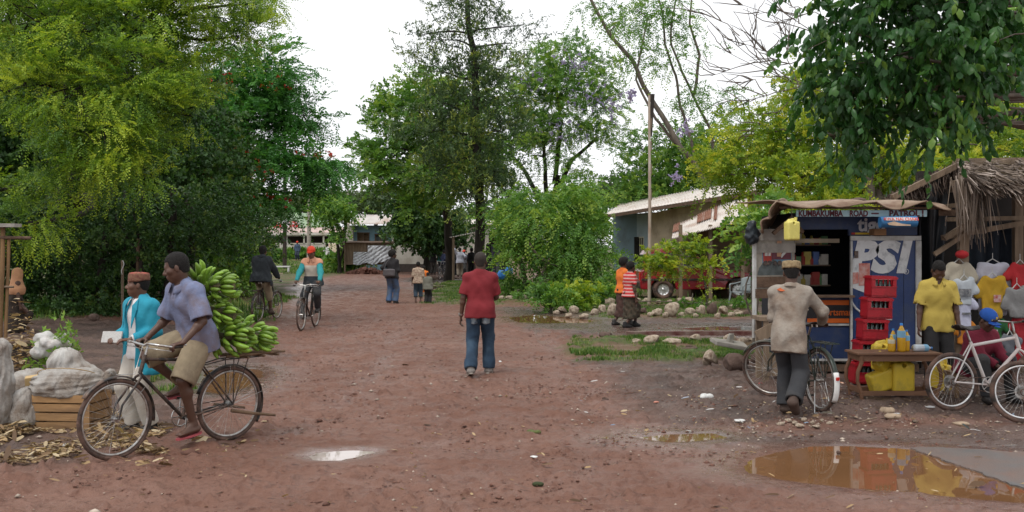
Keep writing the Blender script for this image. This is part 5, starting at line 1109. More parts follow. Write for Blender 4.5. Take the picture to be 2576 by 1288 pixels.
# man in red t-shirt
loc = at(1208, 944)
p = Person('man in a red t-shirt and blue jeans walking away up the middle of the road', (loc.x, loc.y, 0), (.04, 1), H=1.78, lean=(0, .02, 1), vox=.0085, hands=[(.13, .33, 1.06), (-.275, .02, .84)], feet=[(.11, .16, .10), (-.12, -.17, .125)],
           toes=((.12, 1, 0), (-.22, 1, -.18)), knees=((.05, 1, 0), (-.05, 1, 0)), pelvis=(0, 0, .945), palms=((-1, 0, 0), (1, 0, 0)), curl=.5)
p.body(); p.hair(th=.002, mat=M('hair_shaved', (.03, .022, .018), r=.8))
p.top(M('red_tshirt', (.19, .018, .024), r=.9, var=.14, scale=5, bump=.2, bs=30), sleeve=.80, hem=.07, loose=.022, cuff=.07, wr=.006, flare=.008, collar=False, seed=7, name='tshirt')
p.legs(JEAN, length=2.0, loose=.022, flare=.008, wr=.006, name='jeans', seat=1.0, cuff=.010, seed=4)
FADE = M('faded_denim', (.30, .34, .36), r=.9, c2=(.08, .12, .17), scale=18)
for g in (-1, 1):
    def pf(u, v, g=g): a = (u-.5); return p.P+V3(g*.085+a*.12, -.131+.25*a*a*1+.03*v, -.095-.12*v*(1-.25*abs(a)))
    MB().sheet(pf, 8, 8, th=-.006).build('back_pocket', FADE, p.t)
p.shoes(M('grey_sneaker', (.30, .28, .26), r=.8, c2=(.12, .10, .09), scale=12), sole=M('sneaker_sole', (.42, .38, .33), r=.8))
m = MB(); w = p.wr[1]; d = (p.wr[1]-p.el[1]).normalized(); m.tube([w-d*.035, w-d*.012], .036, 14); m.box(w-d*.024+V3(-.035, 0, 0), (.012, .035, .035)); m.build('wristwatch', STEEL, p.t)
# man in hat with bike at the right
hb_ = bicycle('dark roadster bicycle with a white mudguard tail held by the tan shirted man', (3.40, 11.05), (3.17, 12.14), steer=.75, crank=1.5, stand=True, white_tail=True, chaincase=True, barz=1.02, paint=M('bike_green', (.018, .030, .024), r=.35, var=.3, dirt=(.10, .08, .06)), lean=.0)
loc = at(1985, 1042)
p = Person('man in a tan patched shirt and pillbox hat walking with his bicycle', (loc.x, loc.y, 0), (.42, .90), H=1.73, pelvis=(0, -.02, .90), lean=(.02, .16, 1), hands=[(.30, .40, .98), (.02, .24, .97)], feet=[(.10, -.30, .20), (-.06, .10, .088)], toes=((.1, .75, -.65), (-.1, 1, 0)),
           knees=((.1, 1, 0), (0, 1, 0)), head=(.25, -.05), vox=.008, bulk=.90, elbows=((.9, -.5, -.2), (-.9, -.5, .1)), fingers=((.1, 1, -.1), (.8, .5, -.2)), palms=((0, 0, -1), (0, 1, -.3)))
p.body(); p.eyes(); p.hair(th=.004)
TAN = M('patched_tan_shirt', (.31, .275, .235), r=.95, var=.25, scale=4, bump=.45, bs=30, dirt=(.20, .14, .10), da=.55, ds=3)
p.top(TAN, sleeve=1.86, hem=.17, loose=.016, cuff=.09, wr=.010, flare=.004, seed=11, slv_loose=.022)
p.legs(CHAR, length=1.95, loose=.028, flare=.022, wr=.006); p.shoes(M('brown_shoe', (.07, .045, .035), r=.8))
p.kofia(M('tan_pillbox', (.36, .27, .15), r=.95, c2=(.20, .14, .075), scale=30, bump=.5, bs=90), hgt=.075, r=1.06, name='hat')
def patch(person, c, rx, rz_, nrm, mat):
    m = MB(); n = Vector(nrm).normalized(); u = n.cross(V3(0, 0, 1)).normalized(); v = u.cross(n); P = [Vector(c)+u*rx*math.cos(a)*random.uniform(.75, 1.1)+v*rz_*math.sin(a)*random.uniform(.75, 1.1) for a in [2*math.pi*i/11 for i in range(11)]]
    m.prism(P, (0, 0, 0), n*.006); m.build('patch', mat, person.t)
patch(p, p.sh[1]-p.Fw*.075+V3(.09, 0, .02), .05, .025, -p.Fw+V3(0, 0, .7), M('orange_patch', (.42, .10, .035), r=.9))
0 and patch(p, p.P-p.Fw*.135+V3(.09, 0, .10), .04, .03, -p.Fw, M('rust_patch', (.33, .12, .06), r=.9))
# man in yellow shirt, seated man
p = Person('man in a yellow shirt looking down beside the soda crates', (at(2358, 900, 12.9).x, 12.9, 0), (-.15, -1), H=1.68, lean=(0, .04, 1), hands=[(.26, .10, .74), (-.25, .10, .73)], pelvis=(0, 0, .90), head=(.1, -.75), vox=.0095, curl=.5, skin=SKIN, palms=((-1, 0, 0), (1, 0, 0)))
p.body(); p.hair(th=.002)
p.top(M('yellow_shirt', (.48, .36, .075), r=.85, var=.10, scale=5, bump=.2, bs=30), sleeve=.86, hem=.10, loose=.024, cuff=.16, wr=.007, flare=.012, vneck=.10, seed=6); p.legs(BLK, length=1.95, loose=.02); p.sandals(M('pink_sandal', (.55, .06, .10), r=.6))
sx = at(2452, 900, 12.0).x
p = Person('seated man in a maroon sweater and blue cap behind the white bicycle', (sx, 12.1, 0), (.35, -.94), H=1.66, pelvis=(0, 0, .38), lean=(.0, .42, 1), hands=[(.06, .50, .42), (-.10, .52, .45)], feet=[(.17, .42, .088), (-.17, .45, .088)], knees=((.4, 1, 1), (-.4, 1, 1)), head=(.1, -.55), vox=.0095, toes=((.2, 1, 0), (-.2, 1, 0)))
p.body(); p.hair(th=.004); p.top(M('maroon_sweater', (.17, .018, .035), r=.95, var=.2, scale=5, bump=.3, bs=50), sleeve=1.75, hem=.02, loose=.035, cuff=.05, wr=.007, collar=False, name='sweater')
p.legs(CHAR, length=1.95, loose=.018); p.shoes(SHOE_D); cp = p.cap(M('blue_cap', (.02, .10, .42), r=.8))
put_text('R', .055, M('yellow_print', (.75, .5, .06), r=.7), p.hp(0, .094, .088), p.hR @ RF((-1, 0, 0), (0, -.35, 1)), cp, bold=.002)
p.hands_note = None if False else None
sb = MB(); sb.box((0, 0, .28), (.42, .34, .04)); [sb.box((x, y, .13), (.04, .04, .26)) for x in (-.18, .18) for y in (-.14, .14)]
o = sb.build('stool', M('rough_wood', (.22, .14, .08), r=.9, var=.3, stretch=(1, 6, 1))); o.location = (sx-.0, 12.22, 0); tag(o, 'low rough wooden stool under the man in the maroon sweater', 'stool')
# cyclists on the road
b1 = bicycle('black bicycle ridden towards the camera by the man in the red cap', (-4.47, 22.75), (-4.56, 21.64), crank=.4, barz=1.0, spokes=24, rack=True)
p = rider(b1, 'man in a red cap and teal cream and peach shirt cycling towards the camera', H=1.70, lean=(0, .26, 1), head=(0, -.2), vox=.013, skin=SKIN2)
p.body(); p.eyes(); p.hair(th=.005)
TEAL = (.03, .28, .30)
o = p.top(bands('tricolour_shirt', [(0, (.03, .04, .05)), (1.16, (.62, .56, .47)), (1.40, (.60, .30, .19))]), sleeve=.25, hem=.06, loose=.03, wr=.005, seed=9)
for i in range(2):
    b = Blob(); b.cap(p.sh[i].lerp(p.el[i], .12), p.el[i], .070, .066, k=.03); b.cap(p.el[i], p.el[i].lerp(p.wr[i], .88), .064, .048, k=.03); b.mesh('sleeve', .013, cloth('teal_cloth', TEAL), p.t, wr=.005, wseed=i)
p.legs(CHAR, length=1.9, loose=.022); p.shoes(SHOE_D); p.cap(M('red_cap', (.62, .05, .02), r=.7), name='cap')
b2 = bicycle('muddy bicycle ridden away by the man in the dark hooded jacket', (-6.12, 24.1), (-5.93, 25.2), crank=.9, barz=1.0, spokes=24)
p = rider(b2, 'man in a puffy dark jacket cycling away along the left verge', H=1.72, lean=(0, .14, 1), vox=.013)
p.body(); p.hair(th=.012); p.top(cloth('navy_jacket', (.022, .027, .032), dirt=(.05, .055, .06)), sleeve=1.95, hem=.06, loose=.07, wr=.012, flare=.03, name='jacket', slv_loose=.035)
b_ = Blob(); b_.ell(p.Nk-p.Fw*.05+p.U*.01, (.11, .08, .06), k=.02); b_.mesh('hood', .012, cloth('navy_jacket', (.022, .027, .032)), p.t, wr=.004)
p.legs(M('khaki_shorts', KHA and (.27, .215, .14)), length=1.35, loose=.022, name='trousers'); p.shoes(M('brown_shoe', (.07, .045, .035)))
# two women
loc = at(1580, 824)
p = Person('woman in a red and white striped top and long dark skirt crossing the wet path', (loc.x+.03, loc.y, 0), (.85, .45), H=1.58, fem=1, lean=(0, .03, 1), pelvis=(0, 0, .85), feet=[(.07, -.16, .085), (-.07, .20, .085)], vox=.013, skin=SKIN)
p.body(); p.hair(th=.012, puff=.008); p.top(stripes('red_white_stripes', [(.52, .035, .035), (.62, .38, .36)], 'Z', .075, [0, .62]), sleeve=.7, hem=.02, loose=.014, collar=False, wr=.003, name='top')
p.skirt(M('dark_print_skirt', (.025, .028, .018), r=.9, c2=(.09, .06, .04), scale=16), bottom=.22, r1=.21, wr=.010); p.shoes(BLK)
p = Person('woman in an orange top half hidden behind the striped top', (loc.x-.06, loc.y+.62, 0), (.85, .45), H=1.64, fem=1, lean=(0, .03, 1), pelvis=(0, 0, .88), feet=[(.07, .18, .085), (-.07, -.18, .085)], vox=.013, skin=SKIN)
p.body(); p.hair(th=.015, puff=.012); p.top(cloth('orange_top', (.70, .17, .03)), sleeve=.6, hem=.02, loose=.014, collar=False, wr=.003, name='top'); p.skirt(M('brown_skirt', (.05, .03, .025), r=.9, c2=(.10, .05, .04), scale=14), bottom=.2, r1=.2); p.shoes(SHOE_D)
# woman with grey bag, children
loc = at(986, 764)
p = Person('woman in a black top and jeans with a grey shoulder bag standing on the road', (loc.x, loc.y, 0), (.30, .95), H=1.72, fem=1, pelvis=(0, 0, .92), vox=.015, hands=[(.12, .26, 1.08), (-.20, .02, 1.00)], elbows=((.4, -1, -.2), (-.4, -1, -.2)), head=(-.9, 0), skin=SKIN)
p.body(); p.hair(th=.03, puff=.01); p.top(cloth('black_top', (.02, .018, .020)), sleeve=1.9, hem=.05, loose=.03, collar=False, wr=.006, name='sweater'); p.legs(cloth('blue_jeans', (.06, .13, .28), c2=(.10, .11, .12)), length=1.97, loose=.028, flare=.02, name='jeans'); p.shoes(SHOE_D)
bg = thing('shoulder_bag', 'grey shoulder bag at the hip of the woman in black', 'bag', (loc.x-.06, loc.y-.28, 1.0)); b = Blob(); b.box((0, 0, 0), (.19, .06, .12), k=.02, rd=.05); b.mesh('pouch', .013, cloth('grey_bag', (.10, .09, .095)), bg, wr=.004); MB().tube([(-.17, 0, .08), (-.10, .12, .32), (.05, .22, .50), (.10, .30, .42)], .008, 6).build('strap', cloth('grey_bag', (.1, .09, .095)), bg)
def kid(label, dx, dy, hd, H, tm, lm, ln=1.5, sl=1.0, vox=.013, **kw):
    l_ = at(dx, dy); p = Person(label, (l_.x, l_.y, 0), hd, H=H, vox=vox, pelvis=(0, 0, .93), **kw); p.body(); p.hair(th=.004); p.top(tm, sleeve=sl, hem=.03, loose=.018, collar=False, wr=.004, name='shirt')
    if ln: p.legs(lm, length=ln, loose=.018, flare=.01)
    else: p.skirt(lm, bottom=.35, r1=.20)
    return p
kid('boy in a plaid cream shirt walking beside the smallest child', 1052, 762, (-.1, 1), 1.36, M('plaid_cloth', (.55, .45, .33), c2=(.22, .12, .09), scale=22), cloth('dark_jeans', (.045, .07, .10)), 1.55, .95)
kid('smallest child in a grey jacket and dark trousers', 1076, 764, (.2, .98), 1.02, cloth('grey_jacket', (.16, .16, .13)), BLK, 1.97, 1.9, vox=.011)
kid('child in an orange dress half hidden behind the two smaller boys', 1066, 752, (0, 1), 1.18, cloth('orange_dress', (.65, .16, .02)), cloth('orange_dress', (.65, .16, .02)), 0, .8)
# veiled woman at the left edge
p = Person('woman in a pale orange headscarf and long brown dress at the left edge', (at(40, 838).x, rowY(838), 0), (.75, .6), H=1.50, fem=1, vox=.012, pelvis=(0, 0, .80)); p.body()
b = Blob(); b.ell(p.hc+V3(0, -.01, .01), (.105, .12, .130), k=.03); b.cap(p.hc-V3(0, .02, .08), p.Nk, .085, .10, k=.06); b.cap(p.Nk+V3(0, 0, .04), p.C-V3(0, 0, .02), .11, .215, k=.07, n=(0, 1, 0), f=.8); b.box(p.C-V3(0, 0, .30), (.5, .5, .14), k=.02, op=-1); b.ell(p.hp(0, .13, -.01), (.055, .06, .075), k=.01, op=-1)
b.mesh('headscarf', .011, M('peach_scarf', (.52, .27, .15), r=.9, var=.15), p.t, wr=.005); p.skirt(M('brown_dress', (.045, .03, .022), r=.95, c2=(.02, .015, .012), scale=8), bottom=.03, top_=.30, r0=.17, r1=.24, wr=.009, name='dress', fr=.85)
p.sandals(M('blue_sandal', (.12, .14, .3)))
# group at the far end
def far(label, dx, Y, top_y, hd, tc, lc, skirt=0, lh=None, cap_=None, sl=1.5, group='people gathered at the far wall', z=0, hands=None, vox=.028):
    H = min(1.8, max(1.5, CH-(top_y*K-H0)/F*Y-z)); x = at(dx, 600, Y).x
    p = Person(label, (x, Y, z), hd, H=H, vox=vox, pelvis=(0, 0, .93*H/1.75), hands=hands or [(.28, .05, .82), (-.28, .05, .82)], fem=skirt, group=group); p.body(); p.hair(th=.015)
    nm = 'cloth_%02d%02d%02d' % tuple(int(c*99) for c in tc); p.top(cloth(nm, tc), sleeve=sl, hem=.06, loose=.03, collar=False, wr=.004)
    nm = 'cloth_%02d%02d%02d' % tuple(int(c*99) for c in lc)
    if skirt: p.skirt(lh or cloth(nm, lc), bottom=.12, r1=.2)
    else: p.legs(cloth(nm, lc), length=1.95, loose=.03)
    if cap_: p.cap(cap_)
    return p
REDC, WHC = M('red_cap', (.62, .05, .02)), M('white_cap', (.7, .7, .68))
far('woman in an olive top and banded red and cream skirt at the far wall', 1026, 76, 620, (.2, 1), (.17, .11, .07), (.5, .06, .03), 1, lh=bands('red_cream_bands', [(0, (.60, .07, .03)), (.28, (.55, .35, .20)), (.42, (.60, .07, .03)), (.64, (.65, .45, .38)), (.70, (.60, .07, .03))]))
far('man in a bright blue shirt at the far wall', 1045, 74, 622, (.5, .8), (.03, .11, .45), (.12, .17, .24))
far('man in a white shirt and white cap at the far wall', 1053, 77, 621, (.3, .9), (.7, .7, .7), (.03, .03, .03), cap_=WHC)
far('man in a grey green shirt by the dark tree at the far wall', 1081, 68, 625, (.4, .8), (.10, .14, .13), (.06, .05, .04))
far('person in black beside the man in the grey green shirt', 1089, 65, 624, (.6, .7), (.012, .012, .013), (.05, .045, .04))
far('man in a teal shirt leaning by the far parked bicycle', 1106, 66, 622, (.8, .5), (.04, .22, .22), (.03, .03, .04))
far('man in a navy jacket beside the far parked bicycle', 1116, 64, 628, (.8, .5), (.012, .018, .05), (.03, .03, .04))
far('man in a pale grey shirt with one arm raised under the shed roof', 1157, 60, 622, (-.1, 1), (.48, .50, .58), (.26, .22, .17), hands=[(.30, .0, 1.05), (-.30, .12, 1.80)])
far('man in dark clothes at the left of the raised arm', 1147, 61, 630, (.2, 1), (.015, .015, .02), (.015, .015, .02))
far('man in a red cap behind the raised arm', 1168, 63, 628, (-.4, -.9), (.08, .08, .09), (.04, .04, .04), cap_=REDC)
far('tall person in black left of the tall black trunk', 1187, 57, 622, (-.5, .8), (.012, .012, .014), (.012, .012, .014))
far('person in dark clothes just behind the head of the man in red', 1196, 60, 628, (0, 1), (.02, .018, .018), (.02, .02, .02))
far('man in a red cap and navy shirt before the pub balustrade', 748, 88, 606, (0, -1), (.05, .08, .13), (.03, .04, .06), cap_=REDC, group='people before the pub', z=.62)
far('man in a white shirt pointing beside the far roadside tree', 824, 80, 610, (-.9, -.3), (.6, .6, .58), (.03, .03, .03), group='people before the pub', z=.3, hands=[(.2, .45, 1.15), (-.28, .05, .9)])
bicycle('bicycle parked beside the trunk at the far end', (at(1116, 700, 56).x, 57), (at(1106, 700, 56).x, 56), spokes=12, stand=True)
# two parked mountain bikes at the right
WHT = M('white_frame', (.66, .64, .62), r=.4, c2=(.60, .50, .47), scale=3); ORG = M('orange_frame', (.60, .15, .07), r=.4, c2=(.6, .3, .22), scale=5)
bicycle('white framed mountain bike leaning with its rear wheel beside the wooden table', (4.89, 11.1), (5.95, 11.28), Rw=.325, paint=WHT, rim=RIM2, style='mtb', rack=False, guard=False, crank=1.4, barz=1.0, lean=-.06)
bicycle('orange framed mountain bike cut off by the right picture edge', (5.28, 10.32), (6.35, 10.1), Rw=.325, paint=ORG, rim=RIM2, style='mtb', rack=False, guard=False, crank=.4, barz=1.0, lean=-.05)
# ------------------------------------------------------------------ buildings and big fixed things
TIN = M('tin_roof', (.70, .65, .60), r=.55, var=.10, scale=2, metal=.1, dirt=(.42, .27, .19), da=.35, ds=1.6, bump=.1)
RUST = M('rusty_tin', (.17, .065, .035), r=.8, c2=(.30, .15, .10), scale=3, bump=.3)
CREAM = M('cream_plaster', (.64, .52, .39), r=.9, var=.08, scale=1.5, dirt=(.34, .24, .17), da=.5, ds=.8, bump=.2, bs=20)
BLUEW = M('pale_blue_plaster', (.33, .41, .46), r=.9, var=.08, scale=1.2, dirt=(.25, .29, .31), da=.35, ds=1, bump=.15, bs=20)
BLUED = M('slate_blue_plaster', (.17, .24, .28), r=.9, var=.08, scale=1.2, dirt=(.13, .16, .17), da=.4, ds=1, bump=.15, bs=20)
WHITEW = M('white_plaster', (.60, .57, .51), r=.9, var=.08, scale=1, dirt=(.38, .33, .27), da=.5, ds=.6, bump=.15, bs=15)
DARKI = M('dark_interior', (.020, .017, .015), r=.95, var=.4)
WOOD = M('weathered_wood', (.20, .145, .10), r=.9, var=.35, scale=9, stretch=(1, 1, .15), bump=.5, bs=40)
WOODB = M('brown_board', (.12, .075, .05), r=.9, var=.35, scale=9, bump=.4, bs=40)
STONE = M('pale_stone', (.52, .44, .34), r=.9, c2=(.32, .25, .19), scale=7, bump=.6, bs=22, dirt=(.16, .10, .07), da=.45, ds=5)
STONE_D = M('dark_stone', (.14, .095, .075), r=.9, c2=(.09, .055, .045), scale=7, bump=.6, bs=22)
def corr(mb, a, b, c, d, n=40, amp=.018, mi=0, wav=None, th=.004):
    """corrugated sheet: corners a->b along the ridges' spacing, a->d down the slope"""
    a, b, c, d = map(Vector, (a, b, c, d)); N = (b-a).cross(d-a).normalized(); N = N if N.z > 0 else -N; k = n*4
    L = (b-a).length; w = wav or L/n
    def fn(u, v): return (a.lerp(b, u)).lerp(d.lerp(c, u), v)+N*amp*math.sin(2*math.pi*u*L/w)
    return mb.sheet(fn, min(k, 400), 5, mi, th)
def wallq(mb, a, b, z0, z1a, z1b=None, th=.2, mi=0, holes=()):
    """vertical wall a->b (xy), heights; holes: (t0,t1,z0,z1) in metres along the wall"""
    a = Vector((a[0], a[1], 0)); b = Vector((b[0], b[1], 0)); L = (b-a).length; d = (b-a)/L; n = Vector((-d.y, d.x, 0))*th; z1b = z1a if z1b is None else z1b
    def seg(t0, t1, y0, y1, y0b=None, y1b=None):
        y0b = y0 if y0b is None else y0b; y1b = y1 if y1b is None else y1b
        P = [a+d*t0+V3(0, 0, y0), a+d*t1+V3(0, 0, y0b), a+d*t1+V3(0, 0, y1b), a+d*t0+V3(0, 0, y1)]; mb.prism(P, (0, 0, 0), n, mi)
    H = lambda t: z1a+(z1b-z1a)*t/L
    ts = 0
    for t0, t1, y0, y1 in sorted(holes):
        seg(ts, t0, z0, H(ts), z0, H(t0)); seg(t0, t1, z0, y0) if y0 > z0+.01 else None; seg(t0, t1, y1, H(t0), y1, H(t1)); ts = t1
    seg(ts, L, z0, H(ts), z0, H(L))
# --- house with the long tin roof
hx = thing('plaster_house', 'long cream and pale blue plastered house with a shallow tin roof behind the red car', 'house', (G(1602, 44)[0], 44, 0)); ho = Vector(hx.location)
def L_(dx, dy, Y): return Vector(A(dx, dy, Y))-ho
c0 = G(1602, 44); c1 = G(1637, 42.8); c2 = G(1900, 35.5); cL = G(1543, 45.5)
mb = MB(); wallq(mb, (c0[0]-ho.x, c0[1]-ho.y), (c1[0]-ho.x, c1[1]-ho.y), -.1, 3.27, 3.30, holes=[(.12, .62, 1.15, 2.25)]); mb.build('front_wall', BLUEW, hx)
mb = MB(); wallq(mb, (c1[0]-ho.x, c1[1]-ho.y), (c2[0]-ho.x, c2[1]-ho.y), -.1, 3.25, 3.75); mb.build('side_wall', CREAM, hx)
mb = MB(); wallq(mb, (cL[0]-ho.x, cL[1]-ho.y), (c0[0]-ho.x, c0[1]-ho.y), -.1, 3.42, 3.28); mb.build('end_wall', BLUED, hx)
d = (Vector(c1)-Vector(c0)).normalized(); w0 = Vector(c0)-ho+d*.12; w1 = Vector(c0)-ho+d*.62
mb = MB()
for a, b in ((V3(0, 0, 1.15), None),):
    for z in (1.17, 2.23): mb.beam(w0+V3(0, -.02, z), w1+V3(0, -.02, z), .06, .06)
    for q in (0, .33, .66, 1): p_ = w0.lerp(w1, q)+V3(0, -.02, 0); mb.beam(p_+V3(0, 0, 1.15), p_+V3(0, 0, 2.25), .035, .035)
    for z in (1.5, 1.87): mb.beam(w0+V3(0, -.02, z), w1+V3(0, -.02, z), .03, .03)
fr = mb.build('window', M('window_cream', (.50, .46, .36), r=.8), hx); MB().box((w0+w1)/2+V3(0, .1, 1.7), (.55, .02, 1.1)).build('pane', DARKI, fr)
mb = MB(); e0 = L_(1562, 545, 45.4); e1 = L_(1602, 541, 43.6); e2 = L_(1905, 484, 35)
e0.z = 3.12-.0; e1.z = 3.2; e2.z = 3.80; back = V3(1.4, 5.5, .78)
corr(mb, e1+V3(-1.4, .1, .0), e2, e2+back, e1+V3(-1.4, .1, 0)+back, n=52, amp=.03); rf = mb.build('roof', TIN, hx)
mb = MB(); mb.beam(e1+V3(-1.4, .15, -.07), e2+V3(0, .05, -.07), .06, .14); mb.build('eave_board', WOODB, rf)
# lean-to veranda in front of it
vx = thing('lean_to', 'low lean-to veranda with a rust streaked corrugated roof behind the sapling', 'lean-to', (G(1780, 34)[0], 34, 0)); vo = Vector(vx.location)
def V_(dx, dy, Y): return Vector(A(dx, dy, Y))-vo
a, b, c, d = V_(1690, 600, 33.2), V_(1880, 552, 32.0), V_(1880, 486, 36.5), V_(1696, 568, 37)
mb = MB(); corr(mb, a, b, c, d, n=46, amp=.03); rf = mb.build('roof', TIN, vx)
mb = MB(); N_ = (b-a).cross(d-a).normalized(); N_ = N_ if N_.z > 0 else -N_
for (u0, u1, v0, v1) in ((.0, .09, .35, 1.0), (.33, .52, .45, .98), (.56, .60, .3, 1)): f_ = lambda u, v: (a.lerp(b, u)).lerp(d.lerp(c, u), v)+N_*.045; corr(mb, f_(u0, v0), f_(u1, v0), f_(u1, v1), f_(u0, v1), n=max(2, int(46*(u1-u0))), amp=.03)
mb.build('rusty_sheet', RUST, rf)
mb = MB(); wallq(mb, (G(1700, 36.8)[0]-vo.x, 36.8-vo.y), (G(1905, 34.2)[0]-vo.x, 34.2-vo.y), -.1, 2.6, 3.0, holes=[(3.0, 3.9, 0, 2.0)]); mb.build('wall', M('brown_plaster', (.25, .18, .125), r=.95, var=.15, dirt=(.17, .12, .085), da=.5, ds=1, scale=2), vx)
MB().box((G(1800, 35.2)[0]-vo.x-.1, 1.5+.3, 1.0), (1.3, .04, 2.1)).build('door', WOODB, vx)
for dx in (1712, 1787, 1868): p_ = V_(dx, 600, 33); mb = MB(); mb.beam((p_.x, p_.y, -.1), (p_.x, p_.y, 2.55), .11, .11); mb.build('post', WOOD, vx)
# --- far blue house with white annexe
fh = thing('blue_house', 'far light blue house with a pale tin roof and a white annexe wall', 'house', (G(936, 72)[0], 72, 0)); fo = Vector(fh.location)
def F_(dx, dy, Y=72): return Vector(A(dx, dy, Y))-fo
mb = MB(); p0, p1 = F_(884, 600), F_(988, 600); L = p1.x-p0.x; zt = F_(0, 567).z
h1 = [(F_(900, 0).x-p0.x, F_(928, 0).x-p0.x, F_(0, 612).z, F_(0, 586).z), (F_(944, 0).x-p0.x, F_(971, 0).x-p0.x, F_(0, 612).z, F_(0, 590).z)]
wallq(mb, (p0.x, 0), (p1.x, 0), -.2, zt, holes=h1); mb.build('front_wall', M('sky_blue_plaster', (.20, .32, .40), r=.9, var=.08, dirt=(.16, .22, .25), da=.4, ds=.6), fh)
for i, h in enumerate(h1):
    w = MB(); x0, x1 = p0.x+h[0], p0.x+h[1]
    for z in (h[2], h[3]): w.beam((x0-.05, -.03, z), (x1+.05, -.03, z), .08, .08)
    for x in (x0, (x0+x1)/2, x1): w.beam((x, -.03, h[2]), (x, -.03, h[3]), .07, .07)
    w = w.build('window', WOODB, fh); MB().box(((x0+x1)/2, .12, (h[2]+h[3])/2), (x1-x0, .03, h[3]-h[2])).build('pane', M('old_shutter', (.13, .08, .045), r=.9) if i == 0 else M('grey_shutter', (.14, .17, .17), r=.8), w)
mb = MB(); wallq(mb, (p1.x+.003, -.4), (F_(1235, 0).x, -.4), -.2, F_(0, 568).z); mb.build('annexe_wall', WHITEW, fh)
mb = MB(); mb.box((F_(1110, 0).x, -.45, .28), (F_(1235, 0).x-p1.x, .12, .6)); mb.build('plinth', M('dark_plinth', (.07, .055, .05), r=.95), fh)
mb = MB(); mb.box((F_(881, 0).x, -.1, zt/2), (.5, .5, zt)); mb.build('pillar', WHITEW, fh)
mb = MB(); corr(mb, F_(884-6, 566)+V3(0, -.7, .05), F_(1010, 566)+V3(0, -.7, .05), F_(1010, 532)+V3(0, 4.5, -.1), F_(878, 532)+V3(0, 4.5, -.1), n=36, amp=.04); mb.build('roof', M('pale_tin', (.62, .58, .54), r=.6, var=.08, scale=1, dirt=(.45, .30, .22), da=.35, ds=.7, stretch=(2, .2, 1)), fh)
mb = MB(); corr(mb, F_(1010, 568)+V3(0, -.9, .05), F_(1240, 568)+V3(0, -.9, .05), F_(1240, 545)+V3(0, 4, -.1), F_(1010, 545)+V3(0, 4, -.1), n=50, amp=.04); mb.build('annexe_roof', TIN, fh)
# --- shack with silver tarps in front of it
sh = thing('shack', 'plank shack draped with silver tarpaulin before the far blue house', 'shack', (G(925, 68)[0], 68, 0)); so = Vector(sh.location)
def S_(dx, dy, Y=68): return Vector(A(dx, dy, Y))-so
mb = MB(); x0, x1 = S_(866, 0).x, S_(987, 0).x
for i in range(7): z = S_(0, 664).z+(S_(0, 612).z-S_(0, 664).z)*(i+.5)/7; mb.box(((x0+x1)/2, random.uniform(-.02, .02), z), ((x1-x0)*random.uniform(.94, 1), .05, .30), Matrix.Rotation(random.uniform(-.012, .012), 3, 'Y'))
mb.build('plank_wall', WOOD, sh); mb = MB(); mb.box(((x0+x1)/2, .9, S_(0, 609).z), ((x1-x0)+.5, 2.2, .06), Matrix.Rotation(.05, 3, 'X')); mb.build('roof_sheet', WOODB, sh)
for dx in (868, 920, 985): mb = MB(); mb.beam((S_(dx, 0).x, -.06, -.1), (S_(dx, 0).x, -.06, S_(0, 610).z), .1, .1); mb.build('post', WOOD, sh)
for (xa, xb, ya, yb, sd_) in ((890, 940, 634, 664, 1), (926, 985, 618, 662, 2)):
    rs = random.Random(sd_)
    def tf(u, v, xa=xa, xb=xb, ya=ya, yb=yb): p = S_(xa+(xb-xa)*u, ya+(yb-ya)*v+3*math.sin(u*7)*v); return V3(p.x, -.12-.05*abs(math.sin(u*16+v*5+2*math.sin(v*6)))-.12*v-.05*abs(math.sin(v*13+u*11)), p.z)
    mb = MB(); mb.sheet(tf, 60, 36, th=-.01); mb.build('tarpaulin', M('silver_tarp', (.50, .52, .56), r=.42, var=.2, scale=3, bump=1.0, bs=7), sh)
# --- pub with green gable
pb = thing('pub', 'far pub with a pale green gable, red drink signs and a white balustrade', 'pub', (G(745, 95)[0], 95, .72)); po = Vector(pb.location)
def P_(dx, dy, Y=95): return Vector(A(dx, dy, Y))-po
mb = MB(); g = [P_(662, 575), P_(668, 560), P_(680, 545), P_(700, 536), P_(730, 533), P_(765, 535), P_(785, 545), P_(800, 560), P_(806, 575)]; mb.prism(g, (0, 1.6, 0), (0, 6, 0)); mb.build('gable', M('pale_green_paint', (.40, .56, .38), r=.85, var=.06), pb)
mb = MB(); x0, x1 = P_(655, 0).x, P_(862, 0).x; corr(mb, (x0, -2.2, P_(0, 586).z), (x1, -2.2, P_(0, 586).z), (x1, 1.6, P_(0, 571).z), (x0, 1.6, P_(0, 571).z), n=60, amp=.04); mb.build('veranda_roof', M('pink_tin', (.62, .47, .43), r=.6, var=.06), pb)
mb = MB(); mb.box(((x0+x1)/2, -2.25, P_(0, 589).z), (x1-x0, .08, .22)); mb.box(((x0+x1)/2, -2.1, P_(0, 593).z), (x1-x0, .06, .12)); mb.build('fascia', WHITEW, pb)
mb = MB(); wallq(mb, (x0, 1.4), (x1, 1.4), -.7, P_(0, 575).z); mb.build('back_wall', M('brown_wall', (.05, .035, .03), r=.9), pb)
for dx in (668, 698, 733, 776, 785, 824): mb = MB(); mb.box((P_(dx, 0).x, -2.0, P_(0, 620).z/2+1.0), (.14, .14, 3.0)); mb.build('post', WHITEW, pb)
mb = MB(); zb0, zb1 = P_(0, 628).z, P_(0, 613).z
mb.box(((x0+x1)/2, -2.0, zb1), (x1-x0, .14, .12)); mb.box(((x0+x1)/2, -2.0, zb0), (x1-x0, .14, .12))
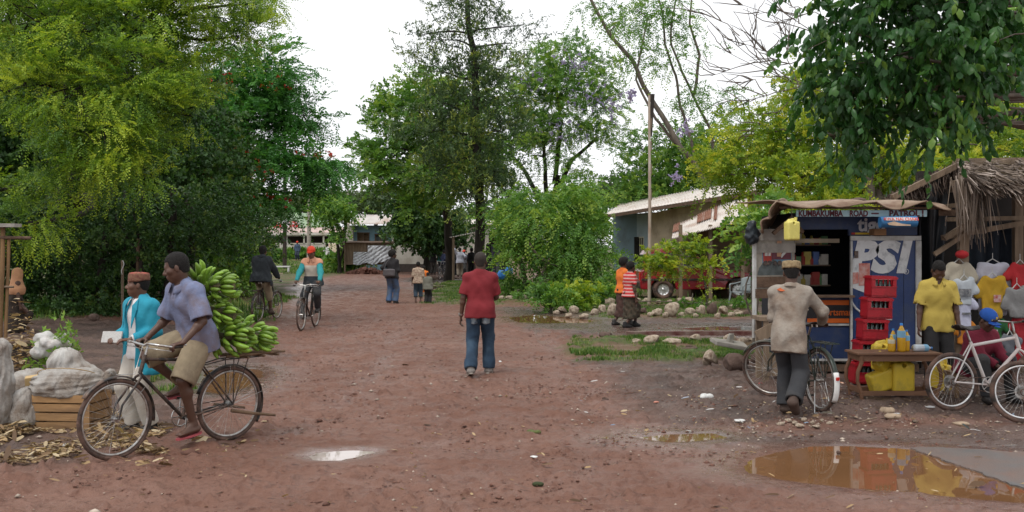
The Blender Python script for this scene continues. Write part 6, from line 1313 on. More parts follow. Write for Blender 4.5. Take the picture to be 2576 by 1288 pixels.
for i in range(46):
    x = x0+(x1-x0)*(i+.5)/46; mb.torus((x, -2.0, (zb0+zb1)/2), .17, .05, ax=(0, 1, 0), n=10, m=5); mb.box((x+(x1-x0)/92, -2.0, (zb0+zb1)/2), (.07, .10, zb1-zb0))
mb.build('balustrade', WHITEW, pb); mb = MB(); mb.box(((x0+x1)/2, -1.7, (zb0-.7)/2-.2), (x1-x0, .1, zb0+.9)); mb.build('plinth', M('grey_plinth', (.20, .18, .16), r=.9), pb)
mb = MB(); q = P_(845, 0).x; mb.lathe([(.75, -.7), (.55, 1.0), (.42, zb1)], (q, -2.1, 0), 14); mb.build('round_pier', CREAM, pb)
sg = bpy.data.objects.new('sign_board', None); COL.objects.link(sg); sg.parent = pb
SR = M('sign_red', (.50, .03, .03), r=.6, var=.1); SW = M('sign_white', (.72, .72, .72), r=.6, var=.05); ZX = RF((1, 0, 0), (0, 0, 1))
for (xa, xb, m_) in ((677, 699, SR), (699.3, 719, SW), (719.3, 741, SR)): mb = MB(); a_ = P_(xa, 571); b_ = P_(xb, 556); mb.box(((a_.x+b_.x)/2, 1.5, (a_.z+b_.z)/2), (b_.x-a_.x, .05, b_.z-a_.z)); mb.build('panel', m_, sg)
zc = (P_(0, 571).z+P_(0, 556).z)/2; B_ = M('sign_black', (.03, .03, .05), r=.7)
for xa in (688, 730): put_text('Coca-Cola', .34, SW, V3(P_(xa, 0).x, 1.46, zc+.1), ZX, sg, bold=.006, shear=.3); mb = MB(); mb.torus((P_(xa, 0).x, 1.465, zc-.12), .17, .02, ax=(0, 1, 0), n=14, m=4, flat=.3); mb.build('bottle_cap_mark', SW, sg)
put_text('Sanza', .26, B_, V3(P_(709, 0).x, 1.46, zc+.13), ZX, sg, bold=.006, shear=.2); put_text('Pub', .24, B_, V3(P_(709, 0).x, 1.46, zc-.15), ZX, sg, bold=.006)
wl_ = thing('white_wall', 'white end wall of a building behind the flame tree and the utility poles', 'wall', (G(630, 62)[0], 62, 0)); mb = MB(); mb.box((0, 0, 1.6), (sz(80, 62), .25, 3.4)); mb.box((0, -.05, 3.32), (sz(84, 62), .4, .12)); mb.build('wall', WHITEW, wl_)
# --- shed by the black trunk
sd_ = thing('open_shed', 'open shed with a slanting thin roof behind the head of the man in red', 'shed', (G(1210, 52)[0], 52, 0)); o_ = Vector(sd_.location)
def D_(dx, dy, Y=52): return Vector(A(dx, dy, Y))-o_
mb = MB(); a, b = D_(1130, 598), D_(1275, 568); corr(mb, a, b, b+V3(0, 5, .1), a+V3(0, 5, .1), n=24, amp=.03); mb.build('roof', TIN, sd_)
for dx, t in ((1140, 596), (1215, 582), (1281, 572)): mb = MB(); q = D_(dx, t); mb.beam((q.x, .1, -.1), (q.x, .1, q.z), .12, .12); mb.build('post', WOOD, sd_)
mb = MB(); q0, q1 = D_(1281, 0).x, D_(1340, 0).x; wallq(mb, (q0, 0), (q1, 0), -.1, D_(0, 640).z); mb.build('low_wall', CREAM, sd_)
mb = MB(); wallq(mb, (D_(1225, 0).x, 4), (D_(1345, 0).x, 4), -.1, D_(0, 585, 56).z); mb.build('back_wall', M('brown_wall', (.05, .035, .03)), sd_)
for i, (dx, m_) in enumerate(((1228, 'a'), (1240, 'b'), (1252, 'c'), (1264, 'a'))): mb = MB(); q = D_(dx, 640); mb.box((q.x, .6, 1.0), (.28, .06, 1.9)); mb.build('hanging_cloth', cloth('shed_cloth_'+m_, {'a': (.03, .03, .035), 'b': (.06, .05, .09), 'c': (.12, .12, .13)}[m_]), sd_)
b = Blob(); rs = random.Random(4)
for _ in range(6): b.ell((rs.uniform(-.25, .25), rs.uniform(-.1, .1), rs.uniform(.1, .5)), (.2, .18, .2), k=.06)
o = b.mesh('plastic_bag', .03, M('blue_plastic', (.05, .22, .60), r=.4, var=.25), wr=.015); o.location = (G(1270, 50)[0], 49.6, .2); tag(o, 'bright blue plastic bag by the shed wall beyond the man in red', 'bag')
# --- poles and wires
def pole(label, x, Y, top, r, mat, arms=(), base=0, name='utility_pole', group='poles'):
    t = thing(name, label, 'pole', (G(x, Y)[0], Y, base), 0, group); H = A(x, top, Y)[2]-base; m = MB(); m.tube([(0, 0, -.2), (.02, 0, H*.5), (0, 0, H)], [r, r*.85, r*.65], 12); m.build('post', mat, t)
    for z, w in arms: m = MB(); m.beam((-w/2, -.12, H-z), (w/2, -.12, H-z), .10, .12); [m.lathe([(.03, 0), (.05, .05), (.03, .12), (.0, .13)], (x_, -.12, H-z+.06), 8) for x_ in (-w/2+.08, 0, w/2-.08)]; m.build('crossarm', mat, t)
    return t, H
PB = M('tarred_pole', (.045, .032, .027), r=.9, var=.3, stretch=(1, 1, .1)); PG = M('concrete_pole', (.33, .29, .25), r=.9, var=.2)
t1, _ = pole('left pole of the twin utility poles under the flame tree', 545, 41.5, 190, .17, PB, ((.3, 2.0),)); t2, _ = pole('right pole of the twin utility poles under the flame tree', 566, 41.8, 200, .16, PB)
m = MB(); q = A(530, 440, 41.5); m.box((q[0]-t1.location.x, 0, q[2]), (.4, .4, .75)); m.box((q[0]-t1.location.x+.25, 0, q[2]-.1), (.2, .08, .08)); m.build('transformer_box', M('grey_enamel', (.42, .44, .46), r=.5), t1)
m = MB(); [m.box((sz(12, 41), -.2, A(0, dy, 41.5)[2]), (.42, .02, .22)) for dy in (545, 575)]; m.build('white_notice', SW, t1)
m = MB(); m.tube([(.18, -.18, 0), (.18, -.18, A(0, 560, 41.5)[2])], .03, 6); m.build('conduit', STEEL, t1)
pA, hA = pole('dark pole standing in the grass before the far pub', 716, 78, 300, .17, PB, ((.4, 1.6),), base=.15)
m = MB(); m.tube([(0, 0, A(0, 560, 78)[2]-.15), (0, 0, A(0, 547, 78)[2]-.15)], .19, 12); m.build('white_band', SW, pA)
pB, hB = pole('pale pole right of the dark pole before the far pub', 777, 74, 440, .17, PG, ((.3, 1.4),), base=.05)
pC, hC = pole('thin pale pole far behind between the two far houses', 876, 110, 470, .14, PG)
tl, hl = pole('tall lamp post rising above the flame tree', 622, 43, 40, .09, PG, name='lamp_post')
m = MB(); m.tube([(0, 0, hl-.05), (.35, -.1, hl+.12), (.55, -.12, hl+.02)], .035, 8); m.build('bracket', PG, tl); m = MB(); m.lathe([(.05, .22), (.17, .16), (.20, 0), (.19, -.14), (.0, -.20)][::-1], (.55, -.12, hl-.1), 12); m.build('lamp_head', BLACKP, tl)
fp, fhh = pole('tall weathered whitish timber mast beside the sapling', 1633, 30.6, 240, .055, M('peeling_mast', (.55, .50, .43), r=.9, c2=(.30, .19, .13), scale=5, stretch=(1, 1, .3)), name='mast')
m = MB(); [m.box((.05, 0, z), (.06, .05, .3)) for z in (3.4, 4.2, 4.9, 5.6)]; m.build('cleat', WOOD, fp)
m = MB(); m.beam((.04, .04, 5.2), (.12, .04, 6.5), .1, .1); m.build('splint', BARK, fp)
gp = MB(); gp.tube([(0, 0, 0), (0, 0, A(0, 655, 25)[2])], .035, 8); o = gp.build('wooden_post', WOOD); o.location = G(308, 25); tag(o, 'thin post with a white rag at the hedge end behind the turquoise jacket', 'post')
m = MB(); m.sheet(lambda u, v: V3(.03+.03*math.sin(v*6), -.04-.02*u, A(0, 655, 25)[2]-.35*v), 3, 8, th=.01); m.build('rag', SW, o)
p2 = MB(); p2.tube([(0, 0, 0), (.03, 0, A(0, 600, 26)[2])], .05, 8); o = p2.build('wooden_post', WOODB); o.location = G(345, 26); tag(o, 'second taller wooden post at the dark gap in the hedge', 'post')
def wire(a, b, sag=.8, r=.02, label='thin power line strung between the far poles', g='power lines'):
    a, b = Vector(a), Vector(b); m = MB(); m.tube([a.lerp(b, i/24)-V3(0, 0, sag*4*(i/24)*(1-i/24)) for i in range(25)], r, 4, cap=False); return tag(m.build('power_line', BLACKP), label, 'wire', g)
for i in range(3): wire(A(545-4+8*i, 215, 41.5), (pA.location.x-.7+.7*i, 77.9, hA-.1), 1.2, .014, 'power line from the twin poles to the dark far pole')
for i in range(3): wire((pA.location.x-.7+.7*i, 77.9, hA-.1), A(1500, 430+8*i, 88), 1.6, .018, 'power line from the dark far pole across behind the centre trees')
for i in range(5): wire(A(870, 470+9*i, 112), A(1640, 428+11*i, 86), .9, .018, 'power line behind the jacaranda crossing the white sky')
for i in range(2): wire(A(540, 330+10*i, 41.5), (pB.location.x, 74, hB-.1-.1*i), .8, .012, 'service wire sagging from the twin poles to the pale pole')
wire(A(548, 300, 41.3), G(583, 40), 0, .012, 'stay wire running down to the ground beside the twin poles', None)
# --- red car
car = thing('parked_car', 'dark red two door off road car parked behind the sapling', 'car', (G(1660, 35)[0], 35, 0), 0); RED = M('car_red', (.26, .010, .018), r=.25, var=.12, bump=0, coat=.6, dirt=(.16, .05, .04), da=.2); WLB = 2.55
prof = [(-.78, .42), (-.80, .62), (-.78, .98), (-.70, 1.02), (-.62, 1.55), (-.50, 1.72), (.10, 1.76), (.85, 1.74), (1.02, 1.68), (1.62, 1.12), (2.4, 1.02), (3.05, .90), (3.22, .82), (3.26, .60), (3.24, .42)]
def wellpts(cx, r=.43, n=9): return [(cx-r*math.cos(math.pi*i/n), .36+r*math.sin(math.pi*i/n)) for i in range(n+1)]
und = [(3.24, .36)]+[(x, z) for x, z in wellpts(WLB)][::-1]+[(x, z) for x, z in wellpts(0)][::-1]+[(-.76, .36)]
m = MB(); ring = prof+und
def yw(z): return .84 if z < 1.05 else .84-(z-1.05)*.20
N = len(ring); A_ = [V3(x, -yw(z), z) for x, z in ring]; B2 = [V3(x, yw(z), z) for x, z in ring]
m.add(A_+B2, [(i, (i+1) % N, N+(i+1) % N, N+i) for i in range(N)]+[tuple(range(N))[::-1], tuple(range(N, 2*N))])
bd = m.build('body', RED, car, bevel=.03)
GLS = M('car_glass', (.03, .035, .04), r=.05, var=.05, bump=0, spec=.8)
for nm, pts in (('side_window', [(-.42, 1.10), (-.40, 1.58), (.05, 1.62), (.05, 1.10)]), ('door_window', [(.15, 1.10), (.15, 1.62), (.88, 1.60), (1.38, 1.10)])):
    m = MB(); m.prism([V3(x, -yw(z)-.008, z) for x, z in pts][::-1], (0, 0, 0), (0, .012, 0)); m.build(nm, GLS, car)
m = MB(); m.prism([V3(1.06, -.62, 1.64), V3(1.06, .62, 1.64), V3(1.60, .70, 1.15), V3(1.60, -.70, 1.15)], (0, 0, 0), (.015, 0, .015)); m.build('windscreen', GLS, car)
m = MB(); m.prism([V3(-.71, -.6, 1.05), V3(-.71, .6, 1.05), V3(-.62, .55, 1.55), V3(-.62, -.55, 1.55)], (0, 0, 0), (-.015, 0, 0)); m.build('rear_window', GLS, car)
m = MB(); m.box((1.25, -.86, .70), (4.0, .03, .07)); m.box((.44, -.86, .70), (.7, .032, .075)); m.build('side_moulding', BLACKP, car)
m = MB(); m.box((3.27, 0, .48), (.12, 1.6, .2)); m.build('bumper', BLACKP, car); m = MB(); m.box((-.80, 0, .50), (.12, 1.6, .2)); m.build('bumper', BLACKP, car)
for y in (-.62, .62): MB().box((3.25, y, .74), (.06, .26, .15)).build('headlight', M('lamp_lens', (.6, .6, .58), r=.1), car); MB().box((-.80, y*1.15, .82), (.05, .12, .3)).build('tail_light', M('red_reflector', (.6, .03, .02)), car)
MB().box((1.0, -.865, 1.0), (.16, .02, .03)).build('door_handle', BLACKP, car); m = MB(); m.box((1.42, -.95, 1.14), (.10, .18, .13)); m.build('wing_mirror', BLACKP, car)
for x in (0, WLB):
    for y in (-.76, .76):
        w = bpy.data.objects.new('wheel', None); COL.objects.link(w); w.parent = car; w.location = (x, y, .36); w.rotation_euler = (0, 0, math.pi/2)
        MB().torus((0, 0, 0), .27, .095, n=36, m=10, flat=1.1).build('tyre', RUBBER, w); sgn = 1 if y < 0 else -1
        m = MB(); Rr = Matrix(((0, 0, sgn), (0, 1, 0), (-1, 0, 0))); m.lathe([(.20, -.02), (.215, .055), (.19, .06), (.18, .02), (.06, .03), (.05, .06), (.0, .06)], (0, 0, 0), 24, R=Matrix(((0, 0, -sgn), (0, 1, 0), (1, 0, 0))))
        for k in range(9): a = 2*math.pi*k/9; m.box((-.035*sgn, .12*math.cos(a), .12*math.sin(a)), (.03, .05, .10), Matrix.Rotation(a-math.pi/2, 3, 'X'))
        m.build('rim', RIM2, w)
# --- plastic chair
ch = thing('plastic_chair', 'pale grey moulded plastic armchair at the right end of the stone ringed bed', 'chair', (G(1866, 31)[0], 31, 0), math.radians(-55)); PL = M('grey_plastic', (.24, .27, .28), r=.35, var=.08)
m = MB(); m.sheet(lambda u, v: V3(-.24+.48*u, -.22+.44*v, .43-.02*math.sin(math.pi*u)), 8, 8, th=.02); m.build('seat', PL, ch)
m = MB(); m.sheet(lambda u, v: V3((-.25+.5*u)*(1+.1*v), .22+.10*v+.06*(1-(2*u-1)**2)-.04, .43+.46*v-.06*v*(2*u-1)**2), 12, 8, th=.018); m.build('backrest', PL, ch)
for g in (-1, 1):
    m = MB(); m.tube([(.27*g, .24, .72), (.30*g, .05, .68), (.30*g, -.2, .66), (.27*g, -.25, .60)], .022, 6); m.tube([(.27*g, -.25, .62), (.26*g, -.24, .42)], .02, 6); m.build('arm', PL, ch)
    for y in (-.25, .27): m = MB(); m.tube([(.25*g, y*.85, .44), (.28*g, y*1.15, 0)], [.035, .02], 6); m.build('leg', PL, ch)
# ------------------------------------------------------------------ stones, kerb, rubble
def rock_mesh(seed, sq=1.0):
    rs = random.Random(seed); b = Blob(); b.ell((0, 0, 0), (.5, .38, .40), k=.1)
    for _ in range(5): b.ell((rs.uniform(-.28, .28), rs.uniform(-.2, .2), rs.uniform(-.2, .2)), (rs.uniform(.15, .28), rs.uniform(.15, .25), rs.uniform(.14, .26)), k=.05)
    for _ in range(5):
        n = Vector((rs.gauss(0, 1), rs.gauss(0, 1), rs.gauss(0, .8))).normalized(); b.box(n*.60, (.6, .6, .17), np.array(Rmat((0, 1, 0) if abs(n.y) < .9 else (1, 0, 0), n)), k=.04, op=-1)
    o = b.mesh('stone', .05, None, None, wr=.018, wf=3.2, wseed=seed); me = o.data; bpy.data.objects.remove(o); me.materials.clear(); return me
RK = [rock_mesh(i) for i in range(8)]; RKP = []; RKD = []
for me in RK: a = me.copy(); a.materials.append(STONE); RKP.append(a); b = me.copy(); b.materials.append(STONE_D); RKD.append(b)
def stone(dx, dy, w, h, label, group=None, dark=False, Y=None, name='stone', cat='stone', i=[0], z=None):
    Y = Y or rowY(dy+h*.42); i[0] += 1; o = bpy.data.objects.new(name, (RKD if dark else RKP)[i[0] % 8]); COL.objects.link(o)
    W_, H_ = sz(w, Y)*1.2, sz(h, Y)*1.2; o.location = (G(dx, Y)[0], Y+W_*.3, H_*.42 if z is None else z); o.scale = (W_, W_*.8, H_*1.15); o.rotation_euler = (random.uniform(-.1, .1), random.uniform(-.1, .1), random.uniform(-.6, .6)); return tag(o, label, cat, group)
LB1 = 'pale rough stone in the row edging the grass bed below the mast'; LB2 = 'stone along the back edge of the grass bed near the red car'; LB3 = 'pale stone in the row beside the red kerb'; LB4 = 'stone in the small heap at the roadside right of the man in red'
for x, y, w, h in ((1696, 784, 41, 36), (1656, 789, 30, 20), (1623, 786, 24, 19), (1737, 787, 28, 20), (1765, 784, 25, 26), (1791, 782, 26, 34), (1821, 784, 25, 22), (1859, 791, 27, 18), (1881, 791, 17, 16), (1540, 784, 30, 32), (1417, 782, 28, 20), (1443, 783, 26, 22), (1469, 797, 28, 12), (1495, 788, 22, 18), (1516, 782, 22, 24), (1588, 790, 22, 16), (1640, 793, 20, 12), (1675, 794, 18, 14), (1718, 794, 20, 14), (1750, 796, 16, 12), (1806, 796, 16, 14), (1840, 794, 20, 14), (1605, 796, 16, 10), (1430, 795, 20, 12), (1453, 770, 20, 16), (1400, 788, 18, 12)): stone(x, y, w, h, LB1, 'stones edging the grass bed', dark=(x in (1623, 1791, 1881)))
for x, y, w, h in ((1510, 747, 22, 14), (1533, 743, 22, 14), (1535, 762, 30, 20), (1625, 759, 22, 15), (1735, 758, 32, 16), (1685, 760, 20, 9), (1767, 766, 22, 8), (1848, 772, 28, 10), (1660, 762, 18, 11), (1710, 757, 16, 12), (1605, 757, 18, 12), (1790, 762, 20, 9)): stone(x, y, w, h, LB2, 'stones behind the grass bed')
for x, y, w, h in ((1525, 847, 38, 18), (1600, 862, 26, 15), (1645, 860, 42, 26), (1693, 862, 58, 15), (1757, 856, 36, 24), (1798, 860, 34, 14), (1837, 858, 38, 26), (1869, 861, 30, 18), (1900, 861, 32, 14), (1580, 857, 18, 8), (1622, 860, 16, 8)): stone(x, y, w, h, LB3, 'stones beside the kerb', dark=(x == 1525))
for x, y, w, h in ((1261, 751, 18, 11), (1284, 752, 24, 13), (1318, 750, 20, 14), (1298, 741, 22, 10), (1338, 753, 16, 8), (1275, 742, 14, 8)): stone(x, y, w, h, LB4, 'small roadside heap')
stone(1738, 879, 38, 14, 'reddish flat stone lying in the near grass patch', dark=True); stone(1715, 890, 34, 7, 'flat pale stone sunk in the near grass patch'); stone(1926, 850, 20, 18, 'dark red stone right of the kerb stones', dark=True)
stone(1793, 908, 42, 44, 'largest pale rock propping the grey slab'); stone(1852, 918, 64, 44, 'rust brown boulder under the grey slab', dark=True); stone(1905, 905, 34, 30, 'brown rock between the slab and the front wheel', dark=True); stone(1950, 912, 26, 20, 'small dark rock behind the front wheel of the tan shirted man', dark=True)
stone(232, 801, 28, 18, 'rounded red brown stone at the foot of the hedge', dark=True); stone(1522, 1008, 19, 12, 'lone dark red clod on the open road', dark=True, name='clod', cat='clod'); stone(283, 975-18, 10, 8, 'small pale stone behind the turquoise jacket'); stone(1776, 952, 16, 12, 'small upright dark stone in the mud', dark=True)
stone(1200, 1003, 12, 7, 'small pebble left of the middle of the road'); stone(2110, 1140, 12, 9, 'dark clod standing in the big puddle', dark=True, name='clod', cat='clod'); stone(2163, 520, 44, 16, 'brown rock holding down the kiosk roof', dark=True, Y=14.6, z=2.50); stone(2260, 527, 30, 14, 'second dark rock holding down the kiosk roof near the thatch', dark=True, Y=14.6, z=2.47)
for x, y in ((1985, 1060), (2000, 1065), (2025, 1058), (2045, 1064), (2070, 1060), (2012, 1072), (2090, 1066), (1965, 1068), (2055, 1075)): stone(x, y, random.uniform(12, 26), random.uniform(7, 11), 'broken pale stone in the scatter below the feet of the tan shirted man', 'pale stone scatter')
sl = MB(); sl.box((0, 0, 0), (sz(84, 15.9), .35, .07), jit=.02); sl.box((sz(0, 16), 0, .10), (.10, .10, .16), jit=.02); o = sl.build('concrete_slab', M('grey_slab', (.27, .25, .22), r=.9, var=.2), bevel=.01); p_ = at(1842, 869, 15.7); o.location = (p_.x, 15.9, p_.z); o.rotation_euler = (.12, .16, .1); tag(o, 'tilted grey slab lying on the boulders left of the front wheel', 'slab')
# kerb
kb = thing('kerb', 'low kerb with flaking dark red paint behind the row of pale stones', 'kerb', (0, 0, 0)); a = at(1575, 846); b = at(1985, 842)
m = MB(); m.beam(a+V3(0, 0, .05), b+V3(0, 0, .03), .12, .10); m.build('kerb_stone', M('kerb_paint', (.11, .028, .024), r=.8, dirt=(.22, .17, .14), da=.7, ds=3), kb); kb.location = (0, 0, 0)
# rubble heap far, rubble behind the rider
def rubble(label, x0, x1, y0, Y, n, mat, hh=.5):
    mb = MB(); rs = random.Random(int(x0))
    for _ in range(n):
        u = rs.random(); x = G(x0+(x1-x0)*u, Y)[0]; h = hh*math.sin(math.pi*min(max(u, .05), .95))*rs.random(); s = rs.uniform(.08, .2)
        mb.box((x, Y+rs.uniform(-.5, .5), h), (s*1.5, s, s*.8), Euler((rs.random()*3, rs.random()*3, rs.random()*3)).to_matrix(), jit=s*.15)
    return tag(mb.build('rubble', mat), label, 'rubble', kind='stuff')
rubble('heap of broken red bricks before the tarpaulin shack', 876, 968, 670, 66.5, 420, M('broken_brick', (.13, .06, .045), r=.95, var=.4, scale=2), .35)
rubble('dark stone heap under the hedge behind the banana rider', 395, 560, 690, 31, 420, STONE_D, 1.1)
m = MB(); m.box((0, 0, .38), (sz(44, 70), .35, .08)); [m.box((x, 0, .18), (.1, .3, .36)) for x in (-.5, .5)]; o = m.build('bench', SW); o.location = (G(708, 70)[0], 70, .05); tag(o, 'white plank bench in the grass before the far pub', 'bench')
# ------------------------------------------------------------------ kiosk
KY = 14.2
ks = thing('kiosk', 'dark blue soft drink kiosk with a big white PSI panel and an open counter', 'kiosk', (G(2150, KY)[0], KY, 0)); ko = Vector(ks.location)
def k_(dx, dy, dY=0): return Vector(A(dx, dy, KY+dY))-ko
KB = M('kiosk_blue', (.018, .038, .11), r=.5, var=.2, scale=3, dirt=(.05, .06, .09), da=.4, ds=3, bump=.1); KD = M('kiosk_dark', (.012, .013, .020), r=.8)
KW = M('kiosk_white', (.52, .53, .52), r=.6, var=.1, dirt=(.30, .27, .24), da=.5, ds=5); ORG2 = M('panel_orange', (.62, .12, .015), r=.5, var=.08)
x0, x1, x2, xp = k_(2001, 0).x, k_(2136, 0).x, k_(2312, 0).x, k_(2136, 0).x; zt, zo1, zo0, zb = k_(0, 536).z, k_(0, 577).z, k_(0, 747).z, k_(0, 908).z
D = 1.7
m = MB(); m.box(((x0+x1)/2, .03, (zt+zo1)/2), (x1-x0, .06, zt-zo1)); m.box(((x1+x2)/2, .03, (zt+k_(0, 592).z)/2), (x2-x1, .06, zt-k_(0, 592).z)); m.build('fascia', KB, ks)
m = MB(); m.box(((x0+x1)/2, .03, (zo0+zb)/2), (x1-x0, .06, zo0-zb)); m.build('counter_front', KB, ks)
m = MB(); m.box(((x0+x1)/2, -.06, zo0+.015), (x1-x0+.04, .26, .03)); m.build('counter', WOODB, ks)
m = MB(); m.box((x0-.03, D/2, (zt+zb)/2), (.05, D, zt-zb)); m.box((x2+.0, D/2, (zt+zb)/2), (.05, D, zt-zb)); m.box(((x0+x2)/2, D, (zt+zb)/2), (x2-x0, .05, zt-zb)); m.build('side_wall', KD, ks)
m = MB(); m.box(((x0+x2)/2, D/2, zb+.01), (x2-x0-.02, D-.08, .05)); m.build('floor', WOODB, ks)
SHW = M('bare_plank', (.45, .38, .28), r=.8)
# shelves with goods in the dark
m = MB()
for z in (1.25, 1.55, 1.85): m = MB(); m.box(((x0+x1)/2, .80, z), (x1-x0-.1, .28, .02)); m.build('shelf', WOOD, ks)
m = MB(); m.box(((x0+x1)/2-.1, .35, zo1-.16), (.9, .05, .06)); m.build('shelf', SHW, ks)
rs = random.Random(5)
GM = [M('goods_%d' % i, c, r=.5) for i, c in enumerate([(.5, .47, .42), (.35, .04, .03), (.08, .14, .35), (.5, .40, .08), (.1, .25, .1)])]
for i, z in enumerate((1.26, 1.56, 1.86)):
    for j in range(9):
        q = MB(); h = rs.uniform(.09, .2); w = rs.uniform(.04, .06); xx = x0+.12+(x1-x0-.25)*j/8
        if j % 2: q.lathe([(w*.8, 0), (w*.85, h*.6), (w*.35, h*.8), (w*.3, h), (0, h)], (xx, .72, z), 10)
        else: q.box((xx, .72, z+h/2), (w*2, .06, h))
        o = q.build('shop_goods', GM[rs.randrange(5)]); o.location = ko; tag(o, 'small packet or bottle on the dark shelves inside the kiosk', 'goods', 'goods on the kiosk shelves')
# PSI panel with frame
pz1, pz0 = k_(0, 594).z, k_(0, 908).z
pn = MB(); pn.box(((x1+x2)/2, -.02, (pz1+pz0)/2), (x2-x1-.02, .05, pz1-pz0)); pn = pn.build('drink_panel', M('panel_blue', (.020, .048, .16), r=.4, var=.12, scale=2, dirt=(.05, .07, .12), da=.35, ds=3), ks)
m = MB(); m.box(((x1+x2)/2, -.055, pz1-.03), (x2-x1, .05, .065)); m.box((x2-.035, -.055, (pz1+pz0)/2-.035), (.075, .05, pz1-pz0-.07), Matrix.Rotation(.0, 3, 'Y')); m.box((x1+.012, -.055, (pz1+pz0)/2-.035), (.024, .05, pz1-pz0-.07)); m.build('panel_frame', KW, ks)
LW = M('letter_white', (.66, .67, .68), r=.5, var=.08, dirt=(.35, .36, .38), da=.3, ds=8)
zc = (k_(0, 613).z+k_(0, 687).z)/2; H = k_(0, 613).z-k_(0, 687).z
for ch_, dx, sx in (('P', 2163, 1.05), ('S', 2216, 1.18), ('I', 2264, 1.0)): put_text(ch_, H*1.40, LW, V3(k_(dx, 0).x, -.052, zc), ZX, pn, name='letter', bold=.034, shear=.22, sx=sx, extrude=.004)
m = MB(); q = k_(2276, 683); m.torus((q.x, -.052, q.z), .035, .005, ax=(0, 1, 0), n=20, m=4, flat=.4); m.build('registered_mark', LW, pn); put_text('R', .05, LW, V3(q.x, -.052, q.z), ZX, pn, name='registered_mark', bold=.001)
def decal(pts, mat, y=-.050, name='decal', parent=None): m = MB(); P = [V3(k_(a, b).x, y, k_(a, b).z) for a, b in pts]; m.prism(P, (0, 0, 0), (0, .004, 0)); return m.build(name, mat, parent or pn)
PR = M('worn_red_print', (.50, .09, .06), r=.7, c2=(.62, .42, .38), scale=14)
decal([(2138, 690), (2156, 687), (2184, 690), (2184, 735), (2172, 736), (2156, 730), (2138, 722)][::-1], LW, -.051, 'globe_mark'); decal([(2138, 686), (2156, 684), (2156, 712), (2138, 715)][::-1], PR, -.057, 'red_poster'); decal([(2157, 662), (2185, 662), (2184, 718), (2157, 718)][::-1], PR, -.059, 'red_poster')
m = MB(); P = [V3(k_(a, b).x, -.05, k_(a, b).z) for a, b in ((2136, 748), (2141, 762), (2150, 775), (2162, 785), (2180, 794), (2210, 802), (2240, 803))]; m.tube(P, .016, 6); m.build('white_arc', LW, pn)
for dx in (2158, 2190, 2230, 2270): m = MB(); m.box((k_(dx, 0).x, -.0465, (pz1+pz0)/2), (.004, .004, pz1-pz0-.1)); m.build('sheet_seam', KD, pn)
m = MB(); q = k_(2150, 640); m.box((q.x, -.06, q.z), (.05, .03, .10)); m.build('hasp', BLACKP, pn)
# sportsman advert
def bar(xa, xb, ya, yb, mat, y=-.006, nm='advert'): m = MB(); a, b = k_(xa, yb), k_(xb, ya); m.box(((a.x+b.x)/2, y, (a.z+b.z)/2), (b.x-a.x, .008, b.z-a.z)); return m.build(nm, mat, ks)
ad = bar(2030, 2135, 754, 821, M('advert_black', (.02, .018, .02), r=.5)); bar(2030, 2135, 755, 767, ORG2, -.014, 'orange_band'); bar(2030, 2135, 801, 812, ORG2, -.014, 'orange_band'); bar(2030, 2135, 814, 819, KW, -.014, 'white_band')
q = k_(2100, 785); put_text('Sportsman', .135, ORG2, V3(q.x, -.014, q.z-.005), ZX, ad, bold=.002, sx=.85); q = k_(2063, 785); m = MB(); m.box((q.x, -.014, q.z), (.085, .008, .085), Matrix.Rotation(.785, 3, 'Y')); m.build('diamond_mark', ORG2, ad)
bar(2003, 2135, 902, 908, KW, -.012, 'white_band'); m = MB(); m.box(((x0+x2)/2, .05, zb-.10), (x2-x0, .1, .10)); m.build('base_timber', WOODB, ks)
for x in (x0+.1, (x0+x2)/2, x2-.1):
    for y in (.12, D-.1): m = MB(); m.box((x, y+.04, (zb-.16)/2), (.12, .12, zb-.12)); m.build('base_post', WOODB, ks)
# name board, tigo, stripes
nb = MB(); a, b = k_(2003, 545, -.5), k_(2331, 529, -.5); nb.box(((a.x+b.x)/2, -.5, (a.z+b.z)/2), (b.x-a.x, .03, b.z-a.z)); nb = nb.build('name_board', M('board_paleblue', (.36, .52, .58), r=.7, var=.12, dirt=(.22, .30, .33), da=.4, ds=6), ks)
q = (a+b)/2; RDK = M('letter_darkred', (.10, .02, .03), r=.7)
put_text('KUMBAKUMBA', .112, RDK, V3(k_(2063, 0, -.5).x, -.52, q.z-.004), ZX, nb, bold=.004, sx=.80); put_text('ROAD', .112, RDK, V3(k_(2159, 0, -.5).x, -.52, q.z-.004), ZX, nb, bold=.004, sx=.80); put_text('PATROL !', .112, RDK, V3(k_(2279, 0, -.5).x, -.52, q.z-.004), ZX, nb, bold=.004, sx=1.0)
m = MB(); m.box((k_(2200, 0, -.5).x, -.52, q.z), (.10, .006, .018)); m.build('dash_mark', RDK, nb)
bar(2331, 2392, 530, 545, WOODB, -.4, 'board_end')
q = k_(2196, 568); put_text('tigo', .27, M('letter_grey', (.50, .51, .55), r=.6), V3(q.x-.02, -.008, q.z+.01), ZX, ks, bold=.008, sx=.95); m = MB(); m.torus((k_(2211, 0).x, -.008, k_(0, 574).z), .07, .012, ax=(0, 1, 0), n=12, m=4, a0=3.4, a1=5.9, flat=.4); m.build('smile_mark', M('letter_grey', (.35, .36, .40)), ks)
bar(2141, 2150, 585, 590, M('stripe_red', (.4, .03, .02), r=.6), -.012, 'red_stripe'); bar(2150.3, 2188, 585, 590, M('stripe_yellow', (.55, .38, .03), r=.6), -.012, 'yellow_stripe')
m = MB(); q = k_(2208, 584, -.12); m.box((q.x, -.12, q.z), (sz(30, KY), .2, .09)); o = m.build('cardboard_box', M('cardboard', (.22, .12, .06), r=.9)); o.location = ko; tag(o, 'brown cardboard box tucked under the rolled banner on the kiosk', 'box')
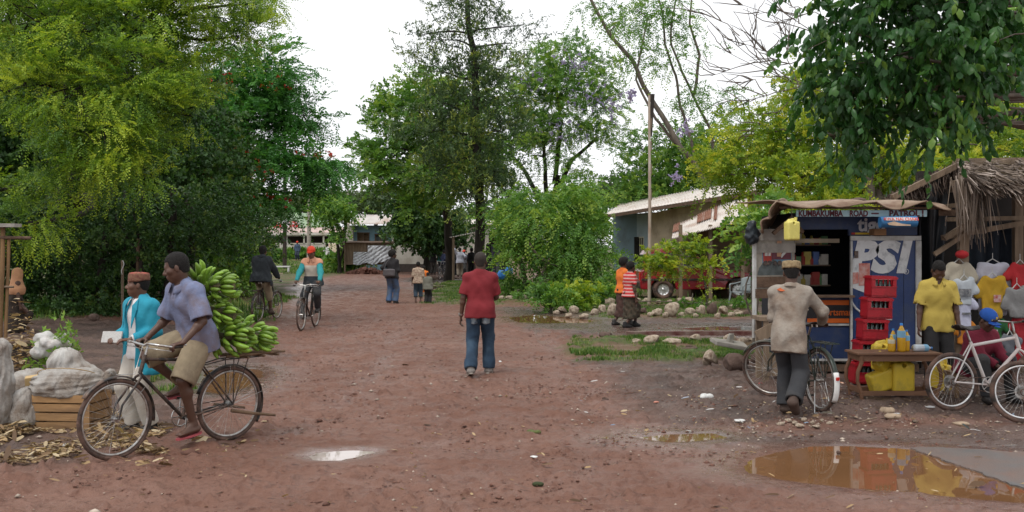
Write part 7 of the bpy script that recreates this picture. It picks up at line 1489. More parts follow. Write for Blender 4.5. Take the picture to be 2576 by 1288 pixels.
# rolled banner
rb = thing('rolled_banner', 'blue rolled banner with red writing hung under the kiosk name board', 'banner', Vector(A(2260, 559, 13.6))); m = MB(); m.tube([(-sz(46, 13.8), 0, 0), (sz(44, 13.8), 0, .01)], .076, 24); m.build('roll', M('banner_blue', (.04, .17, .38), r=.5, var=.15), rb)
m = MB(); m.sheet(lambda u, v: V3(-.2+.42*u, -.079*math.cos(.95-.75*v), .079*math.sin(.95-.75*v)), 10, 5, th=.003)
m.build('white_strip', M('banner_white', (.55, .56, .58), r=.6), rb); put_text('KWA NAI CHAKI', .062, M('banner_red', (.6, .05, .03), r=.6), V3(.01, -.072, .040), RF((1, 0, 0), (0, .55, 1)), rb, bold=.001)
m = MB(); P = [(-.4, .0), (-.2, .06), (.05, -.02), (.3, -.05), (.3, -.09), (-.1, -.09), (-.35, -.06)]; m.prism([V3(x*.45, -.083, z*.4-.015) for x, z in P][::-1], (0, 0, 0), (0, .01, 0)); m.build('pale_figure', M('banner_tan', (.55, .40, .28), r=.7), rb)
# roof: crumpled brown sheet with a curled front
def rfn(u, v):
    p = k_(1955+(2392-1955)*u, 517+2.2*math.sin(u*9)+1.2*math.sin(u*23), -.6); y = -.62+2.5*v; z = p.z+.10*v+.03*math.sin(u*17+v*5)*(1-v)-(.09*max(0, .12-v)/.12)*abs(math.sin(u*11))
    return V3(p.x, y, z+.06)
m = MB(); m.sheet(rfn, 70, 10, th=.015); rf = m.build('roof_sheet', M('brown_tarp', (.22, .15, .10), r=.8, c2=(.36, .27, .20), scale=4, bump=.4, bs=12, dirt=(.16, .09, .06), da=.5), ks)
def lfn(u, v): a_ = Vector(k_(1958, 514, -.6)).lerp(k_(1912, 592, -.55), u); b_ = Vector(k_(1990, 518, 1.4)).lerp(k_(1930, 590, 1.2), u); p = a_.lerp(b_, v); return p+V3(.03*math.sin(u*14), 0, .04*math.sin(u*10+v*4)+.06)
m = MB(); m.sheet(lfn, 20, 8, th=.02); m.build('roof_flap', M('brown_tarp', (.34, .22, .14)), ks)
m = MB(); m.beam(k_(1945, 588, -.35), k_(1995, 545, -.35), .07, .05); m.beam(k_(2020, 585, -.3), k_(1985, 548, -.3), .06, .05); m.beam(k_(1960, 522, -.45), k_(2392, 524, -.45), .06, .03); m.build('rafter', WOODB, ks)
# shutter with painted lorry
st = MB(); a, b = k_(1897, 0, -.25), k_(1999, 0, -.05); z1, z0 = k_(0, 577).z, k_(0, 748).z; PAN = M('shutter_board', (.33, .30, .25), r=.85, var=.15, dirt=(.18, .17, .16), da=.5, ds=2)
dv = (b-a); dv.z = 0; ln = dv.length; dv.normalize(); nv = V3(dv.y, -dv.x, 0); RS = RF(dv, (0, 0, 1)); mid = (a+b)/2
def sp(u, z, off=.0): p = a+dv*(u*ln)+nv*off; return V3(p.x, p.y, z)
def plate(u0, u1, za, zb2, off, th, mat, nm, par): m = MB(); m.prism([sp(u0, za, off), sp(u1, za, off), sp(u1, zb2, off), sp(u0, zb2, off)], (0, 0, 0), -nv*th); return m.build(nm, mat, par)
s_ = plate(0, 1, z0, z1, .0, .04, PAN, 'shutter', ks); Hs = z1-z0
plate(0, 1, z1-.16, z1, .02, .02, M('grey_board', (.30, .28, .25), r=.9), 'top_plank', s_); plate(0, 1, z1-.33, z1-.20, .02, .02, M('grey_board', (.30, .28, .25)), 'top_plank', s_); plate(0, 1, z0, z0+.13, .03, .03, WOODB, 'bottom_plank', s_); plate(0, 1, z0+.15, z0+.30, .025, .025, WOODB, 'bottom_plank', s_); plate(-.03, .03, z0-.55, z1-.1, .03, .05, KW, 'edge_post', s_)
zl = z0+Hs*.56
plate(.20, .92, zl-.05, zl+.22, .003, .003, M('mural_sky', (.10, .20, .28), r=.8), 'mural', s_); plate(.22, .42, zl-.03, zl+.14, .008, .004, M('mural_red', (.30, .04, .03), r=.7), 'mural_lorry_cab', s_); plate(.25, .32, zl+.05, zl+.12, .012, .004, KW, 'mural_window', s_); plate(.34, .40, zl+.05, zl+.12, .012, .004, KW, 'mural_window', s_)
plate(.43, .90, zl+.0, zl+.15, .008, .004, M('mural_maroon', (.12, .035, .05), r=.7), 'mural_lorry_bed', s_); plate(.55, .66, zl+.04, zl+.26, .014, .004, M('poster_tan', (.45, .25, .15), r=.7), 'poster', s_)
m = MB(); m.prism([sp(.66, zl+.02, .014), sp(.90, zl+.17, .014), sp(.90, zl+.20, .014), sp(.64, zl+.06, .014)], (0, 0, 0), -nv*.004); m.build('mural_stripe', KW, s_)
for u in (.27, .37, .5, .62, .82): m = MB(); p = sp(u, zl-.05, .012); m.tube([p, p-nv*.006], .035, 12); m.build('mural_wheel', BLACKP, s_)
m = MB(); m.prism([sp(.08, z0+.32, .004), sp(.96, z0+.32, .004), sp(.92, z0+.52, .004), sp(.60, z0+.48, .004), sp(.35, z0+.60, .004), sp(.12, z0+.42, .004)], (0, 0, 0), -nv*.003); m.build('mural_ground', M('mural_grey', (.13, .15, .15), r=.8, c2=(.05, .06, .06), scale=9), s_)
# hanging jerrycan, black bag
YEL = M('yellow_plastic', (.66, .47, .045), r=.4, var=.12, scale=4, dirt=(.38, .28, .05), da=.4, ds=6, bump=.05); YELP = M('pale_yellow_plastic', (.70, .62, .16), r=.4, var=.08, dirt=(.5, .4, .1), da=.3)
def jerry(label, loc, rz=0, s=1.0, rx=0, ry=0, mat=YEL, cutout=False, group=None, name='jerrycan'):
    t = thing(name, label, 'jerrycan', loc, rz, group); t.rotation_euler = (rx, ry, rz); b = Blob(); b.box((0, 0, .165*s), (.12*s, .085*s, .165*s), k=.01, rd=.035*s); b.cap((-.05*s, 0, .33*s), (.03*s, 0, .36*s), .045*s, .03*s, k=.03, n=(0, 1, 0), f=.6)
    b.cap((.0, -.12*s, .30*s), (.0, .12*s, .30*s), .022*s, k=.01, op=-1)
    if cutout: b.box((-.02*s, -.08*s, .10*s), (.05*s, .05*s, .06*s), k=.01, rd=.015*s, op=-1)
    b.mesh('body', .011, mat, t); m = MB(); m.tube([(.07*s, 0, .33*s), (.08*s, 0, .40*s)], .026*s, 12); m.build('spout', mat, t); return t
p_ = A(1992, 605, 13.45); j = jerry('pale yellow jerrycan hanging from the kiosk roof beside the shutter', p_, .3, .78, mat=YELP); m = MB(); m.tube([(0, 0, .30), (0, 0, .46)], .004, 5); m.build('hanging_cord', BLACKP, j)
b = Blob(); b.ell((0, 0, 0), (.10, .08, .14), k=.02); b.ell((0, 0, .15), (.05, .05, .06), k=.08); o = b.mesh('plastic_bag', .014, M('black_plastic', (.015, .022, .028), r=.35), wr=.014, wf=16); o.location = A(1893, 592, 13.9); tag(o, 'black plastic bag hanging at the left corner of the kiosk shutter', 'bag')
# crates with bottles
CR = M('crate_red', (.36, .012, .022), r=.4, var=.15, scale=4, dirt=(.16, .012, .016), da=.3); BG = M('bottle_glass', (.03, .05, .045), r=.08, var=.1, spec=.8); BLB = M('bottle_label', (.62, .60, .58), r=.5)
cw, chh, cd = .335, .285, .24
for i in range(5):
    base = Vector(A(2200, 900, 13.25)); base = Vector((base.x+.055*(i-2)-.02, 13.3, .02+i*chh)); tilt = .05
    t = thing('bottle_crate', ['lowest red bottle crate of the stack behind the table', 'second red crate from the bottom of the stack', 'middle red crate of the stack with soda bottles', 'second red crate from the top of the stack', 'topmost red crate of the leaning stack'][i], 'crate', base, .06, 'red soda crates in one stack'); t.rotation_euler = (0, .03, .06)
    m = MB(); m.box((0, 0, .015), (cw, cd, .03)); m.box((0, cd/2-.01, chh/2), (cw, .02, chh-.01)); m.box((0, -cd/2+.008, .075), (cw, .02, .14)); m.box((0, -cd/2+.008, chh-.025), (cw, .02, .04))
    for g in (-1, 1): m.box((g*(cw/2-.01), 0, chh/2), (.02, cd, chh-.01)); m.box((g*(cw/2-.03), -cd/2+.006, .19), (.035, .021, .12)); m.box((g*cw/2, 0, chh-.03), (.03, cd+.02, .02))
    for z in (.03, .14, chh-.045): m.box((0, -cd/2-.004, z), (cw+.01, .012, .012))
    m.build('shell', CR, t)
    for k in range(4):
        for jrow in range(2):
            m = MB(); x = -.096+.064*k; y = -.065+.10*jrow; m.lathe([(.027, .03), (.028, .12), (.026, .15), (.013, .19), (.012, .235), (.015, .238), (.0, .24)], (x, y, 0), 10); m.lathe([(.0155, .228), (.016, .236), (.0, .242)], (x, y, 0), 8, mi=1); m.lathe([(.0305, .06), (.0306, .12)], (x, y, 0), 10, mi=1)
            o = m.build('soda_bottle', [BG, BLB]); o.location = base; o.rotation_euler = t.rotation_euler; tag(o, 'small glass soda bottle standing in the red crates', 'bottle', 'soda bottles in the crates')
# table
tb = thing('wooden_table', 'low brown wooden table with curved legs holding bottles of yellow juice', 'table', (G(2246, 12.15)[0], 12.15, 0), .02); TW = M('table_wood', (.17, .085, .048), r=.6, var=.25, scale=5, stretch=(.3, 1, 1), bump=.1)
m = MB(); m.box((0, 0, .545), (1.02, .46, .025)); m.build('tabletop', TW, tb, bevel=.004); m = MB(); [m.box((0, y, .495), (.92, .02, .075)) for y in (-.19, .19)]; [m.box((x, 0, .495), (.02, .36, .075)) for x in (-.46, .46)]; m.build('apron', TW, tb)
for x in (-1, 1):
    for y in (-.19, .19):
        m = MB(); P = [(.46, .53), (.455, .44), (.50, .33), (.505, .22), (.465, .10), (.45, 0)]; m.tube([(x*a, y*1.02, b) for a, b in P], [.028, .026, .024, .022, .021, .024], 8); m.build('leg', TW, tb)
m = MB(); [m.box((0, y, .075), (.92, .022, .055)) for y in (-.19, .19)]; [m.box((x, 0, .10), (.022, .38, .055)) for x in (-.46, .46)]; m.build('stretcher', TW, tb)
JU = M('juice_yellow', (.60, .33, .02), r=.12, var=.06, spec=.6); CAPB = M('bottle_cap_blue', (.03, .20, .55), r=.4); LBLU = M('bottle_label_blue', (.20, .42, .60), r=.5); CLR = M('clear_bottle', (.50, .55, .60), r=.1, spec=.7)
def pet(label, dx, h, r, jm=JU, capm=CAPB, lay=False, y=-.02, label_m=LBLU, z=.558):
    x = G(dx, 12.12)[0]; t = thing('juice_bottle', label, 'bottle', (x, 12.12+y, z), 0, 'bottles on the wooden table')
    if lay: t.rotation_euler = (0, math.radians(92), .25); t.location.z += r
    m = MB(); m.lathe([(.0, 0), (r*.9, .002), (r, .02), (r, h*.62), (r*.93, h*.70), (r*.45, h*.86), (r*.32, h*.9), (r*.32, h*.93)], (0, 0, 0), 16); m.build('bottle_body', jm, t); m = MB(); m.lathe([(r*.38, h*.92), (r*.38, h), (0, h)], (0, 0, 0), 12); m.build('bottle_cap', capm, t); m = MB(); m.lathe([(r*1.02, h*.50), (r*1.02, h*.72), (r*.95, h*.74)], (0, 0, 0), 16); m.build('label', label_m, t)
pet('tallest yellow juice bottle with a blue cap on the table', 2266, .345, .050); pet('small squat yellow bottle with an oval label on the table', 2241, .20, .042, capm=YEL, label_m=M('oval_label', (.55, .50, .35), r=.5)); pet('juice bottle behind and left of the tallest one', 2253, .27, .036, y=.08); pet('juice bottle right of the tallest one with a blue label', 2283, .26, .038, y=.03); pet('empty clear bottle lying on its side at the right of the table', 2296, .26, .045, jm=CLR, lay=True)
jerry('yellow jerrycan standing upright with a square cutout under the table', (G(2272, 12.15)[0], 12.2, .05), math.pi, 1.12, cutout=True); jerry('yellow jerrycan tipped on its side at the left under the table', (G(2178, 12.2)[0]+.05, 12.22, .14), .1, 1.05, ry=1.25, cutout=False); jerry('cut open yellow can lying on the tipped one with its mouth to the road', (G(2238, 12.2)[0]-.02, 12.30, .31), .5, .80, ry=-.9, rx=.3)
jerry('yellow can standing behind the table left of the juice bottles', (G(2226, 12.6)[0], 12.7, .26), 0, 1.0); jerry('yellow jerrycan in the shade behind the rear wheel of the white bicycle', (G(2375, 12.6)[0], 12.7, .0), .4, 1.0)
# plank box left of the kiosk (behind the tan shirt)
pl_ = thing('plank_stand', 'rough plank stand with a slanting board at the left foot of the kiosk', 'stand', (G(1955, 13.4)[0], 13.4, 0)); m = MB(); [m.box((x, y, .45), (.07, .07, .9)) for x in (-.15, .22) for y in (0, .4)]; m.build('leg', WOOD, pl_) if 0 else None
for x in (-.15, .22):
    for y in (0, .4): m = MB(); m.box((x, y, .42), (.07, .07, .84)); m.build('leg', WOOD, pl_)
m = MB(); m.box((.03, .2, .86), (.55, .5, .05)); m.build('top_board', WOOD, pl_); m = MB(); m.beam((-.28, -.04, .62), (.28, -.04, .92), .03, .16); m.build('slanting_board', WOOD, pl_); m = MB(); m.box((.03, -.03, .25), (.45, .03, .3)); m.build('front_board', WOOD, pl_)
# ------------------------------------------------------------------ thatched clothes stall
sy = 14.0
sl_ = thing('thatched_stall', 'dark thatched clothes stall with black plastic sheet walls right of the kiosk', 'stall', (G(2440, sy)[0], sy, 0)); s0 = Vector(sl_.location)
def s1_(dx, dy, dY=0): return Vector(A(dx, dy, sy+dY))-s0
for (a, b, w) in (((2428, 440, 0), (2420, 700, 0), .13), ((2415, 700, .05), (2412, 960, .05), .12), ((2560, 470, .3), (2560, 950, .3), .12), ((2330, 500, 1.2), (2330, 930, 1.2), .10)): m = MB(); m.beam(s1_(*a), s1_(*b), w, w*.8); m.build('post', WOOD, sl_)
m = MB()
for a, b, w in (((2245, 497, .3), (2425, 408, .3), .08), ((2370, 598, 0), (2580, 560, 0), .07), ((2375, 600, -.1), (2470, 540, -.1), .07), ((2350, 640, -.05), (2440, 580, -.05), .06), ((2395, 462, 0), (2480, 440, 0), .07), ((2380, 552, .1), (2600, 548, .1), .06), ((2400, 408, .4), (2600, 405, .4), .1), ((2372, 520, .1), (2440, 512, .1), .06), ((2330, 480, 1), (2600, 470, 1), .07)): m.beam(s1_(*a), s1_(*b), w, w)
m.build('beam', WOOD, sl_)
m = MB(); m.prism([s1_(2238, 497, .4), s1_(2425, 404, .4), s1_(2620, 400, .4), s1_(2620, 420, 3), s1_(2440, 425, 3), s1_(2260, 500, 3)], (0, 0, 0), (0, 0, -.06)); m.build('roof_deck', WOODB, sl_)
BP = M('black_sheet', (.018, .020, .024), r=.38, var=.3, scale=2, bump=.6, bs=6)
m = MB(); m.sheet(lambda u, v: (s1_(2295, 470, .35).lerp(s1_(2395, 420, .35), u)).lerp(s1_(2330, 720, .55).lerp(s1_(2362, 720, .45), u), v)+V3(0, .06*math.sin(u*9+v*2), 0), 14, 12, th=.01); m.build('plastic_sheet', BP, sl_)
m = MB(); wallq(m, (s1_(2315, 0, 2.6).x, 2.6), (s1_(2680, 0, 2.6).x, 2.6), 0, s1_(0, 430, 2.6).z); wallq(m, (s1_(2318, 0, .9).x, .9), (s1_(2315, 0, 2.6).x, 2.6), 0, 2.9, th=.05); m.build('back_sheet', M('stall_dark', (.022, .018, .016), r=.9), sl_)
m = MB(); m.sheet(lambda u, v: s1_(2430, 560, .5).lerp(s1_(2620, 560, .5), u)+V3(0, .05*math.sin(u*30), -1.0*v), 30, 6, th=.02); m.build('dark_cloth', cloth('navy_curtain', (.012, .018, .028)), sl_)
# thatch: many dry palm blades
def thatch():
    n = 6500; u = rng.random(n); v = rng.random(n)**.8; V = []; T = []
    x0 = np.array(s1_(2405, 412, .3)); x1 = np.array(s1_(2620, 415, .3)); y0 = np.array(s1_(2425, 450, -.45)); y1 = np.array(s1_(2640, 470, -.55))
    base = (x0[None]*(1-u[:, None])+x1[None]*u[:, None])*(1-v[:, None])+(y0[None]*(1-u[:, None])+y1[None]*u[:, None])*v[:, None]
    base[:, 2] += .05*np.sin(u*20)+rng.normal(0, .025, n)
    d = unit(np.stack([rng.normal(.55, .35, n), -.65+rng.normal(0, .2, n), -.50+rng.normal(0, .2, n)], -1)); L = rng.uniform(.14, .32, n)
    e = v > .78; d[e] = unit(d[e]+np.array([.2, .1, -.15]))
    hang = rng.random(n) < .016; base[hang] = np.array(s1_(2440, 450, -.3))+rng.normal(0, 1, (hang.sum(), 3))*np.array([.12, .10, .06]); d[hang] = unit(np.array([.08, 0, -1.])+rng.normal(0, .10, (hang.sum(), 3))); L[hang] = rng.uniform(.5, .95, hang.sum())
    s = unit(np.cross(d, rng.normal(0, .5, (n, 3))+np.array([0, -.3, 1])))*rng.uniform(.006, .016, (n, 1)); P = np.stack([base-s, base+s, base+d*L[:, None]+s*.4, base+d*L[:, None]-s*.4], 1).reshape(-1, 3)
    m_ = leafmat('dry_thatch', [(0, (.07, .052, .042)), (.55, (.19, .145, .115)), (1, (.50, .42, .37))], .1, .8); npmesh('thatch', P, np.arange(n*4).reshape(-1, 4), m_, sl_, False, dict(tint=np.repeat(np.clip(rng.normal(.45, .28, n), 0, 1), 4)))
    n = 1500; u = rng.random(n); a = np.array(s1_(2245, 500, .3)); b = np.array(s1_(2425, 412, .3)); base = a+(b-a)*u[:, None]+rng.normal(0, .03, (n, 3))+np.array([0, .4, 0])*rng.random((n, 1)); d = unit(np.array([0, -.3, -1.])+rng.normal(0, .3, (n, 3))); L = rng.uniform(.1, .3, n)
    s = unit(np.cross(d, rng.normal(0, 1, (n, 3))))*.01; P = np.stack([base-s, base+s, base+d*L[:, None]+s*.3, base+d*L[:, None]-s*.3], 1).reshape(-1, 3); npmesh('thatch_fringe', P, np.arange(n*4).reshape(-1, 4), leafmat('dark_thatch', [(0, (.03, .022, .018)), (1, (.14, .10, .08))], .1, .9), sl_, False, dict(tint=np.repeat(rng.random(n), 4)))
thatch()
# hanging clothes
def shirt_hang(label, dx, dy, w, h, mat, dY=0, slv=.35, long=False, print_=None, rz=0, cat='shirt'):
    t = thing('hanging_shirt', label, cat, Vector(A(dx, dy, sy+dY)), rz, 'clothes hanging in the stall'); W_, H_ = sz(w, sy), sz(h, sy); b = Blob()
    b.box((0, 0, -H_*.5), (W_*.30, .030, H_*.47), k=.03, rd=.028); b.cap((-W_*.2, 0, -.05), (W_*.2, 0, -.05), .05, k=.04, n=(0, 1, 0), f=.6)
    for g in (-1, 1): b.cap((W_*.24*g, 0, -.07), (W_*.47*g, 0, -.07-H_*slv), .075, .065, k=.03, n=(0, 1, 0), f=.42)
    b.ell((0, 0, .02), (.07, .08, .05), k=.01, op=-1); b.mesh('shirt', .012, mat, t, wr=.009, wf=9, wseed=dx)
    m = MB(); m.tube([(-W_*.2, 0, -.03), (0, 0, .05), (W_*.2, 0, -.03)], .008, 6); m.tube([(0, 0, .05), (0, 0, .13)], .005, 5); m.build('hanger', KW, t)
    if print_: m = MB(); m.box((print_[0], -.045, -H_*.5), (print_[1], .012, print_[2])); m.build('print', print_[3], t)
    return t
PG2 = M('print_dark', (.05, .06, .08), r=.8, c2=(.3, .3, .3), scale=30)
shirt_hang('cream short sleeved shirt hung highest beside the stall post', 2412, 660, 82, 92, cloth('cream_cloth', (.42, .38, .30)), -.1, .30)
shirt_hang('pale grey t-shirt with a dark print below the cream shirt', 2425, 700, 62, 70, cloth('palegrey_cloth', (.42, .46, .50)), -.16, .25, print_=(0, .16, .10, PG2)); shirt_hang('pale lilac vest hanging behind the man in yellow', 2428, 748, 50, 80, cloth('lilac_cloth', (.50, .52, .66)), -.14, .1, print_=(0, .12, .03, PG2))
shirt_hang('white long shirt with spread sleeves right of the stall post', 2497, 660, 120, 140, cloth('white_cloth', (.52, .52, .60)), .0, .55); shirt_hang('mustard yellow football jersey with a white crest', 2496, 695, 84, 110, M('mustard_cloth', (.34, .22, .02), r=.9, c2=(.46, .27, .02), scale=5), -.14, .3, print_=(.05, .10, .10, M('crest_white', (.5, .45, .42), r=.8, c2=(.35, .06, .05), scale=30)))
shirt_hang('bright red shirt at the top right picture edge', 2566, 662, 70, 70, cloth('red_cloth', (.38, .02, .025)), -.1, .3); shirt_hang('grey shirt under the red one at the right edge', 2558, 722, 64, 80, cloth('grey_cloth', (.20, .20, .20)), -.16, .45); shirt_hang('orange shirt hung low behind the blue cap', 2424, 808, 56, 60, cloth('orange_cloth', (.50, .18, .02)), -.1, .2)
shirt_hang('dark green shirt with a round badge hung low', 2504, 800, 56, 70, cloth('green_cloth', (.02, .10, .03)), -.1, .2, print_=(-.02, .06, .07, M('print_pale', (.5, .5, .5), r=.8))); shirt_hang('dark red skirt hanging at the right edge near the ground', 2570, 795, 56, 120, cloth('darkred_cloth', (.28, .012, .02)), -.1, .1, cat='skirt'); shirt_hang('grey trousers hanging beside the orange bicycle', 2540, 840, 40, 120, cloth('slate_cloth', (.12, .13, .15)), -.5, .05, cat='trousers')
b = Blob(); b.ell((0, 0, 0), (.09, .07, .06), k=.02); o = b.mesh('red_hat', .012, cloth('red_cloth', (.38, .02, .025))); o.location = A(2420, 640, sy-.16); tag(o, 'small red knitted hat hung over the cream shirt', 'hat')
# ------------------------------------------------------------------ left foreground
SACK = M('woven_sack', (.50, .485, .46), r=.7, var=.16, scale=4, bump=.6, bs=90, dirt=(.20, .155, .12), da=.75, ds=3)
SACKW = M('white_wrap', (.52, .51, .49), r=.6, var=.08, scale=6, bump=.4, bs=30, dirt=(.36, .30, .27), da=.35, ds=5)
def blobthing(name, label, cat, prims, loc, mat, vox=.014, wr=.010, wf=9, seed=1, group=None, rz=0, gx='z', ext=.4, ng=13):
    b = Blob()
    for c, r, k in prims: b.ell(c, r, k=k)
    def fold(X, Y, Z, Gv):
        a = np.abs(np.sin(X*wf*1.7+2.4*np.sin(Z*wf*.9+seed)+Y*wf*1.1)); c = np.abs(np.sin(Z*wf*2.1+2.0*np.sin(X*wf*.7+seed*2)+1.5*Y*wf)); T, U_, W2 = (X, Y, Z) if gx == 'x' else (Z, X, Y); ang = np.arctan2(W2, U_+1e-6); am = np.clip(np.abs(T)/ext, 0, 1)**1.5; gath = np.sin(ng*ang+2.5*np.sin(5*T/ext+seed)+1.5*np.sin(ang*3+seed)); return Gv+wr*.8*(1-a)**9+am*.009*gath+.003*np.sin(2.1*ng*ang+3*T/ext)
    o = b.mesh(name, vox, mat, wr=wr*.5, wf=wf*1.5, wseed=seed, extra=fold); o.location = loc; o.rotation_euler = (0, 0, rz); return tag(o, label, cat, group)
cr_ = thing('wooden_crate', 'slatted wooden crate with a bulging sack lying on top', 'crate', (G(166, 10.1)[0], 10.15, 0), -.10); CW = M('crate_wood', (.33, .19, .085), r=.8, var=.3, scale=6, stretch=(.2, 1, 1), bump=.3, dirt=(.14, .085, .05), da=.45, ds=4)
W_, D_c, H_c = .70, .42, .35
for i, z in enumerate((.045, .135, .225, .315)):
    for y in (-D_c/2, D_c/2): m = MB(); m.box((0, y, z), (W_, .012, .075), Matrix.Rotation(random.uniform(-.015, .015), 3, 'Y')); m.build('slat', CW, cr_)
    for x in (-W_/2, W_/2): m = MB(); m.box((x, 0, z), (.012, D_c-.02, .075)); m.build('slat', CW, cr_)
for x in (-W_/2+.03, W_/2-.03):
    for y in (-D_c/2-.010, D_c/2-.03): m = MB(); m.box((x, y, H_c/2), (.06, .02, H_c)); m.build('corner_post', CW, cr_)
m = MB(); m.box((0, 0, .02), (W_-.05, D_c-.05, .012)); m.build('bottom', CW, cr_)
p_ = A(172, 964, 10.1)
blobthing('sack', 'bulging grey white sack tied with string lying on the wooden crate', 'sack', [((-.05, 0, 0), (.31, .20, .155), .05), ((.20, .02, .02), (.18, .15, .13), .06), ((-.20, -.02, -.04), (.16, .17, .10), .05), ((.02, -.12, -.09), (.20, .08, .06), .03), ((.36, 0, .03), (.06, .06, .06), .03), ((.42, 0, .06), (.05, .10, .09), .03)], p_, SACK, .010, .012, 8, 2, gx='x', ext=.34)
m = MB(); m.tube([V3(.0+.30*math.cos(a), -.19*math.sin(a)*1.0, .085+.08*math.sin(a*1.0)*0+.09*abs(math.sin(a))) for a in [math.pi*i/14 for i in range(15)]], .004, 5); o = m.build('string', M('twine', (.40, .25, .10), r=.9)); o.location = p_; tag(o, 'brown string tied across the sack on the crate', 'string')
blobthing('sack', 'lumpy pale sack slumped behind the left side of the crate', 'sack', [((0, 0, .0), (.22, .2, .17), .05), ((.10, .05, .08), (.16, .15, .10), .05)], A(62, 972, 10.6), SACK, .013, .014, 8, 5)
blobthing('sack', 'tied dirty sack standing against the left end of the crate', 'sack', [((0, 0, -.06), (.16, .15, .17), .05), ((.0, 0, .10), (.13, .12, .12), .06), ((.06, 0, .20), (.06, .06, .05), .05)], A(55, 1035, 10.0), SACK, .011, .014, 9, 8)
blobthing('sack', 'tall upright white sack cut by the left picture edge', 'sack', [((0, 0, .40), (.17, .16, .46), .04), ((.05, 0, .80), (.09, .10, .10), .05), ((-.08, 0, .10), (.14, .15, .14), .05)], (G(-10, 9.9)[0], 9.9, .02), SACK, .012, .012, 8, 9)
bx = MB(); bx.box((0, 0, 0), (.19, .14, .12), jit=.006); o = bx.build('carton', M('tan_carton', (.55, .38, .18), r=.85, var=.1), bevel=.004); o.location = A(90, 960, 10.3); o.rotation_euler = (.1, -.08, .3); tag(o, 'tan carton wedged between the sacks left of the crate', 'carton')
wb2 = thing('wrapped_bundle', 'bundle of greens wrapped in white sacking bound with string on the low platform', 'bundle', A(128, 873, 13.2)); b = Blob(); rs = random.Random(3)
for i in range(16): a = rs.uniform(0, 6.28); el = rs.uniform(-.6, 1.3); r = .17; b.ell((r*1.15*math.cos(a)*math.cos(el), r*math.sin(a)*math.cos(el), r*math.sin(el)*.9), (.085, .085, .07), k=.018)
b.ell((0, 0, 0), (.20, .19, .17), k=.02); b.mesh('wrapping', .011, SACKW, wb2, wr=.008, wf=12)
n = 90; O = np.stack([rng.normal(.17, .05, n), rng.normal(0, .1, n), rng.normal(.0, .14, n)], -1); O[::3, 0] -= .30; O[::3, 2] -= .12; V, Fq, si = leaves(O, rng.normal(0, 1, (n, 3))+np.array([.3, -.2, 0]), 6, .12, .09, .02, .3, style='cluster'); npmesh('green_leaves', V, Fq, LM_MID, wb2, False, dict(tint=np.clip(rng.normal(.75, .2, len(V)), 0, 1)))
blobthing('sack', 'grey sack trailing down to the ground behind the crate from the wrapped bundle', 'sack', [((0, 0, .30), (.22, .18, .22), .06), ((.18, 0, .15), (.26, .2, .18), .08), ((.42, -.05, .04), (.22, .16, .12), .08)], (G(165, 12.4)[0], 12.4, .06), SACK, .014, .012, 7, 12)
pf = thing('low_platform', 'low dark boxy platform at the left edge behind the sacks', 'platform', (G(35, 14.6)[0], 14.6, 0)); m = MB(); m.box((-.2, 0, .22), (.95, .6, .42)); m.build('box', M('dark_board', (.045, .033, .028), r=.9), pf); m = MB(); m.box((-.2, 0, .45), (1.05, .7, .035)); m.build('top_board', WOODB, pf)
# stall frame of poles at the left edge
fs = thing('pole_frame', 'bamboo pole stall frame cut by the left picture edge', 'frame', (G(5, 17)[0], 17, 0)); BAM = M('bamboo', (.20, .115, .05), r=.7, var=.3, stretch=(1, 1, .2))
for x, r, tp in ((-.03, .04, 570), (.07, .03, 600), (-.16, .03, 590)): m = MB(); m.tube(wob_line((x, 0, -.05), (x+.02, .05, A(0, tp, 17)[2]), 6, .01), r, 8); m.build('pole', BAM, fs)
m = MB(); m.box((-.1, 0, A(0, 567, 17)[2]), (.75, .25, .06)); m.build('top_board', M('grey_board', (.30, .28, .25)), fs); m = MB(); m.tube([(-.5, 0, A(0, 596, 17)[2]), (.48, .02, A(0, 596, 17)[2]-.02)], .03, 8); m.build('crossbar', WOODB, fs); m = MB(); m.tube([(-.4, 0, A(0, 720, 17)[2]), (.2, .0, A(0, 722, 17)[2])], .02, 8); m.build('crossbar', WOOD, fs)
def husks(name, label, regs, n, L, mats, h=.05, cat='litter', kind='stuff'):
    VV = []
    for (x0, x1, y0, y1, hh), fr in regs:
        k = int(n*fr); sx, sy_ = rng.uniform(0, 1, k), rng.uniform(0, 1, k); yy = y0+(y1-y0)*sy_; Yk = CH*F/(yy*K-H0); xx = ((x0+(x1-x0)*sx)*K-512)/F*Yk
        keep = fbm(xx, Yk, 2.2, 3, 2) > .42; xx, Yk = xx[keep], Yk[keep]; k = len(xx)
        a = rng.uniform(0, 6.28, k); l = L*np.exp(rng.normal(0, .45, k)); w = l*rng.uniform(.04, .14, k); z = .012+hh*rng.random(k)*fbm(xx, Yk, 2, 2, 1)*1.6; tl = rng.normal(0, .18, k)
        d = np.stack([np.cos(a), np.sin(a), tl], -1)*l[:, None]; s = np.stack([-np.sin(a), np.cos(a), rng.normal(0, .5, k)], -1)*w[:, None]; c = np.stack([xx, Yk, z+np.abs(tl)*l*.5], -1); u = np.array([0, 0, 1.])*(l*rng.uniform(0, .12, k))[:, None]
        VV.append(np.stack([c-d*.5, c-d*.15+s+u, c+d*.35+s*.7+u, c+d*.5, c+d*.3-s*.8, c-d*.2-s], 1).reshape(-1, 3))
    V = np.concatenate(VV); N = len(V)//6; return tag(npmesh(name, V, np.arange(N*6).reshape(-1, 6), mats, None, False, dict(tint=np.repeat(rng.random(N), 6))), label, cat, kind=kind)
HUSK = leafmat('maize_husk', [(0, (.07, .04, .025)), (.4, (.18, .11, .06)), (.7, (.42, .29, .15)), (1, (.58, .48, .32))], .15, .8)
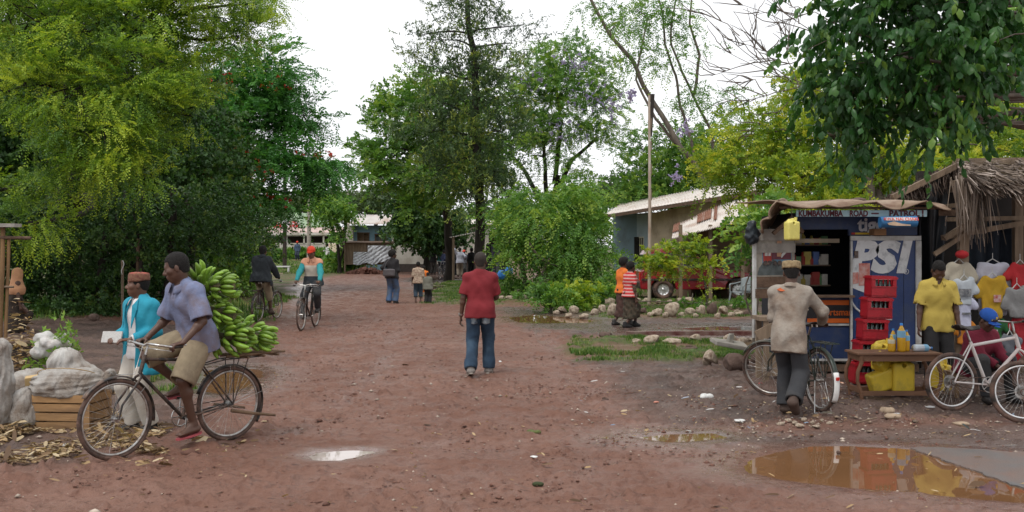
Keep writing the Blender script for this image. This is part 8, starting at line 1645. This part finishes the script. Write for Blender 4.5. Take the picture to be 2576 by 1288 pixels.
husks('maize_husks', 'trampled dry maize husks and stalks on the mud below the crate', [((-160, 420, 1085, 1175, .05), .62), ((240, 340, 985, 1085, .06), .16), ((330, 420, 1060, 1140, .01), .06), ((-60, 90, 1085, 1110, .10), .08), ((420, 640, 1100, 1140, .0), .015)], 6500, .065, HUSK)
husks('dry_leaves', 'pile of dry pale husks between the tall sack and the platform', [((22, 85, 915, 975, .9), 1)], 700, .10, HUSK)
husks('dry_litter', 'thin scatter of straw and leaf bits over the road and verge', [((0, 2576, 870, 1288, .004), .5), ((300, 700, 820, 1000, .004), .12), ((1500, 2576, 900, 1110, .01), .38)], 1700, .045, HUSK)
husks('pale_litter', 'scatter of pale paper and plastic scraps on the mud before the kiosk', [((1450, 2576, 915, 1090, .01), 1)], 220, .05, leafmat('paper_scrap', [(0, (.55, .55, .55)), (.7, (.40, .38, .36)), (.9, (.2, .3, .45)), (1, (.5, .1, .08))], .1, .7))
def scrap(dx, dy, w, label, mat, h=.35, name='plastic_scrap', cat='scrap', sd=1):
    Y = rowY(dy); W2 = sz(w, Y)/2; b = Blob(); rs = random.Random(sd)
    for i in range(4): b.ell((rs.uniform(-.5, .5)*W2, rs.uniform(-.3, .3)*W2, W2*h*.3), (W2*rs.uniform(.35, .6), W2*rs.uniform(.3, .5), W2*h*rs.uniform(.5, 1)), k=W2*.15)
    o = b.mesh(name, max(W2/14, .004), mat, wr=W2*.04, wf=2/W2, wseed=sd); o.location = (G(dx, Y)[0], Y, .008); return tag(o, label, cat)
PW_ = M('white_plastic', (.62, .62, .60), r=.4, var=.1)
scrap(1777, 1002, 36, 'crumpled clear white plastic bag on the mud left of the bicycle', PW_, .5, 'plastic_bag', 'bag', 3); scrap(1650, 1014, 18, 'pink wrapper on the mud in the middle', M('pink_wrapper', (.6, .25, .18), r=.5), .3, sd=4); scrap(1257, 912, 12, 'white peel lying right of the feet of the man in red', PW_, .5, 'peel', 'peel', 5); scrap(1343, 1152, 28, 'flat white scrap on the road below the centre', PW_, .16, sd=6)
scrap(1865, 1060, 40, 'flat white paper left of the pale stone scatter', PW_, .12, 'paper_scrap', 'scrap', 7); scrap(1487, 888, 40, 'white plastic lying in the near grass patch', PW_, .3, sd=8); scrap(1915, 968, 14, 'small red packet inside the front wheel of the tan shirted man', M('red_wrapper', (.5, .04, .04), r=.5), .5, 'packet', 'packet', 9); scrap(2118, 967, 18, 'orange and white packet near the kickstand', M('orange_wrapper', (.7, .25, .1), r=.5, c2=(.7, .6, .5), scale=20), .4, 'packet', 'packet', 10)
scrap(2238, 1038, 44, 'tan crumpled paper below the wooden table', M('tan_paper', (.36, .27, .19), r=.9, var=.2), .45, 'paper_lump', 'paper', 11); scrap(2240, 1068-16, 50, 'second tan paper lump nearer the puddle', M('tan_paper', (.36, .27, .19)), .35, 'paper_lump', 'paper', 12); scrap(2420, 1068, 60, 'flat dry bark strip on the ground beyond the tarmac', M('tan_paper', (.36, .27, .19)), .12, 'bark_strip', 'bark', 13)
scrap(165, 1125, 24, 'small clear plastic scrap among the maize husks', PW_, .5, sd=14); scrap(1343, 1090, 36, 'tuft of uprooted grass on the road below the man in red', M('tuft_green', (.10, .12, .04), r=.9), .3, 'grass_tuft', 'grass', 15); scrap(1350, 1222, 34, 'dark clump of weed on the road near the bottom edge', M('weed_dark', (.04, .05, .02), r=.9), .4, 'weed_clump', 'weed', 16)
m = MB(); m.tube(wob_line(at(2150, 1068), at(2205, 1056), 6, .05), .008, 6); o = m.build('stick', WOOD); o.location.z = .02; tag(o, 'thin pale stick on the ground left of the table', 'stick')
